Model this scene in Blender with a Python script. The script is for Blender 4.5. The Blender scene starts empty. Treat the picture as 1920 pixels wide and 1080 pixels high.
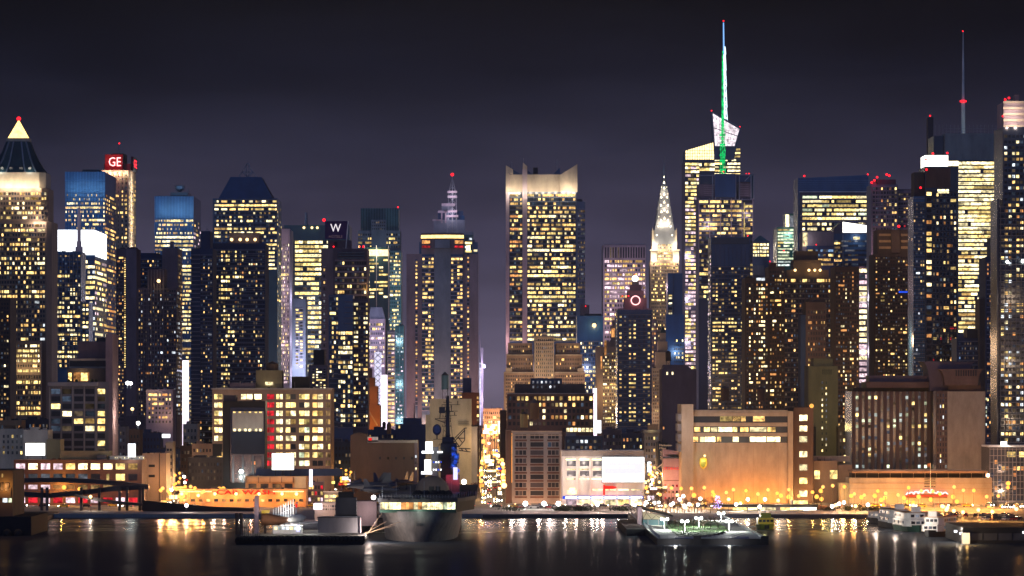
import bpy, math, random
from mathutils import Vector, Matrix
R = math.radians
random.seed(7)
scene = bpy.context.scene

# ------------------------------------------------------------------ camera, sky, fill sun, exposure
F = 8333.0; VP = 920.0; HZ = 735.0; S = 1.3; CH = 40.0 * S; G = 1.2
cam_d = bpy.data.cameras.new('camera'); cam = bpy.data.objects.new('camera', cam_d)
scene.collection.objects.link(cam)
cam.location = (0, 0, CH); cam.rotation_euler = (R(90), 0, 0)
cam_d.sensor_width = 36.0; cam_d.lens = F / 1920.0 * 36.0
cam_d.shift_x = (960 - VP) / 1920.0; cam_d.shift_y = (HZ - 540) / 1920.0
cam_d.clip_start = 1.0; cam_d.clip_end = 40000.0
scene.camera = cam

world = bpy.data.worlds.new('World'); scene.world = world; world.use_nodes = True
wt = world.node_tree; wt.nodes.clear(); wl = wt.links.new
def wn(t, **k):
    n = wt.nodes.new(t)
    for a, b in k.items(): setattr(n, a, b)
    return n
wo = wn('ShaderNodeOutputWorld'); wbg = wn('ShaderNodeBackground'); wbg2 = wn('ShaderNodeBackground'); wadd = wn('ShaderNodeAddShader')
nish = wn('ShaderNodeTexSky', sky_type='NISHITA'); nish.sun_disc = False
nish.sun_elevation = R(-7); nish.sun_rotation = R(200)
wbg.inputs['Strength'].default_value = 0.1
wl(nish.outputs[0], wbg.inputs['Color'])
tc = wn('ShaderNodeTexCoord'); sx = wn('ShaderNodeSeparateXYZ'); wl(tc.outputs['Generated'], sx.inputs[0])
def ramp(node, stops):
    cr = node.color_ramp
    while len(cr.elements) > 1: cr.elements.remove(cr.elements[-1])
    cr.elements[0].position = stops[0][0]; cr.elements[0].color = (*stops[0][1], 1)
    for p, c in stops[1:]:
        e = cr.elements.new(p); e.color = (*c, 1)
mr = wn('ShaderNodeMapRange'); mr.inputs['From Min'].default_value = 0.0; mr.inputs['From Max'].default_value = 0.2
wl(sx.outputs['Z'], mr.inputs['Value'])
cr_e = wn('ShaderNodeValToRGB')       # light-polluted night sky over the city, brighter near the skyline
ramp(cr_e, [(0.0, (.165, .135, .205)), (.07, (.112, .095, .156)), (.16, (.060, .0535, .097)), (.27, (.0245, .0240, .046)),
            (.36, (.0085, .0090, .0185)), (.45, (.0034, .0032, .0044)), (1.0, (.0020, .0024, .0042))])
wl(mr.outputs[0], cr_e.inputs[0])
cr_w = wn('ShaderNodeValToRGB')       # unseen sky behind the viewer, made bright and blue as facade fill
ramp(cr_w, [(0.0, (.125, .185, .40)), (.3, (.09, .15, .38)), (1.0, (.033, .062, .18))])
wl(mr.outputs[0], cr_w.inputs[0])
my = wn('ShaderNodeMapRange'); my.inputs['From Min'].default_value = 0.35; my.inputs['From Max'].default_value = -0.3
wl(sx.outputs['Y'], my.inputs['Value'])
mixw = wn('ShaderNodeMix', data_type='RGBA'); wl(my.outputs[0], mixw.inputs[0]); wl(cr_e.outputs[0], mixw.inputs[6]); wl(cr_w.outputs[0], mixw.inputs[7])
mp = wn('ShaderNodeMapping'); mp.inputs['Scale'].default_value = (10, 10, 40); wl(tc.outputs['Generated'], mp.inputs[0])
cn = wn('ShaderNodeTexNoise'); cn.inputs['Scale'].default_value = 1.6; cn.inputs['Detail'].default_value = 4; wl(mp.outputs[0], cn.inputs['Vector'])
cm = wn('ShaderNodeMapRange'); cm.inputs['From Min'].default_value = .3; cm.inputs['From Max'].default_value = .7
cm.inputs['To Min'].default_value = .70; cm.inputs['To Max'].default_value = 1.25; wl(cn.outputs[0], cm.inputs['Value'])
vm = wn('ShaderNodeVectorMath', operation='SCALE'); wl(mixw.outputs[2], vm.inputs[0]); wl(cm.outputs[0], vm.inputs['Scale'])
wl(vm.outputs[0], wbg2.inputs['Color']); wbg2.inputs['Strength'].default_value = 1.0
wl(wbg.outputs[0], wadd.inputs[0]); wl(wbg2.outputs[0], wadd.inputs[1]); wl(wadd.outputs[0], wo.inputs['Surface'])

sun_d = bpy.data.lights.new('fill_sun', 'SUN'); sun_d.energy = 0.09; sun_d.angle = R(12); sun_d.color = (.55, .72, 1)  # faint blue sun added to model the facades, no moon is out
sun = bpy.data.objects.new('fill_sun', sun_d); scene.collection.objects.link(sun)
sun.rotation_euler = (R(62), 0, R(-24))
scene.view_settings.view_transform = 'Standard'; scene.view_settings.look = 'None'
scene.view_settings.exposure = 0.0; scene.view_settings.gamma = 1.0; scene.view_settings.use_curve_mapping = False
cy = scene.cycles
cy.max_bounces = 5; cy.diffuse_bounces = 2; cy.glossy_bounces = 3; cy.transmission_bounces = 2; cy.transparent_max_bounces = 6
cy.caustics_reflective = False; cy.caustics_refractive = False
cy.sample_clamp_indirect = 1.5; cy.use_light_tree = True
cy.use_denoising = True

# ------------------------------------------------------------------ helpers
def X(px, u): return (px - VP) / F * u * S
def Z(py, u): return CH + (HZ - py) / F * u * S
def ML(px, u): return px / F * u * S
COL = scene.collection
BASE = {}
MAT = {}
def new_mat(name):
    m = bpy.data.materials.new(name); m.use_nodes = True
    nt = m.node_tree; nt.nodes.clear()
    o = nt.nodes.new('ShaderNodeOutputMaterial')
    return m, nt, o
def wallm(key, rgb, rough=.85, var=.3, scale=.12, metal=0, ior=1.45, spec=None):
    m, nt, o = new_mat(key); L = nt.links.new
    b = nt.nodes.new('ShaderNodeBsdfPrincipled'); L(b.outputs[0], o.inputs[0])
    g = nt.nodes.new('ShaderNodeNewGeometry'); mpn = nt.nodes.new('ShaderNodeMapping')
    mpn.inputs['Scale'].default_value = (1, 1, .35); L(g.outputs['Position'], mpn.inputs[0])
    n = nt.nodes.new('ShaderNodeTexNoise'); n.inputs['Scale'].default_value = scale; n.inputs['Detail'].default_value = 6
    n.inputs['Roughness'].default_value = .65; L(mpn.outputs[0], n.inputs['Vector'])
    r = nt.nodes.new('ShaderNodeMapRange'); r.inputs['From Min'].default_value = .3; r.inputs['From Max'].default_value = .7
    r.inputs['To Min'].default_value = 1 - var; r.inputs['To Max'].default_value = 1 + var; L(n.outputs[0], r.inputs['Value'])
    v = nt.nodes.new('ShaderNodeVectorMath'); v.operation = 'SCALE'; v.inputs[0].default_value = rgb; L(r.outputs[0], v.inputs['Scale'])
    L(v.outputs[0], b.inputs['Base Color'])
    b.inputs['Roughness'].default_value = rough; b.inputs['Metallic'].default_value = metal; b.inputs['IOR'].default_value = ior
    MAT[key] = m; return m
def glassm(key, rgb, rough=.27, ior=1.9):
    return wallm(key, rgb, rough, .35, .06, 0, ior)
def litm(key, rgb, strength, lo=.25, hi=1.35, sample=False, nscale=.55, namp=.75):
    """what one sees through a lit window: a room whose brightness differs from window to window"""
    m, nt, o = new_mat(key); L = nt.links.new
    e = nt.nodes.new('ShaderNodeEmission'); e.inputs['Color'].default_value = (*rgb, 1); L(e.outputs[0], o.inputs[0])
    oi = nt.nodes.new('ShaderNodeObjectInfo'); g = nt.nodes.new('ShaderNodeNewGeometry')
    a = nt.nodes.new('ShaderNodeMath'); a.operation = 'ADD'; L(oi.outputs['Random'], a.inputs[0]); L(g.outputs['Random Per Island'], a.inputs[1])
    f = nt.nodes.new('ShaderNodeMath'); f.operation = 'FRACT'; L(a.outputs[0], f.inputs[0])
    r = nt.nodes.new('ShaderNodeMapRange'); r.inputs['To Min'].default_value = lo * strength; r.inputs['To Max'].default_value = hi * strength; L(f.outputs[0], r.inputs['Value'])
    n = nt.nodes.new('ShaderNodeTexNoise'); n.inputs['Scale'].default_value = nscale; n.inputs['Detail'].default_value = 3; L(g.outputs['Position'], n.inputs['Vector'])
    q = nt.nodes.new('ShaderNodeMapRange'); q.inputs['From Min'].default_value = .32; q.inputs['From Max'].default_value = .68
    q.inputs['To Min'].default_value = 1 - namp; q.inputs['To Max'].default_value = 1 + namp; L(n.outputs[0], q.inputs['Value'])
    k = nt.nodes.new('ShaderNodeMath'); k.operation = 'MULTIPLY'; L(r.outputs[0], k.inputs[0]); L(q.outputs[0], k.inputs[1])
    L(k.outputs[0], e.inputs['Strength'])
    try: m.cycles.emission_sampling = 'FRONT' if sample else 'NONE'
    except Exception: pass
    MAT[key] = m; return m
def glowm(key, rgb, strength, sample=False, namp=0.0):
    return litm(key, rgb, strength, 1, 1, sample, .4, namp)

# walls
wallm('stone', (.26, .18, .135)); wallm('stone_pale', (.42, .35, .27)); wallm('brown', (.135, .085, .070)); wallm('dark_brown', (.10, .064, .050))
wallm('brick', (.13, .062, .042), scale=.25); wallm('tan', (.38, .27, .20)); wallm('cream', (.46, .40, .27)); wallm('olive', (.20, .165, .09))
wallm('concrete', (.30, .28, .26)); wallm('mauve', (.23, .175, .20)); wallm('mauve_dark', (.13, .10, .125)); wallm('pink_stone', (.40, .32, .36)); wallm('grey', (.16, .16, .18)); wallm('grey_dark', (.06, .06, .07))
wallm('black', (.015, .015, .018)); wallm('white_paint', (.72, .71, .68)); wallm('slab', (.20, .22, .27)); wallm('navy_wall', (.028, .056, .12)); wallm('copper', (.022, .05, .06), rough=.5)
wallm('blue_rib', (.16, .34, .58), rough=.5); wallm('teal', (.08, .19, .22), rough=.4); wallm('steel', (.30, .31, .33), rough=.4, metal=.6); wallm('wood', (.10, .065, .045))
wallm('hull_grey', (.115, .11, .11), scale=.5, var=.4); wallm('hull_dark', (.05, .05, .055)); wallm('deck', (.055, .055, .06)); wallm('jet_grey', (.10, .10, .11), rough=.5); wallm('jet_blue', (.03, .045, .10), rough=.4)
wallm('teal_grey', (.30, .31, .29)); wallm('road_concrete', (.19, .18, .17)); wallm('asphalt', (.05, .05, .052)); wallm('pavement', (.26, .25, .24)); wallm('earth', (.14, .13, .125)); wallm('lawn', (.085, .15, .05), scale=.5); wallm('path', (.34, .33, .31))
wallm('kerb', (.28, .28, .27)); wallm('marking', (.7, .7, .66)); wallm('orange_wall', (.46, .27, .14)); wallm('ups_brown', (.345, .285, .21), var=.22, scale=.3); wallm('taxi_yellow', (.62, .45, .03), rough=.35); wallm('taxi_green', (.22, .25, .03), rough=.4)
wallm('bark', (.09, .065, .045)); wallm('twig', (.13, .085, .06)); wallm('shrub', (.03, .045, .02)); wallm('sign_purple', (.055, .026, .13)); wallm('sign_navy', (.012, .022, .045)); wallm('terracotta', (.30, .12, .06))
wallm('car_black', (.02, .02, .022), rough=.25); wallm('car_silver', (.42, .42, .44), rough=.25, metal=.5); wallm('car_red', (.30, .02, .02), rough=.25); wallm('car_white', (.68, .68, .68), rough=.3); wallm('tyre', (.02, .02, .02))
wallm('boat_green', (.02, .06, .045), rough=.4); wallm('roof_red', (.12, .045, .035)); wallm('rust', (.16, .07, .035))
# glass
glassm('g_navy', (.014, .056, .14)); glassm('g_black', (.010, .013, .02)); glassm('g_blue', (.020, .10, .22)); glassm('g_teal', (.03, .085, .095)); glassm('g_grey', (.035, .04, .055)); glassm('g_win', (.012, .016, .026), rough=.3, ior=1.4)
glassm('g_pane', (.014, .017, .024), rough=.5, ior=1.3); glassm('g_mauve', (.055, .045, .07))
# lit windows
litm('w', (1.0, .60, .19), 1.5, .18, 1.6); litm('y', (1.0, .72, .25), 1.8, .18, 1.5); litm('h', (1.0, .84, .46), 2.3, .35); litm('c', (.85, .93, 1.0), 1.6); litm('o', (1.0, .42, .13), .8)
litm('d', (1.0, .60, .24), .30); litm('r', (1.0, .03, .05), .62, .6); litm('p', (1.0, .72, .80), 1.3); litm('g', (.88, 1.0, .66), 1.3); litm('m', (1.0, .72, .45), .075, .15, 2.0); litm('n', (.45, .65, 1.0), .06, .2, 2.0); litm('b', (.35, .6, 1.0), .7); litm('k', (.75, .80, .95), .16); litm('e', (.85, 1.0, .95), 1.0)
# lamps, signs and glowing panels
glowm('glow_white', (.93, .96, 1.0), 2.6, True, .12); glowm('glow_board', (1, .97, .86), 3.2, True, .1); glowm('glow_warm', (1, .76, .36), 2.6, True, .3); glowm('glow_pink', (1.0, .84, .98), 2.4, True, .25); glowm('glow_violet', (.80, .76, 1.0), 1.1, False, .3)
glowm('glow_orange', (1, .42, .08), 1.6, True, .2); glowm('glow_red', (1, .03, .05), 3.0); glowm('glow_gold', (1, .66, .20), 3.0, False, .25); glowm('glow_green', (.01, .72, .17), .9, False, .75); glowm('glow_ice', (.72, .88, 1.0), 2.0, False, .2); glowm('glow_blue', (.02, .10, 1.0), 1.0, False, .3)
glowm('beacon_red', (1, .012, .022), 3.2); glowm('lamp_sodium', (1, .43, .07), 2.3); glowm('lamp_white', (1, .96, .90), 9.0); glowm('lamp_cool', (.90, 1.0, .94), 9.0); glowm('lamp_warm', (1, .66, .28), 3.4); glowm('head_light', (1, .90, .72), 22.0); glowm('tail_light', (1, .04, .02), 5.0)
glowm('glow_shard', (1.0, .86, .93), 1.25, False, .55); glowm('blue_tip', (.22, .48, 1.0), 1.5); glowm('tri_window', (1, .84, .55), 6.0, False, .2); glowm('text_yellow', (1, .93, .25), 1.6); glowm('text_lilac', (.68, .66, 1.0), 1.5); glowm('text_red', (1, .03, .02), 1.1); glowm('text_white', (.95, .88, .92), 1.1); glowm('text_dim', (.55, .35, .45), .18); glowm('text_cream', (1, .62, .38), .55)
glowm('neon_pink', (1, .42, .42), 3.2); wallm('sign_red', (.16, .012, .015)); glowm('lamp_street', (1, .52, .13), 2.0); glowm('fairy_violet', (.42, .38, 1.0), 4.0)

class MB:
    def __init__(s): s.v = []; s.f = []; s.m = []; s.smooth = False
    def quad(s, a, b, c, d, m=0):
        n = len(s.v); s.v += [tuple(a), tuple(b), tuple(c), tuple(d)]; s.f.append((n, n+1, n+2, n+3)); s.m.append(m); return s
    def tri(s, a, b, c, m=0):
        n = len(s.v); s.v += [tuple(a), tuple(b), tuple(c)]; s.f.append((n, n+1, n+2)); s.m.append(m); return s
    def box(s, x0, x1, y0, y1, z0, z1, m=0):
        if x1 < x0: x0, x1 = x1, x0
        if y1 < y0: y0, y1 = y1, y0
        if z1 < z0: z0, z1 = z1, z0
        n = len(s.v)
        s.v += [(x0,y0,z0),(x1,y0,z0),(x1,y1,z0),(x0,y1,z0),(x0,y0,z1),(x1,y0,z1),(x1,y1,z1),(x0,y1,z1)]
        for q in ((0,3,2,1),(4,5,6,7),(0,1,5,4),(1,2,6,5),(2,3,7,6),(3,0,4,7)):
            s.f.append(tuple(n+i for i in q)); s.m.append(m)
        return s
    def prism(s, pts, z0, z1, m=0, top=None):
        """pts counter-clockwise in xy; top: optional other outline for the top face (same count); z1 may be a list per point"""
        k = len(pts); n = len(s.v); t = top or pts
        zz = z1 if isinstance(z1, (list, tuple)) else [z1]*k
        s.v += [(p[0], p[1], z0) for p in pts] + [(t[i][0], t[i][1], zz[i]) for i in range(k)]
        s.f.append(tuple(n+i for i in reversed(range(k)))); s.m.append(m)
        s.f.append(tuple(n+k+i for i in range(k))); s.m.append(m)
        for i in range(k):
            j = (i+1) % k
            s.f.append((n+i, n+j, n+k+j, n+k+i)); s.m.append(m)
        return s
    def xprism(s, pts, y0, y1, m=0):
        """pts in xz (counter-clockwise seen from -y), pushed from y0 to y1"""
        k = len(pts); n = len(s.v)
        s.v += [(p[0], y0, p[1]) for p in pts] + [(p[0], y1, p[1]) for p in pts]
        s.f.append(tuple(n+i for i in range(k))); s.m.append(m)
        s.f.append(tuple(n+k+i for i in reversed(range(k)))); s.m.append(m)
        for i in range(k):
            j = (i+1) % k
            s.f.append((n+j, n+i, n+k+i, n+k+j)); s.m.append(m)
        return s
    def lathe(s, cx, cy, prof, seg=12, m=0, sx=1, sy=1):
        """prof: (radius, z) from bottom to top"""
        n = len(s.v)
        for r, z in prof:
            for i in range(seg):
                a = 2*math.pi*i/seg; s.v.append((cx + sx*r*math.cos(a), cy + sy*r*math.sin(a), z))
        for j in range(len(prof)-1):
            for i in range(seg):
                k = (i+1) % seg
                s.f.append((n+j*seg+i, n+j*seg+k, n+(j+1)*seg+k, n+(j+1)*seg+i)); s.m.append(m)
        s.f.append(tuple(n+i for i in reversed(range(seg)))); s.m.append(m)
        e = n+(len(prof)-1)*seg; s.f.append(tuple(e+i for i in range(seg))); s.m.append(m)
        return s
    def bar(s, a, b, r, m=0, seg=4, r2=None):
        a = Vector(a); b = Vector(b); d = b-a
        if d.length < 1e-6: return s
        d.normalize(); up = Vector((0,0,1)) if abs(d.z) < .95 else Vector((1,0,0))
        p = d.cross(up).normalized(); q = d.cross(p).normalized(); n = len(s.v); r2 = r if r2 is None else r2
        for c, rr in ((a, r), (b, r2)):
            for i in range(seg):
                t = 2*math.pi*(i+.5)/seg; s.v.append(tuple(c + p*rr*math.cos(t) + q*rr*math.sin(t)))
        for i in range(seg):
            k = (i+1) % seg; s.f.append((n+i, n+seg+i, n+seg+k, n+k)); s.m.append(m)
        s.f.append(tuple(n+i for i in range(seg))); s.m.append(m)
        s.f.append(tuple(n+seg+i for i in reversed(range(seg)))); s.m.append(m)
        return s
    def ball(s, c, r, m=0, seg=8, rings=5, sz=1):
        prof = [(max(.001, r*math.sin(math.pi*i/rings)), c[2]-sz*r*math.cos(math.pi*i/rings)) for i in range(rings+1)]
        return s.lathe(c[0], c[1], prof, seg, m)
    def build(s, name, mats, parent=None, smooth=False):
        b = BASE.get(parent, Vector((0,0,0))) if parent is not None else Vector((0,0,0))
        me = bpy.data.meshes.new(name)
        me.from_pydata([(p[0]-b.x, p[1]-b.y, p[2]-b.z) for p in s.v], [], s.f)
        for k in ([mats] if isinstance(mats, str) else mats): me.materials.append(MAT[k])
        if max(s.m, default=0) > 0: me.polygons.foreach_set('material_index', s.m)
        if smooth: me.polygons.foreach_set('use_smooth', [True]*len(s.f))
        me.update()
        o = bpy.data.objects.new(name, me); COL.objects.link(o)
        if parent is not None: o.parent = parent; BASE[o] = b
        return o

def tag(o, label=None, cat=None, group=None, kind=None):
    if label: o['label'] = label
    if cat: o['category'] = cat
    if group: o['group'] = group
    if kind: o['kind'] = kind
    return o
def thing(name, label, cat, loc, group=None):
    o = bpy.data.objects.new(name, None); COL.objects.link(o); o.location = loc; o.empty_display_size = .5
    BASE[o] = Vector(loc); return tag(o, label, cat, group)
LK = 1.0
def light(parent, loc, power, rgb, rad=.4, kind='POINT', spot=None, rot=None, blend=.6):  # serves real lamps and also bare fill lights added without a fixture
    power *= LK
    d = bpy.data.lights.new('lamp_or_fill_light', kind); d.energy = power; d.color = rgb
    if kind in ('POINT', 'SPOT'): d.shadow_soft_size = rad
    if kind == 'SPOT': d.spot_size = R(spot); d.spot_blend = blend
    o = bpy.data.objects.new('lamp_or_fill_light', d); COL.objects.link(o)
    o.parent = parent; o.location = Vector(loc) - BASE.get(parent, Vector((0,0,0)))
    if rot: o.rotation_euler = rot
    return o
def aim(o, d):
    o.rotation_euler = Vector(d).to_track_quat('-Z', 'Y').to_euler(); return o
CHILDREN = {}
def copy_tree(o, parent=None):
    c = o.copy(); COL.objects.link(c)
    if parent is not None: c.parent = parent
    for ch in (CHILDREN.get(o) or list(o.children)): copy_tree(ch, c)
    return c
def text(parent, s, x, y, z, h, mat, name='lettering', width=None, rot=(R(90),0,0), ex=.08, align='LEFT'):
    cu = bpy.data.curves.new(name, 'FONT'); cu.body = s; cu.size = h/.70; cu.extrude = ex; cu.align_x = align
    cu.resolution_u = 2; cu.materials.append(MAT[mat])
    tmp = bpy.data.objects.new(name, cu); COL.objects.link(tmp); bpy.context.view_layer.update()
    me = bpy.data.meshes.new_from_object(tmp.evaluated_get(bpy.context.evaluated_depsgraph_get())); me.name = name
    bpy.data.objects.remove(tmp); bpy.data.curves.remove(cu)
    o = bpy.data.objects.new(name, me); COL.objects.link(o); o.parent = parent
    o.location = Vector((x,y,z)) - BASE[parent]; o.rotation_euler = rot
    if width:
        xs = [v.co.x for v in me.vertices]; w = max(xs)-min(xs)
        if w > 0: o.scale.x = width/w
    BASE[o] = BASE[parent]; return o

# ------------------------------------------------------------------ buildings
TOWERS = []
LEDGE = {'navy_wall': 'slab', 'dark_brown': 'brown', 'brown': 'tan', 'mauve_dark': 'mauve', 'g_navy': 'grey', 'g_blue': 'grey', 'g_black': 'grey_dark', 'mauve': 'pink_stone', 'slab': 'pink_stone', 'g_grey': 'slab', 'stone': 'tan', 'tan': 'stone_pale', 'teal': 'slab'}
class Tower:
    def __init__(s, name, label, u, x0, x1, y, dep, mat, cat='tower', body=True, part='wall', group=None, z0=None):
        s.u = u; s.x0 = x0; s.x1 = x1; s.dep = dep; s.mat = mat; s.Y = u*S
        s.o = thing(name, label, cat, (X((x0+x1)/2, u), s.Y+dep/2, G if z0 is None else z0), group)
        s.z0 = G if z0 is None else z0
        s.ledged = set(); s.wins = []; s.rnd = random.Random(hash_s(label)); TOWERS.append(s)
        if body:
            s.blk(x0, x1, y, None, 0, dep, mat, part)
            if z0 is None and x1-x0 > 14 and cat != 'billboard': s.roofscape(x0, x1, y, u)
    def roofscape(s, x0, x1, y, u):
        r = s.rnd; w = x1-x0
        for k in range(r.randint(2, 4)):
            c = x0+w*r.uniform(.1, .9); h = r.uniform(1.2, 3.2)*1650/u; b = r.uniform(1.2, 4)
            s.blk(c-b, c+b, y-h, y, 2+r.random()*5, 3+r.random()*4, r.choice(('grey_dark', 'black', s.mat if s.mat[:2] != 'gl' else 'grey')), r.choice(('roof_vent', 'roof_plant', 'stair_house')))
        for k in range(r.randint(1, 3)): s.mast(x0+w*r.uniform(.08, .92), y-r.uniform(4, 9)*1650/u, y, .16, .07, 'grey_dark', r.uniform(1, 6), 'aerial')
    def box(s, x0, x1, y0, y1, yo=0, dep=None):
        d = s.dep if dep is None else dep
        return (X(x0, s.u), X(x1, s.u), s.Y+yo, s.Y+yo+d, s.z0 if y1 is None else Z(y1, s.u), Z(y0, s.u))
    def blk(s, x0, x1, y0, y1, yo=0, dep=None, mat=None, name='wall', parent=None):
        """y1 None: down to the ground; yo metres behind the front"""
        return MB().box(*s.box(x0, x1, y0, y1, yo, dep)).build(name, mat or s.mat, parent or s.o)
    def poly(s, pts, yo, dep, mat, name, parent=None):
        return MB().xprism([(X(a, s.u), Z(b, s.u)) for a, b in pts], s.Y+yo, s.Y+yo+dep).build(name, mat, parent or s.o)
    def fins(s, x0, x1, y0, y1, n, w, mat, out=.6, yo=0, name='mullion', ends=True):
        m = MB(); st = (x1-x0)/max(1, (n-1 if ends else n))
        for i in range(n):
            c = x0 + st*(i if ends else i+.5)
            m.box(X(c-w/2, s.u), X(c+w/2, s.u), s.Y+yo-out, s.Y+yo-.01, Z(y1, s.u), Z(y0, s.u))
        return m.build(name, mat, s.o)
    def bands(s, x0, x1, y0, y1, n, h, mat, out=.45, yo=0, name='spandrel', side=None):
        m = MB(); st = (y1-y0)/max(1, n-1)
        for i in range(n):
            c = y0+st*i
            m.box(X(x0, s.u), X(x1, s.u), s.Y+yo-out, s.Y+yo-.01, Z(c+h/2, s.u), Z(c-h/2, s.u))
            if side == 'R': m.box(X(x1, s.u)+.01, X(x1, s.u)+out, s.Y+yo, s.Y+yo+s.dep-.1, Z(c+h/2, s.u), Z(c-h/2, s.u))
            if side == 'L': m.box(X(x0, s.u)-out, X(x0, s.u)-.01, s.Y+yo, s.Y+yo+s.dep-.1, Z(c+h/2, s.u), Z(c-h/2, s.u))
        return m.build(name, mat, s.o)
    def grid(s, x0, x1, y0, y1, nx, ny, fx=.6, fy=.55, p=.3, mats='wwy', dark='g_win', style=0, face='F', yo=0, run=6, rowv=1.0, xs=None, dep=None, colv=0):
        """windows in nx columns and ny rows; face R/L: on the side wall at x0, along the depth"""
        r = s.rnd; u = s.u
        if u >= 1950 and nx > 2 and face == 'F': nx = int(nx*1.22+.5)
        if u >= 1950 and ny > 3: ny = int(ny*1.12+.5)
        if u >= 1950 and ny >= 8 and face == 'F' and not (x0, x1) in s.ledged:
            s.ledged.add((x0, x1)); lm = LEDGE.get(s.mat)
            if lm: s.bands(x0, x1, y0, y1, ny+1, (y1-y0)/ny*.16, lm, .3, yo, 'floor_ledge')
        cols = [r.choice((.25, .6, 1, 1.4, 2.0)) for _ in range(nx)] if colv else [1]*nx
        ch = (y1-y0)/ny
        for j in range(ny):
            zc = Z(y0+ch*(j+.5), u); h = ML(ch*fy, u)
            pr = p*(1 + rowv*(r.choice((-.75, -.45, -.1, .1, .45, .9))))
            lit = [r.random() < pr*cols[i] for i in range(nx)]
            i = 0
            while i < nx:
                k = i+1
                if (style or u >= 1950) and lit[i]:
                    lim = r.randint(2, run) if style else r.choice((1, 1, 1, 2, 2, 3))
                    while k < nx and lit[k] and k-i < lim: k += 1
                if face == 'F':
                    a = X(x0+(x1-x0)*i/nx, u); b = X(x0+(x1-x0)*k/nx, u); cell = X(x0+(x1-x0)/nx, u)-X(x0, u)
                    pos = ((a+b)/2, s.Y+yo-.06, zc)
                else:
                    d = s.dep if dep is None else dep; cell = d/nx
                    a = s.Y+yo+cell*i; b = s.Y+yo+cell*k
                    pos = (X(x0, u)+(.06 if face == 'R' else -.06), (a+b)/2, zc)
                w = (b-a)-cell*(1-fx)
                if lit[i]: s.wins.append((pos, w, h, face, r.choice(mats)))
                elif dark: q_ = r.random(); s.wins.append((pos, w, h, face, 'm' if q_ < .2 else 'n' if q_ < .34 else dark))
                i = k
    def win(s, x0, x1, y0, y1, mat, yo=0, name='window'):
        s.wins.append(((X((x0+x1)/2, s.u), s.Y+yo-.06, (Z(y0, s.u)+Z(y1, s.u))/2), ML(x1-x0, s.u), ML(y1-y0, s.u), 'F', mat))
    def beacon(s, px, py, yo=0, r=.9):
        return MB().ball((X(px, s.u), s.Y+yo, Z(py, s.u)), r*.68).build('beacon', 'beacon_red', s.o)
    def mast(s, px, y0, y1, r0, r1, mat='steel', yo=None, name='antenna'):
        y = s.Y + (s.dep/2 if yo is None else yo)
        return MB().bar((X(px, s.u), y, Z(y1, s.u)), (X(px, s.u), y, Z(y0, s.u)), r0, 0, 6, r1).build(name, mat, s.o)
    def lamp(s, px, py, yo, power, rgb, rad=.5):
        return light(s.o, (X(px, s.u), s.Y+yo, Z(py, s.u)), power*(3.2 if py >= 895 and LK == 1 else 1), rgb, rad)
LITKEYS = set('wyhcodrpgbkemn')
PANE = {}
def pane(w, h, mat):
    k = (round(w, 2), round(h, 2), mat)
    if k not in PANE:
        me = bpy.data.meshes.new('window'); a, b = w/2, h/2
        me.from_pydata([(-a,0,-b),(a,0,-b),(a,0,b),(-a,0,b)], [], [(0,1,2,3)]); me.materials.append(MAT[mat]); me.update(); PANE[k] = me
    return PANE[k]
def hash_s(t):
    h = 7
    for c in t: h = (h*131 + ord(c)) % 1000003
    return h
def finish_towers():
    for t in TOWERS:
        ws = t.wins
        if not ws: continue
        if len(ws) <= 100: own, rest = ws, []
        else:
            lit = [w for w in ws if w[4] in LITKEYS]; dark = [w for w in ws if w[4] not in LITKEYS]
            t.rnd.shuffle(lit); lit.sort(key=lambda w: -round(w[1]*w[2]*.2)); own = lit[:100]; rest = lit[100:] + dark
            if len(own) < 100: k = 100-len(own); own = own + dark[:k]; rest = dark[k:]
        b = BASE[t.o]
        for pos, w, h, face, mk in own:
            o = bpy.data.objects.new('window', pane(w, h, mk)); COL.objects.link(o); o.parent = t.o
            o.location = Vector(pos)-b
            if face != 'F': o.rotation_euler.z = R(90 if face == 'R' else -90)
        if rest:
            keys = sorted(set(w[4] for w in rest)); m = MB()
            for pos, w, h, face, mk in rest:
                x, y, z = pos; a, q = w/2, h/2; i = keys.index(mk)
                if face == 'F': m.quad((x-a,y,z-q),(x+a,y,z-q),(x+a,y,z+q),(x-a,y,z+q), i)
                elif face == 'R': m.quad((x,y-a,z-q),(x,y+a,z-q),(x,y+a,z+q),(x,y-a,z+q), i)
                else: m.quad((x,y+a,z-q),(x,y-a,z-q),(x,y-a,z+q),(x,y+a,z+q), i)
            m.build('window', keys, t.o)['kind'] = 'stuff'

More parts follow.
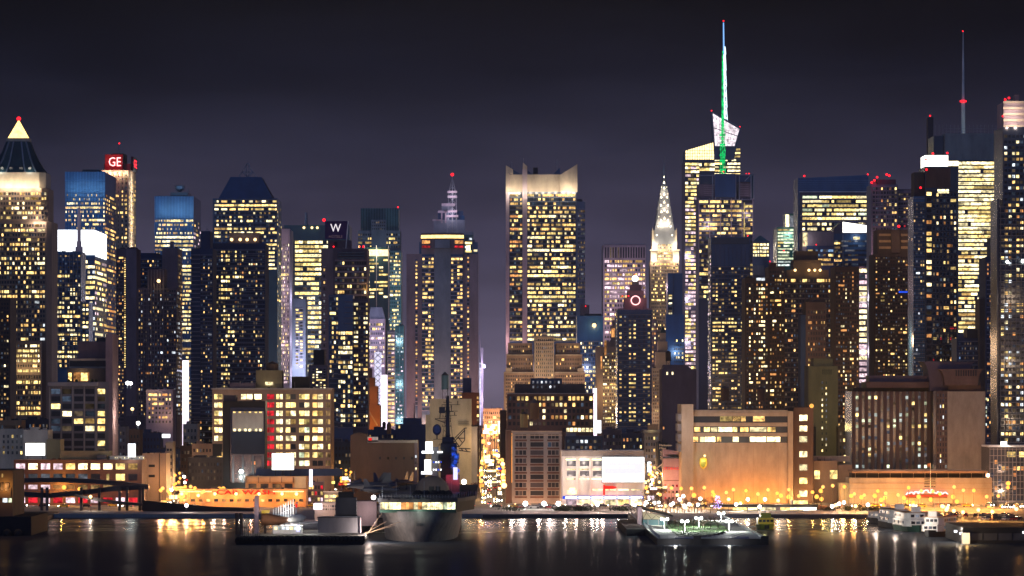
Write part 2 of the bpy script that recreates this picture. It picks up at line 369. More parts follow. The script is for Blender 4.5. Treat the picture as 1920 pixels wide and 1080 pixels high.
# ------------------------------------------------------------------ setting: water, ground, streets
US = 1415.0; YS = US*S                      # the bulkhead line
def wave_mat():
    """smooth sheltered water between the piers, wind ruffled water out on the river, in drifting lanes"""
    m, nt, o = new_mat('water'); L = nt.links.new; N = nt.nodes.new
    def pr(rough):
        b = N('ShaderNodeBsdfPrincipled'); b.inputs['Base Color'].default_value = (.014, .024, .042, 1); b.inputs['Roughness'].default_value = rough; b.inputs['IOR'].default_value = 1.33; return b
    smooth, ruff = pr(.20), pr(.92); mix = N('ShaderNodeMixShader'); L(ruff.outputs[0], mix.inputs[1]); L(smooth.outputs[0], mix.inputs[2]); L(mix.outputs[0], o.inputs[0])
    ruff.inputs['Specular IOR Level'].default_value = .3
    g = N('ShaderNodeNewGeometry')
    def noise(scale3, detail, rough=.6):
        mp_ = N('ShaderNodeMapping'); mp_.inputs['Scale'].default_value = scale3; L(g.outputs['Position'], mp_.inputs[0])
        n = N('ShaderNodeTexNoise'); n.inputs['Scale'].default_value = 1.0; n.inputs['Detail'].default_value = detail; n.inputs['Roughness'].default_value = rough; L(mp_.outputs[0], n.inputs['Vector']); return n
    n1 = noise((.05, .16, 1), 5); bp = N('ShaderNodeBump'); bp.inputs['Strength'].default_value = .5; bp.inputs['Distance'].default_value = .4; L(n1.outputs[0], bp.inputs['Height'])
    L(bp.outputs[0], smooth.inputs['Normal']); b2_ = N('ShaderNodeBump'); b2_.inputs['Strength'].default_value = 1.0; b2_.inputs['Distance'].default_value = .9; L(n1.outputs[0], b2_.inputs['Height']); L(b2_.outputs[0], ruff.inputs['Normal'])
    lanes = noise((.010, .055, 1), 5, .65); sp = N('ShaderNodeSeparateXYZ'); L(g.outputs['Position'], sp.inputs[0])
    sh = N('ShaderNodeMapRange'); sh.inputs['From Min'].default_value = 1120*S; sh.inputs['From Max'].default_value = 1405*S; L(sp.outputs['Y'], sh.inputs['Value'])
    pw_ = N('ShaderNodeMath'); pw_.operation = 'POWER'; pw_.inputs[1].default_value = 1.9; L(sh.outputs[0], pw_.inputs[0])
    fl_ = N('ShaderNodeMath'); fl_.operation = 'MULTIPLY_ADD'; fl_.inputs[1].default_value = .90; fl_.inputs[2].default_value = .035; L(pw_.outputs[0], fl_.inputs[0])
    ln = N('ShaderNodeMapRange'); ln.inputs['From Min'].default_value = .38; ln.inputs['From Max'].default_value = .64; ln.inputs['To Min'].default_value = .12; ln.inputs['To Max'].default_value = 1.35; L(lanes.outputs[0], ln.inputs['Value'])
    f = N('ShaderNodeMath'); f.operation = 'MULTIPLY'; f.use_clamp = True; L(fl_.outputs[0], f.inputs[0]); L(ln.outputs[0], f.inputs[1]); L(f.outputs[0], mix.inputs[0])
    MAT['water'] = m
wave_mat()
tag(MB().box(-2500, 2500, -300, YS+5, -4, 0).build('water', 'water'), kind='structure')
tag(MB().box(-2500, 2500, YS, 7000, -4, G).build('ground', 'earth'), kind='structure')
hw = MB().box(-700, 700, 1500*S, 1500*S+24, G-.5, G+.004); tag(hw.build('highway', 'road_concrete'), kind='structure')
st_ = MB().box(-7, 8.5, 1500*S+24.2, 3600*S, G-.5, G+.004); tag(st_.build('street', 'road_concrete'), kind='structure')
pv = MB().box(-700, 700, 1500*S-8, 1500*S-.2, G-.5, G+.13); pv.box(-700, -7.2, 1500*S+24.3, 1500*S+29, G-.5, G+.13); pv.box(8.7, 700, 1500*S+24.3, 1500*S+29, G-.5, G+.13)
tag(pv.build('pavement', 'pavement'), kind='structure')
mk = MB()
for i in range(-70, 70): mk.box(i*9.0, i*9.0+3, 1500*S+8, 1500*S+8.2, G+.003, G+.008); mk.box(i*9.0, i*9.0+3, 1500*S+16, 1500*S+16.2, G+.003, G+.008)
for i in range(90): mk.box(.6, .8, 1500*S+30+i*20, 1500*S+34+i*20, G+.003, G+.008)
tag(mk.build('road_markings', 'marking'), kind='structure')
bk = MB().box(-900, 900, YS-1.6, YS-.01, -4, G+.4); tag(bk.build('quay_edge', 'kerb'), kind='structure')
tag(MB().box(-700, 700, YS+.02, 1500*S-8.2, G-.5, G+.008).build('promenade', 'pavement'), kind='structure')

# ------------------------------------------------------------------ skyline, from the stone tower with the lantern eastwards
# stone tower with a glass pyramid
t = Tower('stone_tower', 'brown stone office tower topped by a glowing golden glass pyramid on a dark copper roof', 2500, -40, 95, 352, 58, 'stone', body=False)
u = t.u; cxp = 27; cyd = t.Y + 30
def octo(hw_, ch_): 
    a = ML(hw_, u); c = ML(ch_, u); x = X(cxp, u)
    return [(x-a+c, cyd-a), (x+a-c, cyd-a), (x+a, cyd-a+c), (x+a, cyd+a-c), (x+a-c, cyd+a), (x-a+c, cyd+a), (x-a, cyd+a-c), (x-a, cyd-a+c)]
t.Y = cyd-ML(61, u); 
m = MB().prism(octo(68, 9), G, Z(415, u)); m.prism(octo(61, 12), Z(415, u)+.01, Z(352, u)); m.build('wall', 'stone', t.o)
m = MB().prism(octo(56, 12), Z(352, u)+.01, Z(322, u)); cw = m.build('crown_wall', 'stone_pale', t.o)
m = MB()
for a, b, c, d in ((53, 322, 44, 310), (44, 310, 36, 296), (36, 296, 29, 280), (29, 280, 22, 262)): m.prism(octo(a, a*.25), Z(b, u)+.01, Z(d, u), 0, octo(c, c*.25))
rf = m.build('roof', 'copper', t.o)
for k in (-1.0, -.45, .45, 1.0):
    m = MB()
    for a, b, c, d in ((52.2, 321, 43.3, 310), (43.3, 310, 35.4, 296), (35.4, 296, 28.4, 280), (28.4, 280, 21.6, 263)):
        xa = X(cxp+k*a*.74, u); xb = X(cxp+k*c*.74, u); m.bar((xa, cyd-ML(a, u)-.3, Z(b, u)), (xb, cyd-ML(c, u)-.3, Z(d, u)), .7)
    m.build('roof_rib', 'steel', rf)
for k in (-26, -9, 9, 26): MB().lathe(X(cxp+k, u), cyd-ML(47, u)-.6, [(1.3, Z(316, u)), (1.3, Z(312, u))], 10).build('porthole', 'stone_pale', rf)
m = MB().prism(octo(22, 5), Z(262, u)+.01, Z(255.5, u)); m.build('lantern_base', 'stone_pale', t.o)
a = ML(18.5, u); x = X(cxp, u)
MB().prism([(x-a, cyd-a), (x+a, cyd-a), (x+a, cyd+a), (x-a, cyd+a)], Z(255.3, u), Z(221, u), 0, [(x-.3, cyd-.3), (x+.3, cyd-.3), (x+.3, cyd+.3), (x-.3, cyd+.3)]).build('glass_pyramid', 'glow_gold', t.o)
MB().ball((x, cyd, Z(218, u)), 1.6).build('beacon', 'beacon_red', t.o)
t.grid(-32, 86, 358, 412, 19, 5, .58, .55, .34, 'wwyh', 'g_win', yo=ML(0, u)); t.Y = cyd-ML(68, u)
t.grid(-30, 84, 418, 560, 18, 14, .58, .55, .42, 'wwyh'); t.grid(-30, 84, 562, 640, 18, 8, .58, .55, .30, 'wwyc')
t.grid(24, 78, 702, 780, 9, 7, .5, .55, .5, 'wwy', yo=-8.2)
t.blk(20, 78, 640, None, -8, 7.9, 'stone', 'setback'); t.grid(24, 76, 644, 700, 9, 5, .55, .5, .6, 'yyh', yo=-8.0)
for px in (-10, 10, 30, 50, 70): light(cw, (X(px, u), cyd-ML(61, u)-3, Z(350, u)), 5200, (1, .83, .58), 1.0)
for px in (66, 80): light(t.o, (X(px, u), cyd-ML(68, u)-3.5, Z(416, u)), 3600, (1, .84, .66), 1.0)
for px in (28, 48, 68): light(t.o, (X(px, u), cyd-ML(68, u)-14, Z(690, u)), 1500, (1, .74, .36), 1.0)
for px in (0, 54): light(rf, (X(px, u), cyd-ML(60, u), Z(318, u)), 900, (.8, .95, 1), 1.0)

t = Tower('apartment_tower', 'dark brown brick wing in front of the stone tower with few lit windows', 2300, -60, 19, 558, 40, 'dark_brown')
t.grid(-20, 17, 566, 790, 6, 26, .5, .5, .14, 'wwoh')

t = Tower('office_tower', 'blue ribbed office slab with a blank top and lit floor bands beside the stone tower', 3300, 122, 197, 322, 124, 'g_blue')
t.blk(153, 184, 317, 322, 8, 60, 'grey_dark', 'plant_room')
t.fins(122.5, 196.5, 322, 700, 27, .7, 'blue_rib', .7); t.bands(122, 197, 338, 338, 1, .9, 'blue_rib', .8)
t.grid(123, 196, 362, 440, 26, 9, .86, .5, .62, 'yyhw', None, 1, run=7); t.grid(123, 196, 440, 700, 26, 30, .86, .5, .6, 'yyhw', None, 1, run=6)
t.grid(197, 0, 362, 700, 12, 39, .8, .5, .5, 'owwd', 'g_mauve', 1, 'R', run=5)
for k in (130, 160, 190): light(t.o, (X(k, 3300), t.Y-70, Z(350, 3300)), 17000, (.16, .48, 1), 4)

t = Tower('stone_tower', 'floodlit tan stone tower carrying a red neon rooftop sign', 3700, 190, 241, 319, 100, 'stone_pale')
t.blk(193, 243, 306, 319, 12, 70, 'brown', 'parapet'); t.blk(206, 230, 286, 306, 20, 40, 'brown', 'penthouse'); t.mast(216, 264, 288, .9, .3)
t.beacon(216.5, 264, t.dep/2, 1.3); sg = t.blk(196, 229, 289, 318, 6, 5, 'sign_red', 'sign_box'); 
text(sg, 'GE', X(202, t.u), t.Y+5.7, Z(311, t.u), ML(17, t.u), 'neon_pink', width=ML(23, t.u), ex=.5)
sd = MB().box(X(243.3, t.u), X(243.3, t.u)+2.5, t.Y+16, t.Y+70, Z(318, t.u), Z(292, t.u)).build('sign_box', 'sign_navy', t.o)
text(sd, 'GE', X(243.3, t.u)+2.6, t.Y+24, Z(311, t.u), ML(15, t.u), 'glow_red', width=38, rot=(R(90), 0, R(90)))
for k in (196, 206, 216, 226, 236): light(t.o, (X(k, t.u), t.Y-3, Z(325, t.u)), 3000, (1, .75, .5), 1)
light(t.o, (X(212, t.u), t.Y-8, Z(303, t.u)), 15000, (1, .02, .05), 3)
t.fins(192, 240, 322, 640, 7, 2.6, 'stone_pale', 1.2); t.grid(192, 240, 324, 560, 6, 27, .4, .5, .45, 'wwy')
t.grid(241, 0, 330, 520, 5, 20, .3, .5, .3, 'wwy', 'g_win', 0, 'R')
for z in (340, 380, 420, 460, 500): light(t.o, (X(262, t.u), t.Y+40, Z(z, t.u)), 26000, (1, .80, .60), 3)

t = Tower('office_tower', 'glass office block whose top is one huge glowing white panel', 2900, 95, 178, 430, 112, 'g_blue')
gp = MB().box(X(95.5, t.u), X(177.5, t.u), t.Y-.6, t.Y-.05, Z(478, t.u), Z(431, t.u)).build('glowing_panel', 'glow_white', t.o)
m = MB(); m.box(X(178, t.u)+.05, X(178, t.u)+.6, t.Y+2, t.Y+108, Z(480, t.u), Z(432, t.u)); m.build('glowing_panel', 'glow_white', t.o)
t.fins(96, 177, 431, 478, 9, .35, 'steel', .9); t.grid(150, 178, 486, 660, 5, 16, .9, .55, .8, 'yhhc', None, 1); t.grid(178, 0, 486, 660, 10, 16, .9, .5, .6, 'yhpw', 'g_mauve', 1, 'R')

t = Tower('office_tower', 'dark blue gridded tower before the white panel, a stone spire at its corner', 2650, 95, 152, 472, 40, 'g_blue')
t.blk(152, 166, 566, None, 4, 36, 'g_blue', 'low_wing'); t.fins(95.5, 151.5, 474, 690, 9, .8, 'slab', .5); t.bands(95, 152, 478, 690, 24, 1.2, 'navy_wall')
t.grid(96, 151, 476, 505, 9, 4, .6, .5, .12, 'wwy'); t.grid(96, 151, 505, 690, 9, 20, .62, .55, .55, 'yyhw'); t.grid(153, 166, 568, 690, 2, 13, .6, .5, .6, 'yhw', yo=4)
m = MB(); x = X(146.5, t.u); y = t.Y+8
for a, b, c in ((6.5, 476, 462), (4.2, 462, 452), (3.1, 452, 404), (4.0, 404, 401), (2.4, 401, 391)):
    h = ML(a, t.u); m.box(x-h, x+h, y-h, y+h, Z(b, t.u), Z(c, t.u))
h = ML(2.4, t.u); m.prism([(x-h, y-h), (x+h, y-h), (x+h, y+h), (x-h, y+h)], Z(391, t.u)+.01, Z(383, t.u), 0, [(x-.2, y-.2), (x+.2, y-.2), (x+.2, y+.2), (x-.2, y+.2)])
m.build('spire', 'pink_stone', t.o)
for z in (400, 425, 448): light(t.o, (x-9, y-10, Z(z, t.u)), 900, (.85, .85, 1), 1)

t = Tower('loft_building', 'modern grey loft building with a stepped penthouse and a lit orange room on its terrace', 1650, 92, 204, 716, 34, 'grey')
t.blk(198, 211, 626, None, .4, 33, 'mauve', 'end_wall'); t.blk(124, 197.5, 690, 716, 6, 24, 'grey_dark', 'setback'); t.blk(126, 197.8, 672, 690, 9, 20, 'concrete', 'upper_storey')
t.blk(142, 197.6, 640, 672, 12, 18, 'mauve_dark', 'plant_room'); t.blk(176, 197.7, 632, 640, 14, 10, 'grey_dark', 'lift_housing')
t.blk(90, 184, 717, 724, -2, 2.4, 'concrete', 'terrace_ledge'); t.win(127, 197, 676, 687, 'g_win', 9); t.win(136, 165, 698, 715, 'o', 6); t.win(150, 162, 699, 714, 'y', 5.9); t.win(126, 132, 699, 714, 'w', 6)
t.grid(94, 136, 727, 852, 2, 9, .80, .68, .38, 'wwyh'); t.grid(137, 179, 727, 852, 2, 9, .80, .68, .45, 'wwyh'); t.grid(181, 199, 727, 852, 1, 9, .75, .68, .4, 'wyh')
t.fins(93, 180, 725, 852, 5, 2.2, 'concrete', .4); light(t.o, (X(150, t.u), t.Y+3, Z(702, t.u)), 900, (1, .55, .2), .5)
light(t.o, (X(240, t.u), t.Y+12, Z(780, t.u)), 14000, (1, .72, .55), 1)
for k in (128, 143, 171, 179): MB().ball((X(k, 1650), t.Y+2, Z(714, 1650)), .9, 0, 6, 4).build('planter', 'shrub', t.o)

t = Tower('apartment_tower', 'brown apartment slab with one dotted column of yellow stair windows', 2120, 218, 256, 466, 34, 'mauve_dark')
t.blk(238, 253, 463, 466.5, 3, 20, 'mauve_dark', 'parapet'); t.grid(219, 232, 480, 790, 3, 42, .5, .45, .22, 'wwo', 'g_win', colv=1); t.grid(232.6, 236, 482, 690, 1, 44, .7, .5, .96, 'wyy', rowv=.1)
t.blk(237, 256, 467, 780, -.25, .24, 'mauve', 'blank_wall')
t = Tower('apartment_tower', 'dark navy apartment block between two brown gable walls', 2180, 256, 304, 478, 34, 'navy_wall')
t.blk(262, 296, 474, 478, 3, 20, 'navy_wall', 'parapet'); t.grid(257, 303, 486, 780, 8, 34, .5, .45, .07, 'wo')
t = Tower('apartment_tower', 'apartment slab ending in a plain brown gable wall with a thin lift tower', 2160, 304, 333, 465, 44, 'mauve')
t.blk(318, 324, 452, 465, 4, 6, 'mauve', 'lift_tower'); t.grid(333, 0, 475, 780, 5, 34, .5, .5, .1, 'wo', 'g_win', 0, 'R')
t = Tower('apartment_tower', 'setback grey apartment tower with vertical pinstripe piers and one rooftop floodlight', 2050, 258, 331, 540, 30, 'mauve_dark')
t.blk(276, 308, 504, 540, 2, 22, 'mauve_dark', 'upper_tower'); t.fins(278, 306, 506, 780, 6, 1.6, 'mauve', .5, -.02); t.fins(259, 275, 541, 780, 4, 1.2, 'mauve', .4)
t.grid(259, 330, 542, 780, 13, 28, .45, .5, .14, 'wwoc', colv=1); MB().ball((X(298, 2050), t.Y-2.4, Z(527, 2050)), 1.1).build('floodlight', 'lamp_warm', t.o)
light(t.o, (X(298, 2050), t.Y-3.5, Z(528, 2050)), 600, (1, .8, .3)); t.grid(331, 0, 545, 780, 5, 26, .5, .5, .3, 'cwk', 'g_win', 0, 'R')
t = Tower('apartment_building', 'low stone faced block glowing pink at the foot of the pinstripe tower', 1960, 274, 324, 730, 24, 'pink_stone')
t.grid(277, 322, 736, 795, 6, 6, .45, .5, .55, 'ywo'); light(t.o, (X(318, 1960), t.Y-7, Z(780, 1960)), 1500, (1, .6, .4)); light(t.o, (X(285, 1960), t.Y-7, Z(735, 1960)), 900, (1, .7, .4))
t = Tower('office_tower', 'slim blue office tower with a ribbed blank top and a dish antenna on the roof', 3320, 290, 363, 368, 108, 'g_blue')
t.fins(290.5, 362.5, 368, 790, 27, .6, 'blue_rib', .7); t.grid(291, 362, 410, 790, 26, 44, .9, .5, .72, 'yyhw', None, 1, run=9); t.grid(363, 0, 410, 790, 8, 44, .85, .5, .35, 'pwd', 'g_mauve', 1, 'R')
t.blk(318, 351, 360, 368, 10, 50, 'g_black', 'plant_room'); d = MB().lathe(X(333, t.u), t.Y+30, [(1, Z(358, t.u)), (4.6, Z(352, t.u)), (5.2, Z(346, t.u)), (4.2, Z(345, t.u)), (.4, Z(351, t.u))], 12, sy=.5); d.build('dish_antenna', 'steel', t.o)
t.mast(346, 350, 360, .5, .3)
for k in (300, 330, 360): light(t.o, (X(k, t.u), t.Y-70, Z(390, t.u)), 17000, (.18, .5, 1), 4)
t = Tower('light_pylon', 'tall narrow screen glowing pinkish white at the foot of the slim blue tower', 2720, 339, 353, 676, 6, 'glow_pink', 'billboard', part='screen')
light(t.o, (X(360, t.u), t.Y-6, Z(740, t.u)), 26000, (1, .8, 1), 2)
t = Tower('apartment_tower', 'navy apartment tower with stacked dark balconies and a raised middle', 2000, 358, 399, 466, 36, 'navy_wall')
t.blk(376, 394, 433, 466, 2, 24, 'navy_wall', 'upper_tower'); t.mast(385, 424, 433, .3, .2); t.bands(358, 375, 478, 790, 40, 1.6, 'slab', 1.2, name='balcony'); t.grid(376, 398, 478, 790, 4, 40, .5, .5, .10, 'wkw')
t = Tower('office_tower', 'dark glass tower with a sloping mansard roof and a framed antenna, rows of yellow floors', 2700, 399, 520, 372, 70, 'g_navy')
r_ = MB().prism([(X(409, 2700), t.Y+4), (X(511, 2700), t.Y+4), (X(511, 2700), t.Y+64), (X(409, 2700), t.Y+64)], Z(372, 2700), Z(330, 2700), 0, [(X(430, 2700), t.Y+16), (X(488, 2700), t.Y+16), (X(488, 2700), t.Y+50), (X(430, 2700), t.Y+50)]).build('roof', 'g_navy', t.o)
m = MB(); yy = t.Y+30
for a, b in (((443, 330), (460, 303)), ((478, 330), (460, 303)), ((443, 330), (478, 330)), ((458, 330), (458, 302)), ((463, 330), (463, 302)), ((450, 319), (471, 319)), ((450, 319), (463, 330)), ((471, 319), (458, 330))): m.bar((X(a[0], 2700), yy, Z(a[1], 2700)), (X(b[0], 2700), yy, Z(b[1], 2700)), .42)
m.build('antenna_frame', 'steel', r_)
t.grid(402, 519, 374, 440, 24, 8, .85, .5, .50, 'yyhw', 'g_win', 1, run=4); t.grid(402, 519, 440, 560, 24, 14, .85, .5, .58, 'yyhw', 'g_win', 1, run=6); t.grid(498, 519, 560, 700, 5, 17, .5, .4, .55, 'hyc'); t.fins(400, 519, 374, 560, 9, .7, 'slab', .4)
t.grid(520, 0, 385, 700, 8, 36, .6, .5, .35, 'ykk', 'g_teal', 0, 'R')
t.blk(500, 519.5, 505, 700, -.4, .3, 'g_teal', 'glass_bay')
t = Tower('apartment_tower', 'wide navy apartment tower with stepped shoulders and scattered single lit flats', 2150, 399, 497, 456, 44, 'navy_wall')
t.blk(429, 486, 436, 456, 4, 30, 'mauve_dark', 'upper_tower'); t.bands(399, 497, 470, 790, 36, .9, 'slab', .5); t.grid(401, 440, 468, 792, 7, 37, .66, .5, .22, 'wyyh', colv=1); t.grid(440, 496, 468, 792, 11, 37, .6, .5, .13, 'wyyho', colv=1)
for k in (434, 450, 463, 478): MB().ball((X(k, 2150), t.Y+2, Z(449, 2150)), 1.0).build('floodlight', 'lamp_warm', t.o); light(t.o, (X(k, 2150), t.Y+1, Z(448, 2150)), 260, (1, .8, .4))
t = Tower('office_tower', 'pale pinkish slab with close vertical ribs and pink lit floors', 3100, 522, 543, 429, 76, 'pink_stone')
t.fins(522.3, 542.7, 429, 720, 9, .9, 'pink_stone', .9); t.grid(523, 542, 456, 720, 8, 34, .55, .6, .6, 'ppyh', 'g_win', rowv=.6)
for z in (470, 540, 610, 680): light(t.o, (X(530, t.u), t.Y-22, Z(z, t.u)), 8500, (1, .78, .9), 2)
for z in (560, 640, 700): light(t.o, (X(562, t.u), t.Y+30, Z(z, t.u)), 20000, (.65, .7, 1), 2)
t = Tower('office_tower', 'broad office tower with a dark teal crown and nearly every floor lit yellow', 3220, 532, 655, 422, 80, 'g_teal')
t.mast(571, 396, 424, 1.6, 1.2, name='flue'); t.grid(553, 650, 450, 500, 11, 5, .93, .6, .95, 'yyh', 'g_win', rowv=.1); t.grid(553, 650, 500, 700, 11, 20, .93, .55, .78, 'yyhh', 'g_win', rowv=.5)
for k in (570, 585, 595): MB().ball((X(k, 3220), t.Y-1, Z(427, 3220)), 1.2, 0, 6, 4).build('roof_lamp', 'lamp_warm', t.o)
t = Tower('office_block', 'small grey block with two columns of white windows below the yellow tower', 2560, 548, 573, 560, 40, 'slab'); t.grid(553, 569, 578, 690, 2, 17, .6, .45, .7, 'hy', rowv=.3)
light(t.o, (X(560, t.u), t.Y-25, Z(690, t.u)), 95000, (.72, .74, 1), 5)
t = Tower('office_block', 'mauve block stepping up behind the lit warehouse roof with white stair windows', 1980, 578, 614, 684, 30, 'mauve'); t.blk(587, 608, 656, 684, 3, 20, 'grey_dark', 'upper_block'); t.grid(584, 612, 690, 730, 3, 7, .45, .45, .6, 'hy', rowv=.3)

t = Tower('hotel_tower', 'mauve hotel tower with louvred top floors carrying a purple rooftop hotel sign', 2320, 602, 689, 466, 46, 'mauve')
t.blk(625, 688, 467, None, -.5, .49, 'mauve_dark', 'front_bay'); t.bands(634, 684, 474, 484, 3, 3.2, 'g_black', .8, -.5, 'louvre'); t.blk(614, 657, 450, 466, 6, 24, 'mauve_dark', 'plant_room'); t.blk(626, 632, 453, 462, 5.7, .2, 'g_win', 'vent')
t.bands(626, 687, 490, 760, 22, .7, 'mauve', .5, -.5); t.grid(628, 687, 488, 760, 11, 22, .7, .5, .17, 'ywyh', yo=-.5); t.grid(604, 612, 500, 760, 1, 20, .35, .4, .3, 'kw')
sg = MB().box(X(609, 2320), X(652, 2320), t.Y+4, t.Y+5, Z(448, 2320), Z(414, 2320)).build('sign', 'sign_purple', t.o)
text(sg, 'W', X(619, 2320), t.Y+3.9, Z(434, 2320), ML(15, 2320), 'text_white', width=ML(20, 2320)); text(sg, 'HOTELS', X(616, 2320), t.Y+3.9, Z(445.5, 2320), ML(5, 2320), 'text_dim', width=ML(25, 2320))
MB().bar((X(652.5, 2320), t.Y+4, Z(414, 2320)), (X(648, 2320), t.Y+4, Z(466, 2320)), .5).build('sign_strut', 'white_paint', t.o); t.beacon(607, 412, 5, 1.6); t.beacon(625, 462, 5, .8); t.beacon(674, 462, 5, .8); t.beacon(681, 462, 5, 1.1)
t.lamp(689, 540, -3, 900, (1, .6, .1)); t.lamp(689, 580, -3, 700, (1, .6, .1))
t = Tower('apartment_tower', 'black glass apartment block with white lit rooms in front of the hotel tower', 1950, 616, 662, 553, 34, 'g_navy')
t.grid(618, 634, 556, 800, 3, 24, .75, .55, .30, 'yhw', colv=1); t.grid(634, 661, 620, 802, 5, 18, .75, .6, .30, 'yhhw', colv=1); t.bands(646, 662, 566, 606, 5, 1.5, 'mauve', .5, name='louvre')
t = Tower('apartment_tower', 'brown gridded apartment block attached beside the black glass block', 1955, 662, 690, 560, 32, 'mauve_dark'); t.bands(662, 690, 566, 800, 34, .8, 'mauve', .4); t.grid(663, 690, 566, 802, 5, 24, .62, .5, .33, 'yyhw', colv=1)

t = Tower('office_tower', 'tall tower with a round teal glass crown and clusters of yellow windows', 2920, 669, 752, 470, 60, 'teal')
t.blk(676, 747, 390, 432, 6, 46, 'teal', 'crown'); t.blk(671, 750, 432, 470, 3, 54, 'slab', 'shoulder'); t.fins(676.5, 746.5, 390, 432, 15, 1.0, 'g_teal', .8, 6); t.blk(696, 724, 412, 470, 1, 2, 'slab', 'gable'); t.grid(697, 723, 414, 432, 6, 3, .5, .5, .1, 'd', 'g_win', yo=1)
t.grid(671, 750, 436, 466, 15, 4, .55, .5, .55, 'yyw', yo=3); t.grid(728, 751, 472, 790, 6, 40, .6, .5, .45, 'yyhw', 'g_win'); t.beacon(746, 388, 6, 1.0); t.grid(671, 728, 472, 700, 10, 28, .5, .5, .4, 'yyw')
for z in (520, 600, 680, 740): light(t.o, (X(740, t.u), t.Y-26, Z(z, t.u)), 12000, (.55, .85, .95), 2)
t = Tower('office_tower', 'white framed glass tower crowned by a band of blazing golden light', 2760, 683, 729, 464, 40, 'g_teal')
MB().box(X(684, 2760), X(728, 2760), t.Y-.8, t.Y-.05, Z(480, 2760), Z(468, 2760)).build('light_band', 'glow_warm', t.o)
t.fins(683.5, 728.5, 460, 600, 3, 1.6, 'white_paint', .9); t.grid(685, 727, 484, 560, 4, 10, .9, .5, .5, 'yyh', None, 1); light(t.o, (X(706, 2760), t.Y-6, Z(474, 2760)), 5000, (1, .8, .5), 2)
t = Tower('office_tower', 'lilac floodlit stepped tower with white windows below the golden band', 2700, 689, 722, 598, 30, 'pink_stone'); t.poly([(691, 598), (722, 598), (716, 576), (695, 576)], 2, 24, 'slab', 'roof'); t.grid(691, 721, 604, 690, 7, 9, .55, .5, .5, 'hyp')
for z in (600, 640, 690): light(t.o, (X(706, 2700), t.Y-20, Z(z, 2700)), 9000, (.75, .68, 1), 2)
t = Tower('lattice_screen', 'tall lattice media tower glowing pale blue with a thin mast', 2500, 702, 715, 660, 5, 'glow_violet', 'billboard', part='screen'); t.mast(709, 646, 660, .4, .3, 'white_paint')
m = MB()
for k in range(10):
    a = 660+k*12; m.bar((X(702, 2500), t.Y-.4, Z(a, 2500)), (X(715, 2500), t.Y-.4, Z(a+12, 2500)), .3); m.bar((X(715, 2500), t.Y-.4, Z(a, 2500)), (X(702, 2500), t.Y-.4, Z(a+12, 2500)), .3)
m.build('lattice', 'white_paint', t.o)
t = Tower('light_pylon', 'tall blank white glowing billboard beside the orange setback building', 2450, 714, 726, 703, 4, 'glow_pink', 'billboard', part='screen'); t.lamp(720, 800, -8, 30000, (1, .85, .95))
t = Tower('office_tower', 'thin striped tower of pink and white floors behind the blank white billboard', 2640, 726, 741, 620, 30, 'pink_stone'); t.grid(727, 740, 626, 800, 2, 20, .8, .5, .8, 'phyw', rowv=.3); t.bands(726, 741, 624, 800, 21, 1.3, 'white_paint')
t = Tower('office_tower', 'narrow cyan glass tower with sparkling window corners', 2600, 741, 757, 610, 34, 'g_teal'); t.grid(742, 757, 620, 800, 4, 22, .5, .4, .28, 'chp'); t.fins(742, 756, 612, 800, 3, .8, 'teal', .6)
for z in (640, 720, 790): light(t.o, (X(748, t.u), t.Y-16, Z(z, t.u)), 8000, (.5, .85, 1), 2)
t = Tower('setback_building', 'orange floodlit masonry building with a ladder of setbacks', 2100, 688, 713, 760, 26, 'terracotta'); t.blk(688, 708, 724, 760, .5, 24, 'terracotta', 'setback'); t.blk(688, 702, 708, 724, 1, 22, 'terracotta', 'setback'); t.blk(688, 697, 690, 708, 1.5, 18, 'mauve_dark', 'gable')
MB().bar((X(690, 2100), t.Y-.5, Z(768, 2100)), (X(708, 2100), t.Y-.5, Z(798, 2100)), .6).build('stair', 'tan', t.o); t.lamp(704, 800, -10, 5200, (1, .45, .08)); t.lamp(694, 740, -9, 2200, (1, .5, .15))

# ------------------------------------------------------------------ middle of the skyline
t = Tower('stepped_tower', 'stepped tower behind the hotel with lilac terraces and a red tipped lattice mast', 2880, 812, 890, 450, 40, 'navy_wall')
u = t.u
t.blk(813, 872, 412, 450, 4, 30, 'slab', 'tier'); t.blk(821, 868, 395, 412, 6, 26, 'navy_wall', 'tier'); t.blk(828, 848, 381, 395, 8, 20, 'slab', 'tier'); t.blk(861, 871, 404, 440, 5, 10, 'g_navy', 'tier'); t.blk(872, 888, 434, 450, 3, 20, 'slab', 'tier')
for a, b, c, d in ((828, 853, 381, 386), (821, 838, 395, 399), (827, 829.5, 399, 418), (834, 837, 395, 418), (811, 820, 411, 414), (818, 829, 411, 414)): t.blk(a, b, c, d, 3.2, .6, 'pink_stone', 'parapet')
t.lamp(840, 402, -14, 3800, (.8, .7, 1)); t.lamp(826, 380, -10, 1600, (.8, .7, 1))
m = MB(); y = t.Y+4; zs = [440, 425, 410, 396, 382, 368, 356, 345, 334]; hw_ = [9, 8.6, 8.2, 7.8, 7.4, 7.0, 5.5, 3.0, .6]
for i in range(8):
    for k in (-1, 1):
        m.bar((X(848+k*hw_[i], u), y, Z(zs[i], u)), (X(848+k*hw_[i+1], u), y, Z(zs[i+1], u)), .32)
        m.bar((X(848+k*hw_[i], u), y, Z(zs[i], u)), (X(848-k*hw_[i+1], u), y, Z(zs[i+1], u)), .24)
m.bar((X(848, u), y, Z(440, u)), (X(848, u), y, Z(327, u)), .5); ms = m.build('lattice_mast', 'steel', t.o)
for a in (359.5, 368.5, 396, 405): 
    h = 9 if a < 400 else 11
    MB().box(X(848-h, u), X(848+h, u), y-1.6, y-.7, Z(a+2, u), Z(a-2, u)).build('antenna_ring', 'pink_stone', ms)
    light(ms, (X(848, u), y-6, Z(a, u)), 900, (.95, .85, 1), .5)
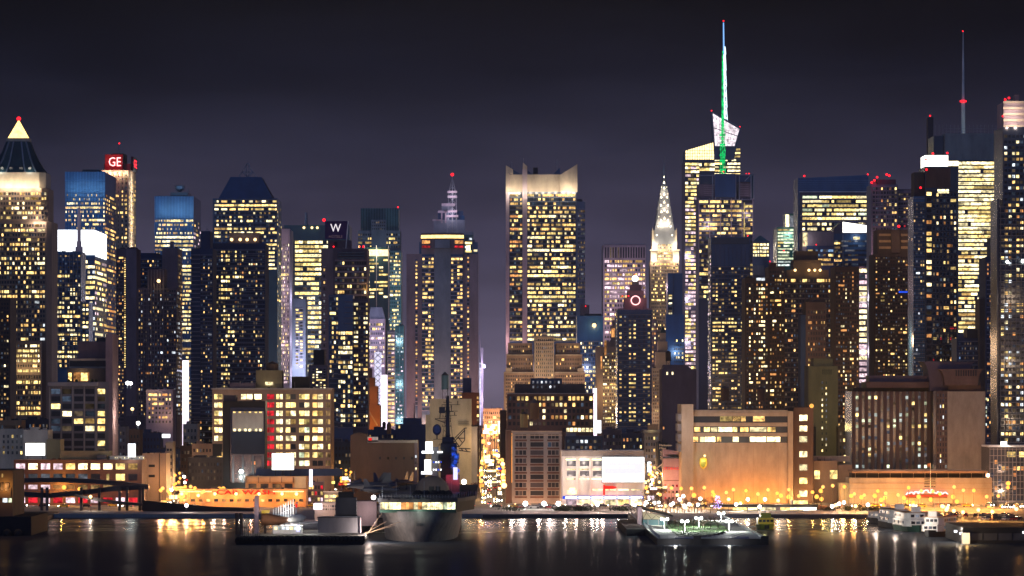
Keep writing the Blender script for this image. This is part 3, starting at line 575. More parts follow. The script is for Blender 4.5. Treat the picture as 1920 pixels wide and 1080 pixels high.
t.beacon(848, 327, 4, 2.0)

t = Tower('hotel_tower', 'symmetrical mauve hotel tower with a rounded golden cornice and four dark window shafts', 2650, 770, 897, 476, 52, 'mauve', body=False)
u = t.u
t.blk(762, 790, 476, None, 1.5, 50, 'mauve', 'wall'); t.blk(869, 897, 476, None, 1.5, 50, 'mauve', 'wall'); t.blk(790, 869, 466, None, 0, 54, 'mauve', 'wall')
t.blk(791, 814, 477, None, -.3, .29, 'g_navy', 'window_shaft'); t.blk(845, 868, 477, None, -.3, .29, 'g_navy', 'window_shaft'); t.blk(778.5, 783, 486, None, 1.2, .29, 'g_navy', 'window_shaft'); t.blk(875.5, 880, 476, None, 1.2, .29, 'g_navy', 'window_shaft')
m = MB(); pts = [(X(789.5+i*80/10, u), t.Y-6*math.sin(math.pi*i/10)) for i in range(11)] + [(X(869.5, u), t.Y+40), (X(789.5, u), t.Y+40)]
m.prism(pts, Z(466, u), Z(437, u)); cr = m.build('crown', 'mauve_dark', t.o)
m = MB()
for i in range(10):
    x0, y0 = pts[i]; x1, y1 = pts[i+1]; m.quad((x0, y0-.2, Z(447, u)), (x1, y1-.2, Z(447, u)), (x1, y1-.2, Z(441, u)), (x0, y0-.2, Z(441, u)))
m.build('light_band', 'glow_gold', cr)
for a, b in ((791.5, 815), (844, 868.5)):
    for c, d, k in ((451, 457, 'o'), (461, 465, 'r')): t.win(a, b, c, d, k, -3.6)
t.blk(815.5, 843.5, 450, 466, -6.3, 4, 'slab', 'pier'); t.blk(814.5, 844.5, 466.2, None, -.5, .49, 'slab', 'pier')
t.grid(791, 814, 482, 770, 3, 36, .62, .55, .55, 'wwwy', 'g_win', yo=-.3, rowv=.5); t.grid(845, 868, 482, 770, 3, 36, .62, .55, .48, 'wwwy', 'g_win', yo=-.3, rowv=.5)
t.grid(778.8, 782.8, 488, 760, 1, 34, .8, .5, .75, 'wwo', 'g_win', yo=1.2, rowv=.3); t.grid(875.8, 879.8, 480, 760, 1, 35, .8, .5, .72, 'wwo', 'g_win', yo=1.2, rowv=.3)
t.blk(870, 887, 440, 476, -.5, 30, 'g_teal', 'corner_block'); t.blk(887, 896, 454, 476, 1, 26, 'g_navy', 'corner_block'); t.grid(871, 886, 444, 475, 2, 4, .7, .5, .6, 'ecy', 'g_win', yo=-.5); t.win(888, 895, 468, 472, 'h', 1); t.win(874, 882, 460, 470, 'h', -.55); t.blk(786, 790, 454, 476, .5, 20, 'g_navy', 'corner_block')
for k, p in ((770, 5200), (800, 3800), (830, 4200), (888, 5200)): t.lamp(k, 800, -40, p*5, (1, .60, .48), 3)
light(t.o, (X(918, u), t.Y+20, Z(700, u)), 16000, (.75, .65, 1), 2)

t = Tower('office_tower', 'dark glass office tower with a floodlit crown of pointed white stone fins', 2750, 955, 1080, 360, 62, 'g_navy')
u = t.u
t.blk(948.5, 955, 322, None, -1, 40, 'pink_stone', 'corner_pier'); t.poly([(948.5, 322), (962, 327), (962, 318), (948.5, 310)], -1, 3, 'stone_pale', 'crown_fin')
t.blk(979.5, 988.5, 318, None, -3, 4.5, 'pink_stone', 'pier'); t.poly([(980, 318), (988.5, 318), (988.5, 312), (980.5, 305)], -3, 8, 'stone_pale', 'crown_fin')
cw = t.blk(953, 1052, 327, 360, 1.5, 52, 'stone_pale', 'crown_wall'); t.poly([(1050, 360), (1082.5, 360), (1082.5, 308), (1050, 328)], -1.5, 3, 'stone_pale', 'crown_fin'); t.poly([(948.5, 360), (954, 360), (954, 324), (948.5, 322)], -1.2, 3, 'stone_pale', 'crown_fin')
t.poly([(962, 327), (979, 327), (962, 318)], 4, 30, 'g_navy', 'crown_glass'); t.poly([(989, 327), (1000, 327), (989, 319)], 4, 30, 'g_navy', 'crown_glass'); t.poly([(1036, 327), (1050, 327), (1050, 314)], 4, 30, 'g_navy', 'crown_glass'); t.poly([(989, 327), (1050, 327), (1050, 324), (989, 324)], 30, 8, 'g_navy', 'crown_glass')
for k, a in ((960, 301), (982, 294), (1005, 312), (1045, 296)): t.mast(k, a, 327, .35, .15, yo=20)
t.blk(1000, 1009, 312, 327, 18, 4, 'grey_dark', 'antenna_base')
for k in (957, 965, 973): t.lamp(k, 362, -6, 3000, (1, .84, .62), 1)
for k in (995, 1006, 1018, 1030, 1042): t.lamp(k, 361, -6, 2200, (1, .84, .62), 1)
for k in (1056, 1066, 1076): t.lamp(k, 360, -8, 3600, (1, .84, .62), 1)
t.lamp(985, 350, -9, 1500, (1, .84, .62), 1); t.grid(956, 979, 362, 640, 5, 31, .95, .55, .48, 'wyyo', 'g_win', 1, run=4); t.grid(989, 1079, 362, 640, 18, 31, .93, .55, .52, 'wyyyhw', 'g_win', 1, run=5, rowv=.8)
t.fins(956, 1079, 362, 640, 30, .35, 'g_black', .5, -.1); t.lamp(940, 640, -10, 9000, (1, .6, .6), 2)
for k in (1010, 1090): t.lamp(k, 700, -60, 30000, (1, .7, .7), 3)

t = Tower('office_tower', 'hazy grey office tower half hidden behind the dark tower with pointed fins', 3350, 1076, 1097, 378, 40, 'slab'); t.grid(1083, 1097, 392, 560, 4, 18, .6, .5, .4, 'ddk', 'g_grey'); t.blk(1082, 1092, 373, 378, 4, 10, 'grey_dark', 'plant_room')
t = Tower('office_tower', 'far brown slab with an orange light at its edge beyond the hotel', 3200, 1089, 1105, 572, 30, 'mauve'); t.beacon(1098, 574, -1, .8)
t = Tower('office_tower', 'blue grey tower with one starry white rooftop light and white windows at its foot', 2600, 1082, 1131, 592, 40, 'g_blue'); t.blk(1097, 1128, 588, 592, 4, 20, 'grey_dark', 'plant_room'); t.grid(1084, 1130, 640, 790, 10, 18, .6, .55, .55, 'yhhw')
MB().ball((X(1114, 2600), t.Y-2, Z(610, 2600)), 1.6).build('floodlight', 'lamp_warm', t.o); t.lamp(1114, 612, -6, 1600, (1, .75, .45)); t.lamp(1100, 690, -20, 9000, (.5, .6, 1), 2)

t = Tower('masonry_hotel', 'tan masonry hotel with terraced wings stepping up to an ornate central tower', 2300, 945, 1097, 697, 50, 'stone')
u = t.u
for a, b, c, d in ((950, 1000, 664, 3), (953, 998, 643, 6), (1041, 1092, 664, 3), (1043, 1088, 643, 6)): t.blk(a, b, c, 697, d, 40, 'stone', 'terrace_wing')
t.blk(948, 960, 690, 697, -.4, 6, 'stone_pale', 'corner_pavilion'); t.blk(1083, 1095, 690, 697, -.4, 6, 'stone_pale', 'corner_pavilion')
t.blk(1002, 1039, 630, None, -1.5, 40, 'stone_pale', 'central_tower'); t.poly([(1014, 630), (1027, 630), (1025, 626), (1020.5, 624), (1016, 626)], -1.2, 3, 'stone_pale', 'pediment')
t.bands(1001, 1040, 632, 640, 2, 1.3, 'stone_pale', .7, -1.5, 'cornice'); t.bands(945, 1001, 699, 699, 1, 2, 'stone_pale', .6, 0, 'cornice'); t.bands(1040, 1097, 699, 699, 1, 2, 'stone_pale', .6, 0, 'cornice')
t.bands(950, 1000, 665.5, 665.5, 1, 2, 'stone_pale', .6, 3, 'cornice'); t.bands(1041, 1092, 665.5, 665.5, 1, 2, 'stone_pale', .6, 3, 'cornice')
t.grid(1004, 1037, 634, 780, 7, 18, .42, .55, .09, 'wwy', yo=-1.5); t.grid(951, 998, 670, 694, 12, 3, .4, .5, .12, 'wwy', yo=3); t.grid(1043, 1090, 670, 694, 12, 3, .4, .5, .10, 'wwy', yo=3); t.grid(955, 997, 646, 662, 10, 2, .4, .5, .1, 'wwy', yo=6); t.grid(1045, 1086, 646, 662, 10, 2, .4, .5, .12, 'wwy', yo=6); t.grid(948, 1000, 702, 800, 13, 13, .4, .5, .08, 'wwy'); t.grid(1041, 1095, 702, 800, 13, 13, .4, .5, .08, 'wwy')
for k in (940, 985, 1055, 1105): t.lamp(k, 770, -42, 26000, (1, .66, .40), 3)
t.lamp(1020, 690, -30, 7000, (1, .72, .45), 2)

t = Tower('apartment_tower', 'tall pinkish white grid tower, dark slots at the top, rows of square lit windows', 3100, 1131, 1211, 460, 60, 'pink_stone')
t.blk(1132, 1211, 458, 461, 2, 50, 'pink_stone', 'parapet'); t.grid(1133, 1210, 463, 484, 13, 1, .5, .95, 0, 'w', 'g_win', rowv=0); t.grid(1133, 1210, 486, 560, 13, 8, .62, .55, .88, 'wwyp', 'g_win', rowv=.15); t.grid(1133, 1210, 560, 720, 13, 17, .62, .55, .62, 'wpyy', 'g_win', rowv=.4)
for a, b in ((1150, 540), (1195, 540), (1135, 620), (1140, 700)): t.lamp(a, b, -26, 11000, (1, .72, .85), 2)
t = Tower('theatre_tower', 'stepped setback tower topped by a glowing white globe above a red ringed clock', 2800, 1150, 1232, 600, 40, 'mauve')
u = t.u
for i, (a, b, c) in enumerate(((1160, 1222, 578), (1171, 1213, 558), (1177, 1208, 544), (1182, 1203, 533))): t.blk(a, b, c, 600-i*16 if i else 600, 2+i*3, 30-i*6, 'mauve', 'setback')
t.blk(1186, 1199, 527, 533, 13, 8, 'stone_pale', 'globe_base'); MB().ball((X(1192, u), t.Y+15, Z(521.5, u)), ML(6.2, u), 0, 12, 8).build('globe', 'glow_board', t.o, True); t.beacon(1192, 514, 15, .6)
m = MB(); ck = []
for k in range(20):
    a, b = 2*math.pi*k/20, 2*math.pi*(k+1)/20; rr = ML(8.2, u); m.bar((X(1192, u)+rr*math.cos(a), t.Y+4, Z(563, u)+rr*math.sin(a)), (X(1192, u)+rr*math.cos(b), t.Y+4, Z(563, u)+rr*math.sin(b)), .55)
dk_ = MB(); dk_.lathe(0, 0, [(ML(8, u), -.3), (ML(8, u), .3)], 20); dk_.v = [(X(1192, u)+p[0], t.Y+4.6+p[2], Z(563, u)+p[1]) for p in dk_.v]
cf = dk_.build('clock_face', 'mauve_dark', t.o); m.build('neon_ring', 'neon_pink', cf); t.lamp(1192, 563, -3, 900, (1, .04, .06)); t.grid(1152, 1230, 604, 690, 16, 9, .5, .5, .5, 'whyo')
for k in (1176, 1209): t.lamp(k, 548, -4, 500, (1, .5, .2))
for k in (1167, 1178, 1179): t.beacon(k, 555, -.5, .7)
t = Tower('apartment_tower', 'slim navy apartment tower standing before the red ringed clock', 2100, 1157.5, 1222, 581, 36, 'g_navy')
t.grid(1159, 1221, 590, 800, 6, 24, .42, .42, .30, 'wyy', 'g_win', colv=1); t.fins(1158, 1221.5, 582, 800, 13, .3, 'navy_wall', .3); t.grid(1157.5, 0, 590, 800, 5, 28, .5, .5, .3, 'wy', 'g_win', 0, 'L')
t = Tower('masonry_building', 'tan setback building with glowing orange window strips along its corner', 2380, 1118, 1160, 650, 30, 'tan'); t.blk(1134, 1160, 640, 650, 2, 22, 'tan', 'setback'); t.blk(1146, 1156, 610, 640, 5, 6, 'tan', 'setback'); t.win(1147, 1153, 615, 632, 'o', 5); t.win(1133, 1137, 640, 668, 'o', -.1); t.win(1126, 1129, 668, 692, 'o'); t.grid(1130, 1159, 660, 800, 6, 20, .5, .5, .45, 'wyyh'); t.lamp(1126, 740, -14, 5200, (1, .62, .3)); t.lamp(1150, 730, -10, 2000, (1, .8, .5))
t = Tower('light_pylon', 'narrow vertical sign glowing white and pink between tan towers', 2300, 1112, 1119, 728, 5, 'glow_pink', 'billboard', part='screen'); t.lamp(1112, 790, -8, 20000, (1, .8, 1), 1); MB().box(X(1111, 2300), X(1127, 2300), t.Y-1, t.Y-.1, Z(812, 2300), Z(788, 2300)).build('screen', 'glow_white', t.o)

# art deco tower with the sunburst crown
t = Tower('art_deco_tower', 'slender art deco tower with a glowing sunburst crown of triangular windows and needle spire', 3950, 1219, 1273, 490, 40, 'stone')
u = t.u
t.blk(1226, 1267, 440, 490, 3, 34, 'stone_pale', 'upper_shaft'); t.blk(1220, 1231, 470, 490, -1.5, 8, 'stone_pale', 'corner_block'); t.blk(1262, 1273, 470, 490, -1.5, 8, 'stone_pale', 'corner_block')
t.bands(1218, 1232, 469, 469, 1, 1.6, 'stone_pale', 2.2, -1, 'eagle_ledge'); t.bands(1261, 1275, 469, 469, 1, 1.6, 'stone_pale', 2.2, -1, 'eagle_ledge')
for a, b in ((1222.5, 1228.5), (1264, 1269.5)): t.blk(a, b, 432, 470, 2, 30, 'stone_pale', 'shoulder')
t.poly([(1222.5, 432), (1225, 432), (1223.5, 427)], 2, 4, 'stone_pale', 'pinnacle'); t.poly([(1267, 432), (1269.5, 432), (1268.5, 427)], 2, 4, 'stone_pale', 'pinnacle')
arcs = [(19.5, 450, 400), (16.8, 428, 386), (14.2, 410, 372), (11.6, 392, 358), (8.6, 376, 347), (5.6, 360, 338), (2.8, 346, 328)]
tri = []
for i, (hw_, yb, yt) in enumerate(arcs):
    pts = []
    for k in range(13):
        a = math.pi*k/12; pts.append((1246+hw_*math.cos(a), yb-(yb-yt)*max(0, math.sin(a))**.8))
    t.poly([(1246-hw_, yb+8)] + [(1246+hw_, yb+8)] + pts[1:-1], 1.5+i*2.2, 32-i*4.4, 'steel', 'crown_arch')
    n = (7, 7, 5, 5, 3, 3, 1)[i]
    for k in range(n):
        a = math.pi*(k+.5)/n if n > 1 else math.pi/2; rr = .72
        cx_, cz_ = 1246+hw_*rr*math.cos(a), yb-(yb-yt)*.80*math.sin(a)
        w_ = min(2.8, hw_*.5); h_ = 4.2; dx, dz = math.cos(a), math.sin(a)
        tip = (X(cx_+dx*h_*.6, u), t.Y+1.3+i*2.2, Z(cz_-dz*h_, u)); l_ = (X(cx_-dz*w_*.6, u), t.Y+1.3+i*2.2, Z(cz_-dx*w_*.6+dz*.8, u)); r2 = (X(cx_+dz*w_*.6, u), t.Y+1.3+i*2.2, Z(cz_+dx*w_*.6+dz*.8, u))
        MB().tri(l_, r2, tip).build('window', 'tri_window', t.o)
m = MB(); m.lathe(X(1246, u), t.Y+18, [(2.6, Z(338, u)), (1.6, Z(320, u)), (.5, Z(306, u)), (.18, Z(290, u))], 8); m.build('needle', 'steel', t.o)
t.grid(1233, 1260, 440, 488, 6, 8, .55, .5, .6, 'wyh', yo=3); t.grid(1221, 1272, 492, 640, 13, 20, .5, .45, .45, 'wyy')
for k in (1224, 1229, 1264, 1269): t.lamp(k, 488, -6, 7000, (1, .86, .64), 1); t.lamp(k, 462, -6, 10000, (1, .86, .64), 1)
for k, z in ((1240, 420), (1252, 420), (1246, 390), (1246, 360)): t.lamp(k, z, -10, 7500, (1, .82, .58), 1)
for z in (520, 580): t.lamp(1240, z, -26, 8000, (1, .8, .6), 2)

t = Tower('office_tower', 'twin blue glass slabs in front of the art deco tower', 3000, 1252, 1262, 512, 40, 'g_blue'); t.blk(1263, 1280, 512, None, 4, 30, 'g_blue', 'glass_slab'); t.blk(1248, 1282, 590, None, -6, 5.9, 'g_blue', 'low_slab'); t.grid(1253, 1261, 552, 590, 1, 7, .8, .6, .7, 'yh'); t.lamp(1268, 660, -30, 9000, (.3, .55, 1), 3); t.grid(1263, 1281, 635, 690, 4, 6, .6, .5, .5, 'hy', 'g_win', yo=-6)
t = Tower('masonry_tower', 'old tan setback tower with a lantern top in front of the blue glass slabs', 2280, 1222, 1260, 690, 30, 'tan'); t.blk(1230, 1257, 660, 690, 2, 22, 'tan', 'setback'); t.blk(1234, 1252, 640, 660, 4, 16, 'tan', 'setback'); t.blk(1239, 1249, 624, 640, 6, 9, 'tan', 'lantern'); t.poly([(1238, 624), (1250, 624), (1245, 612), (1243, 612)], 6, 9, 'copper', 'roof'); t.grid(1224, 1258, 694, 800, 7, 14, .4, .5, .2, 'ywo'); t.lamp(1228, 780, -12, 3600, (1, .7, .45)); t.lamp(1246, 690, -16, 2200, (1, .75, .5))

# faceted glass tower with the lit spire
t = Tower('glass_tower', 'faceted glass tower with a slanted glowing top and a tall pale blue lit spire', 3300, 1284, 1340, 300, 70, 'pink_stone', body=False)
u = t.u
t.poly([(1284, 300), (1340, 300), (1340, 264), (1285, 281)], 0, 50, 'slab', 'screen_wall'); MB().box(*t.box(1284, 1388, 300, None, 0, 70)).build('wall', 'g_mauve', t.o)
m = MB()
m.xprism([(X(1339, u), Z(300, u)), (X(1376, u), Z(300, u)), (X(1387.5, u), Z(240, u)), (X(1334, u), Z(210, u))], t.Y-3, t.Y+30); m.build('slanted_shard', 'slab', t.o)
m = MB(); m.quad((X(1340, u), t.Y-3.2, Z(274, u)), (X(1377, u), t.Y-3.2, Z(274, u)), (X(1386.5, u), t.Y-3.2, Z(243, u)), (X(1336, u), t.Y-3.2, Z(213, u)))
gl = m.build('glowing_glass', 'glow_shard', t.o)
m = MB()
for k in range(9):
    f = k/8; m.bar((X(1336+50*f, u), t.Y-3.4, Z(213+30*f, u)), (X(1340+37*f, u), t.Y-3.4, Z(274, u)), .16)
for k in range(1, 7): z_ = 222+k*8; m.bar((X(1337, u), t.Y-3.4, Z(z_, u)), (X(1386-max(0, z_-243)*.3, u), t.Y-3.4, Z(max(z_, 243), u)), .14)
m.build('glazing_bar', 'pink_stone', gl)
m = MB()
for a, b in (((1334, 210), (1387.5, 240)), ((1334, 210), (1340, 276)), ((1387.5, 240), (1377, 276)), ((1340, 276), (1377, 276)), ((1338, 240), (1383, 256))): m.bar((X(a[0], u), t.Y-3.5, Z(a[1], u)), (X(b[0], u), t.Y-3.5, Z(b[1], u)), .5)
m.build('edge_frame', 'steel', gl); t.beacon(1334, 208, -3, 1.0); t.beacon(1387, 238, -3, 1.0)
m = MB()
for k in range(13): m.bar((X(1285+k*4.5, u), t.Y-.4, Z(300, u)), (X(1285+k*4.5, u), t.Y-.4, Z(281-17*k/12.2, u)), .25)
for z in (282, 288, 294): m.bar((X(1285, u), t.Y-.4, Z(z, u)), (X(1339, u), t.Y-.4, Z(z, u)), .25)
m.build('glazing_bar', 'grey_dark', t.o); m = MB(); m.xprism([(X(1285.5, u), Z(299, u)), (X(1338.5, u), Z(299, u)), (X(1338.5, u), Z(267, u)), (X(1285.5, u), Z(282.5, u))], t.Y-.25, t.Y-.05); m.build('glowing_glass', 'glow_warm', t.o)
t.grid(1285, 1311, 304, 440, 4, 17, .97, .6, .9, 'yyhp', 'g_mauve', rowv=.15); t.grid(1311, 1340, 304, 322, 5, 2, .95, .6, .9, 'yyh', rowv=.1); t.grid(1340, 1388, 277, 330, 5, 7, .97, .5, .9, 'yhh', 'g_mauve', 1, rowv=.1)
t.grid(1285, 1311, 440, 760, 4, 38, .95, .6, .85, 'yypp', 'g_mauve', rowv=.2); t.grid(1312, 1338, 440, 760, 4, 38, .95, .55, .72, 'yywp', 'g_mauve', 1, rowv=.4); t.fins(1311, 1311.8, 330, 760, 2, 1.5, 'pink_stone', 1.2)
for z in (480, 560, 640, 720): t.lamp(1290, z, -24, 14000, (.85, .72, 1), 2)
m = MB(); y = t.Y+14
pf = [(225, 6.2), (200, 5.0), (160, 3.6), (130, 2.6), (100, 1.7), (85, 1.1)]
for (z0, w0), (z1, w1) in zip(pf, pf[1:]):
    for k in (-1, 1):
        m.bar((X(1361+k*w0*.7, u), y, Z(z0, u)), (X(1360+k*w1*.7, u), y, Z(z1, u)), .55)
    for q in range(5):
        za, zb = z0+(z1-z0)*q/5, z0+(z1-z0)*(q+1)/5; wa, wb = w0+(w1-w0)*q/5, w0+(w1-w0)*(q+1)/5; k = 1 if q % 2 else -1
        m.bar((X(1361+k*wa*.7, u), y, Z(za, u)), (X(1360.5-k*wb*.7, u), y, Z(zb, u)), .5)
m.bar((X(1360.5, u), y, Z(228, u)), (X(1358.6, u), y, Z(100, u)), .9, 0, 6, .6); sp_ = m.build('spire', 'glow_ice', t.o); MB().bar((X(1358.6, u), y, Z(100, u)), (X(1358, u), y, Z(40, u)), .8, 0, 6, .5).build('spire_tip', 'blue_tip', sp_); MB().ball((X(1358, u), y, Z(37, u)), .8).build('beacon', 'beacon_red', t.o)

t = Tower('office_tower', 'framed office tower with a blank dark roof sign and a green lit lattice mast', 3000, 1310, 1412, 372, 60, 'g_mauve')
u = t.u
m = MB()
for k in (1336, 1341, 1379, 1386, 1408, 1413): m.box(X(k-1, u), X(k+1, u), t.Y-2.5, t.Y-1.2, Z(374, u), Z(327, u))
m.box(X(1310, u), X(1340, u), t.Y-2.5, t.Y-1.2, Z(330, u), Z(328, u)); m.box(X(1379, u), X(1414, u), t.Y-2.5, t.Y-1.2, Z(329, u), Z(326.5, u))
m.bar((X(1396, u), t.Y-1.8, Z(340, u)), (X(1408, u), t.Y-1.8, Z(328, u)), .5)
fr = m.build('roof_frame', 'steel', t.o)
t.blk(1340.5, 1378.5, 326, 370, -4, 6, 'g_navy', 'roof_sign'); t.blk(1379.5, 1409, 329, 341, 1, 10, 'g_navy', 'side_sign'); t.blk(1310, 1340, 345, 372, 3, 40, 'mauve', 'drum'); t.blk(1386, 1408, 342, 372, 3, 40, 'mauve', 'drum'); t.blk(1406.5, 1415, 328, 376, 8, 20, 'g_teal', 'side_bay')
t.bands(1320, 1340, 348, 366, 6, 1, 'pink_stone', .5, 3, 'louvre'); t.bands(1387, 1404, 345, 366, 6, 1, 'pink_stone', .5, 3, 'louvre')
t.fins(1310.5, 1411.5, 372, 560, 6, 1.3, 'pink_stone', 1.0); t.bands(1310, 1412, 374, 560, 21, .9, 'slab', .6); t.grid(1311, 1411, 374, 560, 20, 20, .95, .55, .38, 'yyw', 'g_win', 1, run=5); t.win(1394.5, 1396, 380, 446, 'y', -1.2)
t.beacon(1356, 322, -2, 1.0); t.beacon(1404, 326, -2, 1.0); t.beacon(1399, 326, -2, .8); t.lamp(1330, 420, -26, 9000, (.9, .7, .9), 2); t.lamp(1400, 400, -26, 6000, (.9, .7, .9), 2)
m = MB(); y = t.Y+10; zz = [326, 310, 295, 280, 265, 250, 235, 215, 190, 165, 140, 115, 94]; wv = [10, 8, 6.5, 8, 5, 6, 4, 3, 2.8, 2.4, 2.0, 1.5, .8]
for i in range(12):
    for k in (-1, 1):
        m.bar((X(1356+k*wv[i]*.55, u), y, Z(zz[i], u)), (X(1356.5+k*wv[i+1]*.55, u), y, Z(zz[i+1], u)), .38)
        for q in range(2):
            za = zz[i]+(zz[i+1]-zz[i])*q/2; zb = zz[i]+(zz[i+1]-zz[i])*(q+1)/2; m.bar((X(1356+k*wv[i]*.55, u), y, Z(za, u)), (X(1356-k*wv[i+1]*.55, u), y, Z(zb, u)), .3)
m.bar((X(1356, u), y, Z(326, u)), (X(1356.5, u), y, Z(94, u)), .8, 0, 6, .4)
for z in (318, 300, 290, 270, 252): m.lathe(X(1356, u), y, [(2.6, Z(z+1.5, u)), (2.6, Z(z-1.5, u))], 8)
m.build('lattice_mast', 'glow_green', t.o)

t = Tower('apartment_tower', 'flat topped black apartment tower in front of the green mast tower, few yellow lights', 2220, 1333, 1407, 444, 40, 'g_navy')
t.blk(1335, 1405, 446, 458, -.3, .29, 'g_black', 'parapet'); t.grid(1335, 1406, 500, 790, 10, 36, .6, .45, .30, 'wyyd', 'g_win', colv=1); t.fins(1334, 1406, 458, 790, 10, .5, 'navy_wall', .5); t.beacon(1402, 442, 0, .7); t.grid(1333, 0, 470, 790, 7, 40, .6, .5, .35, 'phk', 'g_win', 0, 'L')
t = Tower('apartment_tower', 'small pale tower with a teal pyramid roof and ranks of white windows', 3150, 1409, 1443, 452, 40, 'slab'); t.poly([(1412, 452), (1441, 452), (1428, 442), (1424, 442)], 2, 30, 'teal', 'roof'); t.grid(1411, 1442, 455, 482, 6, 4, .6, .6, .7, 'yhh'); t.blk(1408, 1432, 482, 500, -5, 4.9, 'slab', 'lower_wing'); t.blk(1409, 1432, 498, 516, -6, .9, 'concrete', 'blank_panel')
t = Tower('apartment_tower', 'dark brown apartment block with double columns of white windows and a lit rooftop bar', 2060, 1397, 1441, 521, 36, 'dark_brown'); t.win(1418, 1434, 521, 526, 'c', -.2); t.grid(1399, 1440, 530, 790, 7, 30, .5, .5, .28, 'whho', 'g_win', colv=1)
t = Tower('apartment_tower', 'dark brown apartment tower with a small chimney, one column of lit windows', 2090, 1441, 1471, 500, 36, 'dark_brown'); t.blk(1444, 1456, 492, 500, 3, 12, 'dark_brown', 'chimney'); t.grid(1443, 1470, 506, 790, 5, 33, .5, .5, .26, 'whwo', 'g_win', colv=1); t.beacon(1444, 490, 2, .6); t.beacon(1470, 470, 2, .7)
t = Tower('office_tower', 'green glass corner tower with bright white edges behind the brown apartment towers', 3300, 1457, 1497, 426, 60, 'g_teal'); t.blk(1473, 1497, 400, 426, 4, 40, 'g_teal', 'upper_tower'); t.grid(1458, 1497, 428, 500, 6, 11, .9, .55, .85, 'gyge', 'g_teal', 1, rowv=.2); t.win(1473.5, 1480, 402, 425, 'h', 4); t.win(1481, 1496, 404, 425, 'k', 4); t.lamp(1480, 440, -26, 14000, (.4, 1, .75), 2)
t = Tower('office_tower', 'wide blue glass tower with a slanted roof and a lower block of brightly lit floors', 3150, 1497, 1634, 342, 60, 'g_blue', body=False)
u = t.u
m = MB(); m.xprism([(X(1496, u), Z(560, u)), (X(1636, u), Z(560, u)), (X(1628, u), Z(328, u)), (X(1496, u), Z(334, u))], t.Y, t.Y+60); m.box(*t.box(1497, 1634, 560, None, 0, 60)); m.build('wall', 'g_blue', t.o)
t.blk(1500, 1628, 359, 480, -4, 3.9, 'g_mauve', 'front_block'); t.bands(1498, 1629, 360, 360, 1, 1.6, 'white_paint', 1.2, -4, 'roof_edge'); t.grid(1504, 1627, 366, 414, 22, 5, .95, .58, .88, 'gyyhy', 'g_win', 1, yo=-4, run=9, rowv=.1); t.grid(1504, 1627, 416, 480, 22, 6, .95, .55, .7, 'yhh', 'g_win', 1, yo=-4, run=9, rowv=.1); t.bands(1500, 1628, 405, 416, 2, 2.2, 'pink_stone', .6, -4)
t.bands(1497, 1630, 338, 356, 6, .5, 'blue_rib', .4); t.beacon(1508, 330, -1, 1.3); t.beacon(1627, 327, -1, 1.1); t.blk(1500, 1632, 480, None, -4, 3.9, 'g_blue', 'lower_block')
t = Tower('office_tower', 'angled glass tower with a bright white slanted lantern top', 2880, 1563, 1636, 438, 50, 'g_navy'); u = t.u
m = MB(); m.quad((X(1580, u), t.Y-.3, Z(436, u)), (X(1634, u), t.Y-.3, Z(436, u)), (X(1634, u), t.Y-.3, Z(424, u)), (X(1580, u), t.Y-.3, Z(416, u))); m.build('glowing_glass', 'glow_board', t.o); t.poly([(1563, 438), (1634, 438), (1634, 422), (1580, 414), (1563, 428)], 0, 40, 'g_mauve', 'lantern'); t.grid(1565, 1634, 448, 500, 9, 5, .9, .4, .25, 'ydk', 'g_win', 1); t.fins(1580, 1581, 440, 500, 2, .6, 'slab', .5); t.win(1600, 1612, 444, 449, 'h'); t.lamp(1606, 446, -6, 2600, (.9, .95, 1)); t.grid(1564, 1579, 452, 500, 3, 5, .9, .5, .6, 'wdy', 'g_win', 1)
t = Tower('office_tower', 'low mauve slab with one edge of blazing white light beside the angled glass tower', 2820, 1505, 1563, 434, 40, 'mauve'); t.win(1505, 1514, 436, 462, 'h'); t.blk(1512, 1563, 461, None, -3, 2.9, 'g_navy', 'lower_front'); t.grid(1514, 1562, 466, 500, 8, 4, .9, .5, .45, 'wydb', 'g_win', 1, yo=-3); t.beacon(1530, 459, -3, .8); t.lamp(1504, 450, -6, 3000, (1, 1, 1)); t.beacon(1508, 458, -4, .6)
t = Tower('art_deco_building', 'brown art deco apartment block rising in tiers with yellow lamps on the terrace', 2200, 1469, 1565, 520, 44, 'brown')
for a, b, c, d, e in ((1476, 1554, 506, 520, 2), (1489, 1541, 487, 506, 5), (1494, 1536, 470, 487, 8)): t.blk(a, b, c, d, e, 34-e, 'brown', 'tier')
for k in (1491, 1517, 1528, 1538): MB().ball((X(k, 2200), t.Y+1, Z(506.5, 2200)), .9, 0, 6, 4).build('terrace_lamp', 'lamp_warm', t.o); t.lamp(k, 505, -1, 420, (1, .72, .25))
t.grid(1471, 1563, 522, 530, 14, 1, .5, .7, .6, 'wy', rowv=0); t.grid(1471, 1563, 532, 800, 14, 26, .5, .5, .13, 'woyo', 'g_win', colv=1); t.fins(1470, 1564, 532, 800, 8, 1.2, 'brown', .5)
t = Tower('apartment_building', 'dark brown lower block with a rounded parapet before the art deco tiers', 2020, 1511, 1549, 566, 30, 'dark_brown'); t.poly([(1516, 566), (1549, 566), (1544, 558), (1522, 558)], 2, 20, 'dark_brown', 'parapet'); t.grid(1514, 1548, 580, 690, 6, 10, .4, .5, .14, 'wo'); t.blk(1502, 1511, 590, None, 2, 24, 'navy_wall', 'side_wing')
t = Tower('apartment_tower', 'dark brown apartment slab with scattered orange and white windows beside bright pink floors', 2120, 1565, 1611, 500, 36, 'dark_brown'); t.grid(1567, 1610, 508, 800, 8, 34, .5, .5, .2, 'whoo', 'g_win', colv=1)
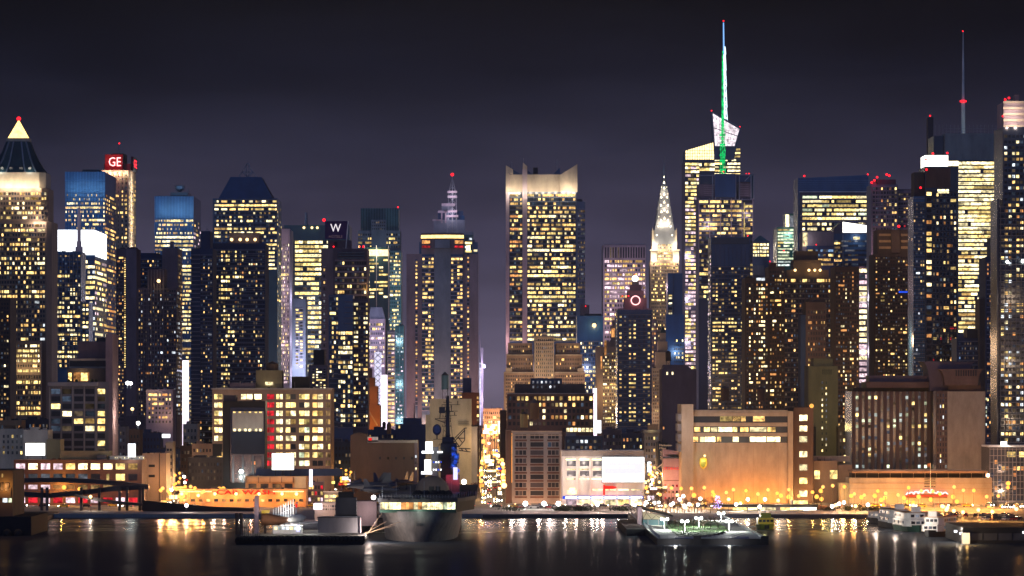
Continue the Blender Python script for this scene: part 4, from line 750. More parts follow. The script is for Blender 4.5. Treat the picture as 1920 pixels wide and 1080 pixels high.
t = Tower('office_tower', 'bright strip of glowing white office floors with a pink illuminated edge', 2650, 1608, 1636, 500, 40, 'g_mauve'); t.grid(1611, 1634, 502, 720, 2, 18, .97, .62, .95, 'hhp', 'g_win', 1, rowv=0); t.fins(1629, 1635, 500, 720, 2, 1, 'pink_stone', 1); MB().box(X(1628, 2650), X(1634, 2650), t.Y-1.4, t.Y-.4, Z(640, 2650), Z(590, 2650)).build('neon_sign', 'text_red', t.o); t.lamp(1622, 560, -16, 9000, (1, .8, .85), 2); t.lamp(1622, 660, -16, 12000, (1, .7, .8), 2)
t = Tower('apartment_tower', 'grey tower with a white window grid and red aviation lights on its roof', 2620, 1633, 1684, 346, 40, 'slab'); t.blk(1645, 1681, 336, 346, 4, 24, 'mauve_dark', 'plant_room'); t.poly([(1634, 346), (1646, 346), (1640, 338)], 3, 12, 'mauve', 'roof_fin'); t.blk(1682, 1720, 354, None, 4, 36, 'mauve', 'side_wing')
t.grid(1636, 1682, 350, 470, 7, 14, .6, .6, .20, 'wywo'); t.fins(1635, 1683, 350, 560, 8, 1.2, 'concrete', .5); t.bands(1634, 1684, 358, 470, 14, 1.2, 'concrete', .5); t.bands(1684, 1720, 358, 470, 12, 1.2, 'pink_stone', .5, 4); t.grid(1685, 1719, 360, 470, 6, 12, .6, .4, .12, 'wr', yo=4)
for a, b in ((1640, 338), (1645, 332), (1663, 327), (1635, 342), (1668, 329)): t.beacon(a, b, 2, 1.3)
t.lamp(1637, 336, -4, 900, (1, .05, .1)); t.lamp(1634, 480, -20, 9000, (1, .45, .55), 2)
t = Tower('apartment_tower', 'dark brown gridded apartment tower with banded upper floors and a dark setback', 2180, 1639, 1712, 476, 40, 'dark_brown'); t.blk(1646, 1710, 430, 476, 3, 32, 'dark_brown', 'upper_tower'); t.blk(1672, 1688, 430, 474, 2, .9, 'brown', 'blank_wall'); t.beacon(1686, 424, 3, 1.3); t.bands(1649, 1671, 440, 464, 3, 4.4, 'orange_wall', .4, 3, 'lit_ledge'); t.bands(1690, 1709, 440, 464, 3, 4.4, 'orange_wall', .4, 3, 'lit_ledge')
t.lamp(1660, 450, -8, 900, (1, .65, .3)); t.lamp(1700, 458, -8, 900, (1, .65, .3)); t.grid(1641, 1711, 480, 720, 12, 32, .5, .45, .16, 'wyo', 'g_win', colv=1); t.bands(1639, 1712, 482, 720, 33, .7, 'brown', .4); MB().box(X(1685, 2180), X(1708, 2180), t.Y-1, t.Y-.3, Z(549, 2180), Z(546, 2180)).build('neon_sign', 'glow_blue', t.o)
t = Tower('apartment_tower', 'black glass apartment tower capped by a glowing white box', 2060, 1734, 1795, 313, 40, 'g_black', body=False); u = t.u
t.blk(1734, 1795, 312, None, 0, 40, 'g_black', 'wall'); t.blk(1713, 1734, 368, None, 1, 36, 'g_blue', 'side_wing'); t.bands(1713, 1734, 372, 720, 50, .8, 'slab', .5, 1); t.blk(1716, 1734, 322, 368, 6, 20, 'grey_dark', 'upper_wing'); t.blk(1735.5, 1782, 315, 352, -.3, .29, 'brown', 'louvred_wall')
lb = MB().box(X(1735, u), X(1778, u), t.Y+1, t.Y+28, Z(313, u)+.01, Z(291, u)).build('lantern_box', 'glow_board', t.o)
for a, b in ((1736, 299), (1749, 288), (1776, 287), (1737, 318), (1726, 352)): t.beacon(a, b, -.5, 1.0)
t.grid(1736, 1748, 358, 720, 1, 30, .75, .6, .45, 'wyho'); t.grid(1748, 1794, 360, 720, 6, 30, .5, .5, .14, 'wyho', colv=1); t.grid(1713, 1734, 380, 720, 4, 40, .6, .5, .10, 'wck', yo=1); t.win(1758, 1779, 355, 362, 'h'); t.grid(1748, 1794, 610, 720, 8, 10, .5, .4, .3, 'rwyr')
t = Tower('office_tower', 'brilliantly lit office tower with screen walls on its roof and a tall thin mast', 2500, 1752, 1874, 300, 60, 'g_mauve'); u = t.u
t.blk(1772, 1869, 250, 300, 1, 50, 'teal_grey', 'roof_screen'); t.blk(1752, 1772, 254, 300, 6, 40, 'g_black', 'roof_screen'); t.fins(1754, 1868, 234, 252, 17, .4, 'steel', .3, 1.2, 'screen_rod'); t.bands(1772, 1869, 241, 246, 2, .4, 'steel', .3, 1.2, 'screen_rail')
MB().lathe(X(1813, u), t.Y+26, [(1.7, Z(250, u)), (1.4, Z(186, u)), (1.0, Z(180, u)), (.8, Z(130, u)), (.3, Z(54, u))], 8).build('mast', 'white_paint', t.o)
MB().lathe(X(1813, u), t.Y+26, [(2.4, Z(187, u)), (2.4, Z(184, u))], 10).build('beacon', 'beacon_red', t.o); t.beacon(1812.5, 53, 26, .8)
for z in (246, 215): t.lamp(1816, z, 14, 420, (.85, 1, .95)); 
t.grid(1797, 1874, 302, 470, 11, 20, .98, .66, .97, 'yhhhy', 'g_mauve', 1, rowv=.05, run=7); t.grid(1797, 1874, 470, 625, 11, 18, .98, .62, .86, 'yhyhw', 'g_mauve', 1, rowv=.3, run=6); t.win(1775, 1797, 302, 311, 'h'); t.bands(1797, 1874, 302, 625, 39, .5, 'grey_dark', .5)
t = Tower('thin_tower', 'thin dark fin of a tower with one red light on its tip', 2700, 1740, 1750, 220, 12, 'grey_dark'); t.beacon(1744, 217, 0, 1.0)
t = Tower('apartment_tower', 'dark narrow apartment block with orange windows beside the blazing office tower', 1990, 1848, 1873, 482, 36, 'navy_wall'); t.blk(1860, 1873, 444, 482, 3, 24, 'navy_wall', 'upper_tower'); t.grid(1850, 1872, 492, 830, 4, 36, .55, .5, .20, 'owwo'); t.blk(1838, 1848, 560, None, 4, 24, 'grey_dark', 'low_wing')
t = Tower('apartment_tower', 'glass apartment tower with pale balconies and a floodlit woven stone cube on top', 1790, 1880, 1935, 238, 40, 'g_black'); u = t.u
t.blk(1874, 1880, 388, None, .5, 38, 'g_black', 'side_bay')
t.blk(1883, 1930, 190, 238, 3, 30, 'pink_stone', 'crown'); t.bands(1882, 1930, 191, 236, 5, 4.2, 'stone_pale', 1.4, 3, 'stone_band'); t.blk(1906, 1914, 176, 190, 8, 8, 'stone_pale', 'lift_tower'); t.beacon(1886, 186, 3, .9); t.beacon(1893, 183, 3, .9); t.beacon(1880, 218, -.5, .8)
for z in (239, 226, 213, 201): t.lamp(1905, z, -2.5, 900, (1, .78, .66), .6); t.lamp(1889, z, -2.5, 700, (1, .78, .66), .6)
t.blk(1870, 1874, 372, None, 2, 30, 'g_black', 'side_wing'); t.bands(1874, 1935, 388, 830, 42, 1.5, 'grey', 1.5, name='balcony'); t.fins(1876, 1934, 388, 830, 7, 1.0, 'grey', .8); t.grid(1882, 1934, 250, 390, 7, 13, .7, .5, .16, 'wyhc'); t.grid(1876, 1934, 390, 830, 8, 40, .7, .5, .32, 'wyhocw', colv=1)
for z in (560, 680, 790): t.lamp(1905, z, -30, 5200, (1, .72, .48), 1)
MB().ball((X(1888, u), t.Y-2, Z(491, u)), .8).build('floodlight', 'lamp_cool', t.o); MB().ball((X(1917, u), t.Y-2, Z(490, u)), .9).build('floodlight', 'lamp_cool', t.o)
t = Tower('office_block', 'navy block with sparse violet windows behind the curved roof hotel', 2000, 1794, 1850, 634, 30, 'navy_wall'); t.blk(1814, 1845, 618, 634, 2, 20, 'grey_dark', 'plant_room'); t.grid(1797, 1848, 640, 720, 8, 8, .4, .5, .14, 'wbk')

# unseen warm lights added to brighten the brown apartment towers
t = TOWERS[-1]
for px, py, u, p in ((1420, 700, 2000, 20000), (1460, 640, 2030, 16000), (1520, 700, 2000, 20000), (1590, 660, 2060, 16000), (1675, 640, 2110, 20000), (1675, 720, 2110, 16000), (1900, 640, 1750, 12000), (1380, 720, 2150, 12000)): light(t.o, (X(px, u), u*S-46, Z(py, u)), p, (1, .62, .34), 4)

# ------------------------------------------------------------------ front row of buildings
t = Tower('warehouse', 'big eight storey warehouse with one stack of red lit windows and rows of white ones', 1620, 398, 621, 728, 40, 'stone')
u = t.u
t.bands(396, 623, 729, 729, 1, 3, 'concrete', .8, 0, 'cornice'); t.blk(478, 527, 694, 728, 8, 18, 'olive', 'lift_house'); MB().lathe(X(508, u), t.Y+14, [(2.9, Z(694, u)), (2.9, Z(682, u)), (.3, Z(677, u))], 10).build('water_tank', 'wood', t.o)
t.blk(430, 478, 718, 728, 3, 20, 'mauve_dark', 'roof_shed'); t.blk(546, 578, 706, 728, 6, 16, 'black', 'roof_shed')
t.win(496, 511, 716, 722, 'h', 7.8); light(t.o, (X(503, u), t.Y+5, Z(722, u)), 200, (1, .8, .5))
def whrow(y, xs, k):
    for a, b in xs:
        if t.rnd.random() < .93: t.win(a, b, y, y+9.5, t.rnd.choice(k))
        else: t.win(a, b, y, y+9.5, 'g_win')
for j in range(10):
    y = 739+j*15.6
    whrow(y, [(402, 409), (410, 417)], 'yh' if j < 6 else 'wy')
    if j == 0: whrow(y, [(452, 462), (463, 473), (477, 490)], 'yh')
    if j == 1: whrow(y, [(457, 473), (478, 490)], 'h')
    if j < 9:
        if j == 0: t.win(501, 514, y, y+9.5, 'r')
        else: t.win(496, 505, y, y+9.5, 'r'); t.win(506, 514, y, y+9.5, 'r')
        whrow(y, [(518, 523.5), (524.5, 530)], 'yh' if j < 6 else 'wyg'); whrow(y, [(536, 544), (545, 554.5)], 'yhw'); whrow(y, [(561, 570), (571, 580)], 'yhg'); whrow(y, [(586, 595), (596, 605.5)], 'yhw')
        t.win(611, 614, y, y+9.5, 'd'); t.win(615.5, 619, y, y+9.5, 'd' if j % 3 else 'w')
for k in (420, 520, 600): t.lamp(k, 760, -46, 7500, (1, .75, .50), 3)
t.lamp(600, 905, -14, 1100, (1, .6, .42), 1)
for i, px in enumerate((450, 470, 552, 600)): t.mast(px, 716, 728, .1, .06, yo=4)

t = Tower('billboard_building', 'dark narrow building carrying a blank pale billboard above a black one', 1560, 418, 497, 752, 20, 'black')
u = t.u
t.blk(432, 496, 764, 905, -.4, .39, 'g_black', 'front'); bb = t.blk(436, 494, 771, 808, -1.2, .7, 'concrete', 'billboard'); t.blk(434, 497, 809, 851, -1.4, .9, 'sign_navy', 'dark_billboard'); t.blk(419, 442, 741, 752, 2, 12, 'grey_dark', 'plant_room'); t.bands(437, 494, 853, 853, 1, 1.6, 'grey', .6); t.fins(437, 493, 853, 905, 4, 4, 'grey', .5, -.4)
for k in (440, 450, 460, 469, 480, 489): t.win(k-2.4, k+2.4, 804, 808.5, 'h', -1.5, 'lamp'); t.win(k-2.2, k+2.2, 771.5, 774, 'y', -1.5)
t.lamp(464, 800, -9, 900, (.95, 1, .8), 1); t.blk(399, 416, 832, 855, -1, 1, 'black', 'small_billboard', None); t.lamp(453, 895, -5, 900, (.85, 1, .9)); t.grid(470, 480, 864, 872, 2, 1, .6, .8, 1, 'wo', yo=-.6)

t = Tower('billboard', 'blazing white blank billboard above the low bagel bakery', 1545, 510, 551, 850, 1.2, 'glow_board', part='screen', z0=Z(881, 1545)); MB().box(*t.box(509, 552, 849, 882, .1, 1.4)).build('frame', 'black', t.o)
for k in (516, 530, 545): MB().bar((X(k, 1545), t.Y+2, Z(881.5, 1545)), (X(k, 1545), t.Y+2, Z(894, 1545)), .25).build('post', 'black', t.o)
light(t.o, (X(530, 1545), t.Y-8, Z(864, 1545)), 3000, (1, .97, .85), 2)
t = Tower('bakery', 'low orange lit bakery with cream roof lettering and a row of awnings', 1545, 460, 574, 893, 18, 'orange_wall')
u = t.u
t.blk(552, 574, 893.5, None, -.3, .28, 'cream', 'end_bay'); t.bands(462, 551, 899.5, 899.5, 1, 7.5, 'orange_wall', 1.2, 0, 'fascia'); t.fins(463, 550, 895, 905, 5, 1.2, 'dark_brown', 1.5, 0)
for k in range(4): t.win(466+k*22.5, 481+k*22.5, 907, 915, 'g_win'); 
text(t.o, 'H&H BAGELS', X(493, u), t.Y+.2, Z(901, u)+ML(1.5, u), ML(7, u), 'text_cream', width=ML(57, u)); t.blk(492, 553, 892.2, 893.4, .1, .4, 'grey_dark', 'sign_rail')
for k in (480, 520, 560): t.lamp(k, 912, -9, 420, (1, .42, .10))
t.blk(478, 640, 880, 893, 9, 9, 'navy_wall', 'rear_block')
t = Tower('shop_building', 'low shop building plastered with glowing signs at the warehouse corner', 1530, 577, 607, 904, 14, 'mauve_dark', 'shop'); t.grid(578, 606, 908, 942, 5, 3, .7, .6, .7, 'wyhrp', 'g_win', rowv=.2); MB().box(X(580, 1530), X(586, 1530), t.Y-.9, t.Y-.2, Z(912, 1530), Z(880, 1530)).build('blade_sign', 'glow_pink', t.o); t.lamp(590, 930, -6, 300, (1, .5, .25))
t = Tower('shop_building', 'small flat roofed diner with white light strips beside the sign covered shop', 1518, 607, 640, 922, 12, 'concrete', 'shop'); t.grid(608, 639, 926, 944, 4, 2, .85, .55, .9, 'hyw', 'g_win', rowv=.1); t.bands(606, 641, 922, 922, 1, 1.6, 'white_paint', 1, 0, 'canopy'); t.lamp(622, 938, -5, 300, (1, .6, .35))
t = Tower('car_wash', 'long low orange car wash hall with red wall lettering and strings of bulbs', 1512, 336, 574, 917, 16, 'orange_wall')
u = t.u
text(t.o, 'CAR WASH', X(405, u), t.Y-.4, Z(927, u), ML(8, u), 'text_red', width=ML(109, u), ex=.12)
for a, b in ((338, 400), (513, 571)):
    m = MB()
    for k in range(int((b-a)/2.4)): m.ball((X(a+k*2.4, u), t.Y-.5, Z(921.5, u)), .26, 0, 6, 4)
    m.build('bulb_string', 'lamp_warm', t.o)
for k in (341, 372, 403, 443, 486, 529, 556):
    MB().ball((X(k, u), t.Y-.9, Z(926 if k != 372 else 929, u)), .75, 0, 8, 5).build('wall_lamp', 'lamp_warm', t.o); light(t.o, (X(k, u), t.Y-2.6, Z(927, u)), 1300, (1, .42, .09), .4)
for k in (430, 470, 510, 545): t.lamp(k, 938, -7, 700, (1, .34, .05), .5)
t.grid(340, 572, 935, 941, 16, 1, .5, .8, .2, 'wd', 'g_win')
t = Tower('brick_warehouse', 'plain dark brick warehouse with a gabled corner and a small painted roof sign', 1600, 657, 783, 826, 30, 'dark_brown')
t.poly([(657, 826), (689, 826), (687, 814), (672, 811), (657, 816)], 0, 28, 'dark_brown', 'gable'); t.bands(689, 783, 828, 828, 1, 5, 'concrete', .5, 0, 'parapet'); sg = t.blk(689, 709, 819, 828.5, -.5, .4, 'white_paint', 'roof_sign'); t.grid(705, 780, 856, 862, 5, 1, .25, .8, 0, 'w', 'g_win'); MB().box(X(691, 1600), X(697, 1600), t.Y-.62, t.Y-.52, Z(826, 1600), Z(821, 1600)).build('logo', 'text_red', sg); 
t.blk(777, 783, 830, None, -.3, .28, 'mauve_dark', 'end_pier')
t.grid(777.5, 782, 850, 885, 1, 3, .6, .4, .9, 'hc', yo=-.35); t.lamp(650, 885, -8, 700, (1, .5, .16))
t = Tower('concrete_warehouse', 'cream painted blank warehouse with a steep notch and rooftop fire stair', 1640, 806, 884, 748, 26, 'cream')
t.blk(798, 806, 778, None, .5, 24, 'cream', 'low_wing'); t.blk(884, 895, 800, None, 1, 22, 'concrete', 'side_wing'); t.bands(859, 879, 790, 797, 3, .5, 'grey_dark', .6, 0, 'fire_stair'); t.blk(842, 876, 752, 760, 4, 10, 'concrete', 'roof_shed'); t.blk(853, 856, 740, 748, 3, 2, 'brick', 'chimney'); t.lamp(880, 860, -24, 6000, (1, .72, .42), 1); t.lamp(830, 800, -60, 12000, (1, .9, .6), 2)
t.lamp(895, 830, -6, 2200, (1, .6, .3), 1)
def water_tank(px, pyt, pyb, u, hw_, label, mat='wood', legs=None, roof='grey_dark'):
    """wooden tank on legs, pyt roof tip, pyb where the legs stand"""
    y = u*S+14; r = ML(hw_, u); o = thing('water_tank', label, 'water tank', (X(px, u), y, Z(pyb, u)))
    lg = legs if legs is not None else (pyb-pyt)*.35; zt = pyt+(pyb-pyt)*.13; zb = pyb-lg
    MB().lathe(X(px, u), y, [(r*.96, Z(zb, u)), (r, Z(zt, u))], 14).build('tank', mat, o); MB().lathe(X(px, u), y, [(r*1.08, Z(zt, u)+.02), (r*.06, Z(pyt, u))], 14).build('conical_roof', roof, o)
    for a, b in ((-1, -1), (1, -1), (1, 1), (-1, 1)): MB().bar((X(px, u)+a*r*.7, y+b*r*.7, Z(pyb, u)), (X(px, u)+a*r*.7, y+b*r*.7, Z(zb, u)), .16).build('leg', 'grey_dark', o)
    m = MB()
    for a, b, c, d in ((-1, -1, 1, -1), (1, -1, -1, -1)): m.bar((X(px, u)+a*r*.7, y+b*r*.7, Z(pyb, u)), (X(px, u)+c*r*.7, y+d*r*.7, Z(zb, u)), .08)
    m.build('brace', 'grey_dark', o); return o
water_tank(834, 697, 748, 1640, 7.2, 'tall green water tank on a steel frame above the cream warehouse', 'teal')
t = Tower('brick_building', 'orange red brick apartment building at the mouth of the bright street', 1900, 866, 899, 736, 24, 'brick'); t.blk(868, 884, 709, 736, 3, 12, 'navy_wall', 'stair_block'); t.grid(893, 899, 742, 800, 1, 7, .6, .55, .7, 'wo'); t.lamp(890, 760, -10, 1900, (1, .45, .2)); t.lamp(899, 820, -6, 1900, (1, .6, .3))
t = Tower('low_building', 'dark navy low building with a stepped roof and pole behind the brick warehouse', 1830, 742, 800, 796, 24, 'navy_wall'); t.blk(756, 790, 784, 796, 3, 14, 'navy_wall', 'upper_block'); t.win(747, 750, 794+4, 803, 'y'); t.mast(776, 756, 784, .3, .2, 'grey_dark')
water_tank(728, 792, 826, 1700, 4.6, 'small wooden water tank with a single pole beside it above the brick warehouse roof')
water_tank(719, 790, 812, 1790, 3.6, 'dark silhouetted water tank against the white billboard pylon', 'black')

t = Tower('loft_building', 'brown loft building with a stepped dark penthouse and scattered rows of lit windows', 1850, 951, 1113, 737, 36, 'brown')
t.blk(965, 1097, 720, 737, 3, 26, 'grey_dark', 'penthouse'); t.blk(995, 1054, 709, 720, 5, 20, 'navy_wall', 'upper_penthouse'); t.grid(996, 1052, 712, 730, 7, 2, .4, .5, .5, 'kc', yo=2.8); t.bands(950, 1114, 738, 738, 1, 2, 'concrete', .6, 0, 'cornice')
t.grid(952, 1112, 741, 753, 20, 1, .62, .62, .75, 'hyw', rowv=0); t.grid(952, 1112, 753, 800, 20, 4, .62, .58, .34, 'ywho', rowv=.4); t.grid(1054, 1112, 800, 812, 8, 1, .8, .6, .95, 'h', rowv=0); t.lamp(1000, 790, -30, 5200, (1, .6, .45), 2)
t = Tower('low_building', 'dark low roofscape block with a few lit panes below the brown loft building', 1700, 1060, 1130, 818, 30, 'navy_wall'); t.grid(1062, 1128, 822, 845, 8, 2, .6, .5, .22, 'kwoc'); t.blk(1062, 1080, 812, 818, 3, 12, 'slab', 'roof_shed')
t = Tower('loft_building', 'pale eight storey loft building with dark gridded windows facing the river', 1560, 960, 1053, 810, 36, 'concrete')
u = t.u
t.blk(948.5, 960, 806, None, .6, 34, 'brown', 'street_side'); t.bands(959, 1054, 809, 816, 2, 2.2, 'stone_pale', .7, 0, 'cornice')
for j in range(9):
    y = 814+j*15.2
    if y > 932: break
    for a, b, n in ((966, 987, 3), (994, 1020, 1 if j else 3), (1027, 1048, 3)):
        for k in range(n): t.win(a+(b-a)*k/n+.5, a+(b-a)*(k+1)/n-.5, y, y+8.4, t.rnd.choice(['g_pane', 'g_pane', 'grey_dark', 'n' if t.rnd.random() < .3 else 'g_pane']))
m = MB()
for j in range(1, 9):
    y = 810+j*15.2
    for a, b in ((965, 988), (993, 1021), (1026, 1049)): m.box(X(a, u), X(b, u), t.Y-.25, t.Y-.02, Z(y+2.2, u), Z(y-1.2, u))
m.build('brick_spandrel', 'brick', t.o)
t.fins(962, 1051, 812, 938, 4, 4.5, 'concrete', .35); MB().box(X(959.2, u), X(960.2, u), t.Y-.5, t.Y-.1, Z(905, u), Z(812, u)).build('light_strip', 'glow_orange', t.o)
for k in (965, 990, 1015, 1045): t.lamp(k, 944, -10, 1900, (1, .46, .22), .6)
for k in (975, 1030): t.lamp(k, 860, -50, 6500, (1, .8, .72), 2)
water_tank(1003, 748, 806, 1590, 9, 'wide wooden water tank on the pale loft building roof'); water_tank(983, 772, 806, 1600, 7.5, 'squat water tank beside the wide one on the pale loft roof', 'olive', 4)

t = Tower('showroom', 'long white showroom with a red neon stripe and a row of bright shop windows', 1535, 1053, 1207, 845, 30, 'white_paint')
u = t.u
t.bands(1053, 1207, 850, 850, 1, 11, 'concrete', .5, 0, 'parapet'); t.fins(1057, 1206, 857, 930, 7, 4, 'white_paint', .7)
for i in range(6):
    a = 1061+i*24.4
    if i < 3:
        t.win(a+2, a+20, 864, 874, 'g_grey'); t.win(a+2, a+20, 883, 893, 'g_grey')
        for y in (861.5, 880, 898): t.win(a, a+20, y-1.1, y+1.1, 'h', -.05)
    if i >= 2: t.win(a+1, a+20, 917, 919.5, 'h', -.05)
    t.win(a-1, a+21.5, 931, 934.5, 'glow_white', -.75)
    t.win(a, a+20, 936.5, 951, t.rnd.choice('phyh'), -.1)
MB().box(X(1055, u), X(1207, u), t.Y-.7, t.Y-.1, Z(935.5, u), Z(930, u)).build('fascia', 'glow_blue', t.o)
MB().box(X(1131, u), X(1134, u), t.Y-1.2, t.Y-.72, Z(928, u), Z(909, u)).build('neon_blade', 'text_red', t.o); MB().xprism([(X(1134.2, u), Z(917, u)), (X(1150, u), Z(917, u)), (X(1157, u), Z(914, u)), (X(1150, u), Z(911, u)), (X(1134.2, u), Z(911, u))], t.Y-1.1, t.Y-.75).build('neon_arrow', 'text_red', t.o)
t.win(1064, 1081, 919, 926, 'glow_warm', -.75); t.win(1068, 1078, 915, 919, 'glow_warm', -.8)
t.lamp(1122, 920, -4, 120, (1, .05, .05)); t.lamp(1146, 920, -4, 120, (1, .05, .05)); t.lamp(1070, 922, -4, 110, (1, .5, .08))
for k in (1070, 1095, 1120): t.lamp(k, 868, -5, 330, (1, .84, .72)); t.lamp(k, 894, -5, 480, (1, .80, .68))
for k in (1070, 1100, 1130, 1160, 1190): t.lamp(k, 946, -5, 420, (1, .62, .45), .6)
b = Tower('billboard', 'big lavender white billboard with faint yellow lettering on the showroom front', 1533, 1129, 1208, 857, .7, 'glow_white', part='screen', z0=Z(904, 1533)); u = b.u
MB().box(*b.box(1128, 1209, 856, 905, .08, .9)).build('frame', 'grey_dark', b.o); MB().box(X(1133, u), X(1205, u), b.Y-.1, b.Y-.02, Z(888, u), Z(860, u)).build('printed_panel', 'text_lilac', b.o)
text(b.o, 'GOT MONEY? YOU GET', X(1135, u), b.Y-.2, Z(868.5, u), ML(6, u), 'text_yellow', width=ML(66, u)); text(b.o, 'TODAY COMES', X(1135, u), b.Y-.2, Z(878, u), ML(6, u), 'text_yellow', width=ML(54, u))
light(b.o, (X(1168, u), b.Y-12, Z(915, u)), 700, (1, .97, 1), 2)

t = Tower('storage_building', 'navy storage building with red letters stacked on its corner and a lit white diamond sign', 1590, 1234, 1252, 830, 24, 'sign_navy'); u = t.u
for i, (s_, y, h, w) in enumerate((('Manhattan', 836.5, 3.6, 23), ('Mini', 842, 3.2, 12))): text(t.o, s_, X(1236, u), t.Y-.3, Z(y, u), ML(h, u), 'text_cream', width=ML(w, u))
for s_, y in (('S', 852), ('S', 861)): text(t.o, s_, X(1237, u), t.Y-.3, Z(y, u), ML(6.5, u), 'text_cream', width=ML(5, u))
m = MB()
for a, b in (((1231, 878), (1243, 869)), ((1231, 878), (1242, 888))): m.bar((X(a[0], u), t.Y-.6, Z(a[1], u)), (X(b[0], u), t.Y-.6, Z(b[1], u)), .35)
m.build('diamond_sign', 'text_cream', t.o)
t = Tower('storage_building', 'pinkish storage block with red painted lettering stepping up to the brown parcel depot', 1580, 1243, 1280, 852, 34, 'pink_stone'); u = t.u
t.poly([(1243, 852), (1280, 862), (1280, 848), (1243, 842)], 0, 30, 'pink_stone', 'parapet'); t.bands(1243, 1279, 858, 858, 1, 3, 'g_black', .2); text(t.o, 'STORAGE', X(1244, u), t.Y-.3, Z(881, u), ML(5, u), 'text_red', width=ML(32, u)); t.bands(1244, 1279, 901, 901, 1, 1.4, 'brown', .2); t.grid(1244, 1280, 905, 940, 5, 3, .5, .4, .5, 'owr')
for y in (880, 905, 925): t.lamp(1258, y, -9, 700, (1, .30, .16), .8)
t = Tower('narrow_building', 'narrow dark glass corner building with lit stair windows beside the billboard', 1700, 1208, 1236, 812, 26, 'grey'); t.blk(1216, 1234, 796, 806, 3, 14, 'stone', 'penthouse'); t.blk(1206, 1238, 806, 812, -1, 24, 'grey', 'roof_slab'); t.grid(1210, 1234, 816, 930, 5, 10, .6, .5, .25, 'kwyk'); MB().box(X(1214, 1700), X(1221, 1700), t.Y-.8, t.Y-.1, Z(885, 1700), Z(866, 1700)).build('lit_sign', 'glow_white', t.o); t.lamp(1222, 805, -3, 300, (1, .7, .25))
t = Tower('apartment_building', 'windowless dark block with a bulkhead and two small lit windows near its roof', 1760, 1241, 1306, 692, 34, 'mauve_dark'); t.poly([(1243, 692), (1297, 692), (1290, 686), (1286, 684), (1246, 684)], 2, 24, 'mauve_dark', 'bulkhead'); t.grid(1246, 1266, 697, 703, 2, 1, .3, .9, 1, 'h', rowv=0); t.win(1243, 1245.5, 800, 805, 'o')
water_tank(1255, 657, 687, 1760, 5.2, 'slim rooftop water tank on the windowless dark block')

# parcel depot
t = Tower('parcel_depot', 'wide sand brown parcel depot with three ribbon window floors and a yellow shield emblem', 1560, 1300, 1477, 769, 50, 'ups_brown'); u = t.u
t.blk(1277.5, 1299.5, 758, None, -3, 46, 'ups_brown', 'stair_tower'); t.blk(1477.5, 1487, 771, None, -.6, 40, 'ups_brown', 'end_pier')
for y in (786.5, 805.5, 824.5): t.blk(1300.5, 1476.5, y-6.2, y+5.6, -.12, .11, 'g_win', 'ribbon_glazing')
for a, b, k in ((1350, 1372, 'y'), (1374, 1398, 'w'), (1412, 1434, 'w'), (1360, 1390, 'd')): t.win(a, b, 780.5, 790, k, -.14)
for a, b, k in ((1302, 1313, 'w'), (1320, 1331, 'y'), (1333, 1345, 'h'), (1347, 1373, 'h'), (1375, 1382, 'y'), (1388, 1403, 'w'), (1406, 1437, 'h'), (1439, 1454, 'w')): t.win(a, b, 801, 809.5, k, -.14)
for a, b, k in ((1300, 1309, 'w'), (1312, 1320, 'h'), (1321, 1341, 'h'), (1344, 1352, 'w'), (1374, 1385, 'h'), (1406, 1436, 'h'), (1438, 1463, 'h')): t.win(a, b, 819, 828.5, k, -.14)
t.bands(1300, 1477, 777, 815, 3, 7, 'ups_brown', .55); m = MB()
for k in range(6):
    for j in range(4): m.box(X(1272+.3*k, u), X(1277.4, u), t.Y+2+k*7, t.Y+5+k*7, Z(790+j*19, u), Z(776+j*19, u))
m.build('side_balcony', 'concrete', t.o)
sh = [(1312, 860), (1318, 857.5), (1325, 860), (1326, 869), (1323, 876), (1318, 880), (1313, 875), (1311, 868)]
e = t.poly(sh, -1.0, .6, 'taxi_yellow', 'shield_emblem'); MB().xprism([(X(1318+(a-1318)*.72, u), Z(868.5+(b-868.5)*.72, u)) for a, b in sh], t.Y-1.12, t.Y-1.02).build('shield_field', 'taxi_green', e); MB().xprism([(X(1314, u), Z(866, u)), (X(1323, u), Z(865, u)), (X(1323.5, u), Z(862, u)), (X(1314, u), Z(863.5, u))], t.Y-1.2, t.Y-1.13).build('shield_band', 'taxi_yellow', e)
MB().ball((X(1321, u), t.Y-1.5, Z(854.5, u)), .5, 0, 8, 5).build('emblem_lamp', 'lamp_warm', e); light(e, (X(1318, u), t.Y-3.2, Z(865, u)), 420, (1, .85, .4), .3); t.fins(1318, 1460, 836, 934, 7, .35, 'stone', .06, 0, 'panel_joint')
for k in (1310, 1340, 1370, 1400, 1430, 1460): t.lamp(k, 942, -6, 1200, (1, .28, .02), .6)
for k in (1390, 1440): t.lamp(k, 932, -10, 1700, (1, .32, .02), .6)
for k in (1320, 1380, 1450): t.lamp(k, 830, -44, 8000, (1, .84, .64), 3)
t.lamp(1262, 800, -18, 5200, (.95, .9, 1), 2)
t = Tower('stair_block', 'dark stair block with one column of large lit windows closing the parcel depot', 1562, 1488, 1525, 764, 34, 'dark_brown')
for y in (778, 798, 818, 846, 871, 896, 920): t.win(1499, 1513.5, y, y+11, 'h' if y != 896 else 'y')
for k in (1495, 1515): t.lamp(k, 930, -6, 1200, (1, .5, .15))
MB().ball((X(1521.5, 1562), t.Y-.7, Z(761, 1562)), 1, 0, 8, 5).build('roof_lamp', 'glow_orange', t.o)
water_tank(1362, 723, 766, 1640, 8, 'brown water tank with a cone roof behind the parcel depot ribbon windows'); water_tank(1430, 724, 766, 1660, 8, 'dark water tank half lost against the brown towers behind the depot', 'dark_brown')
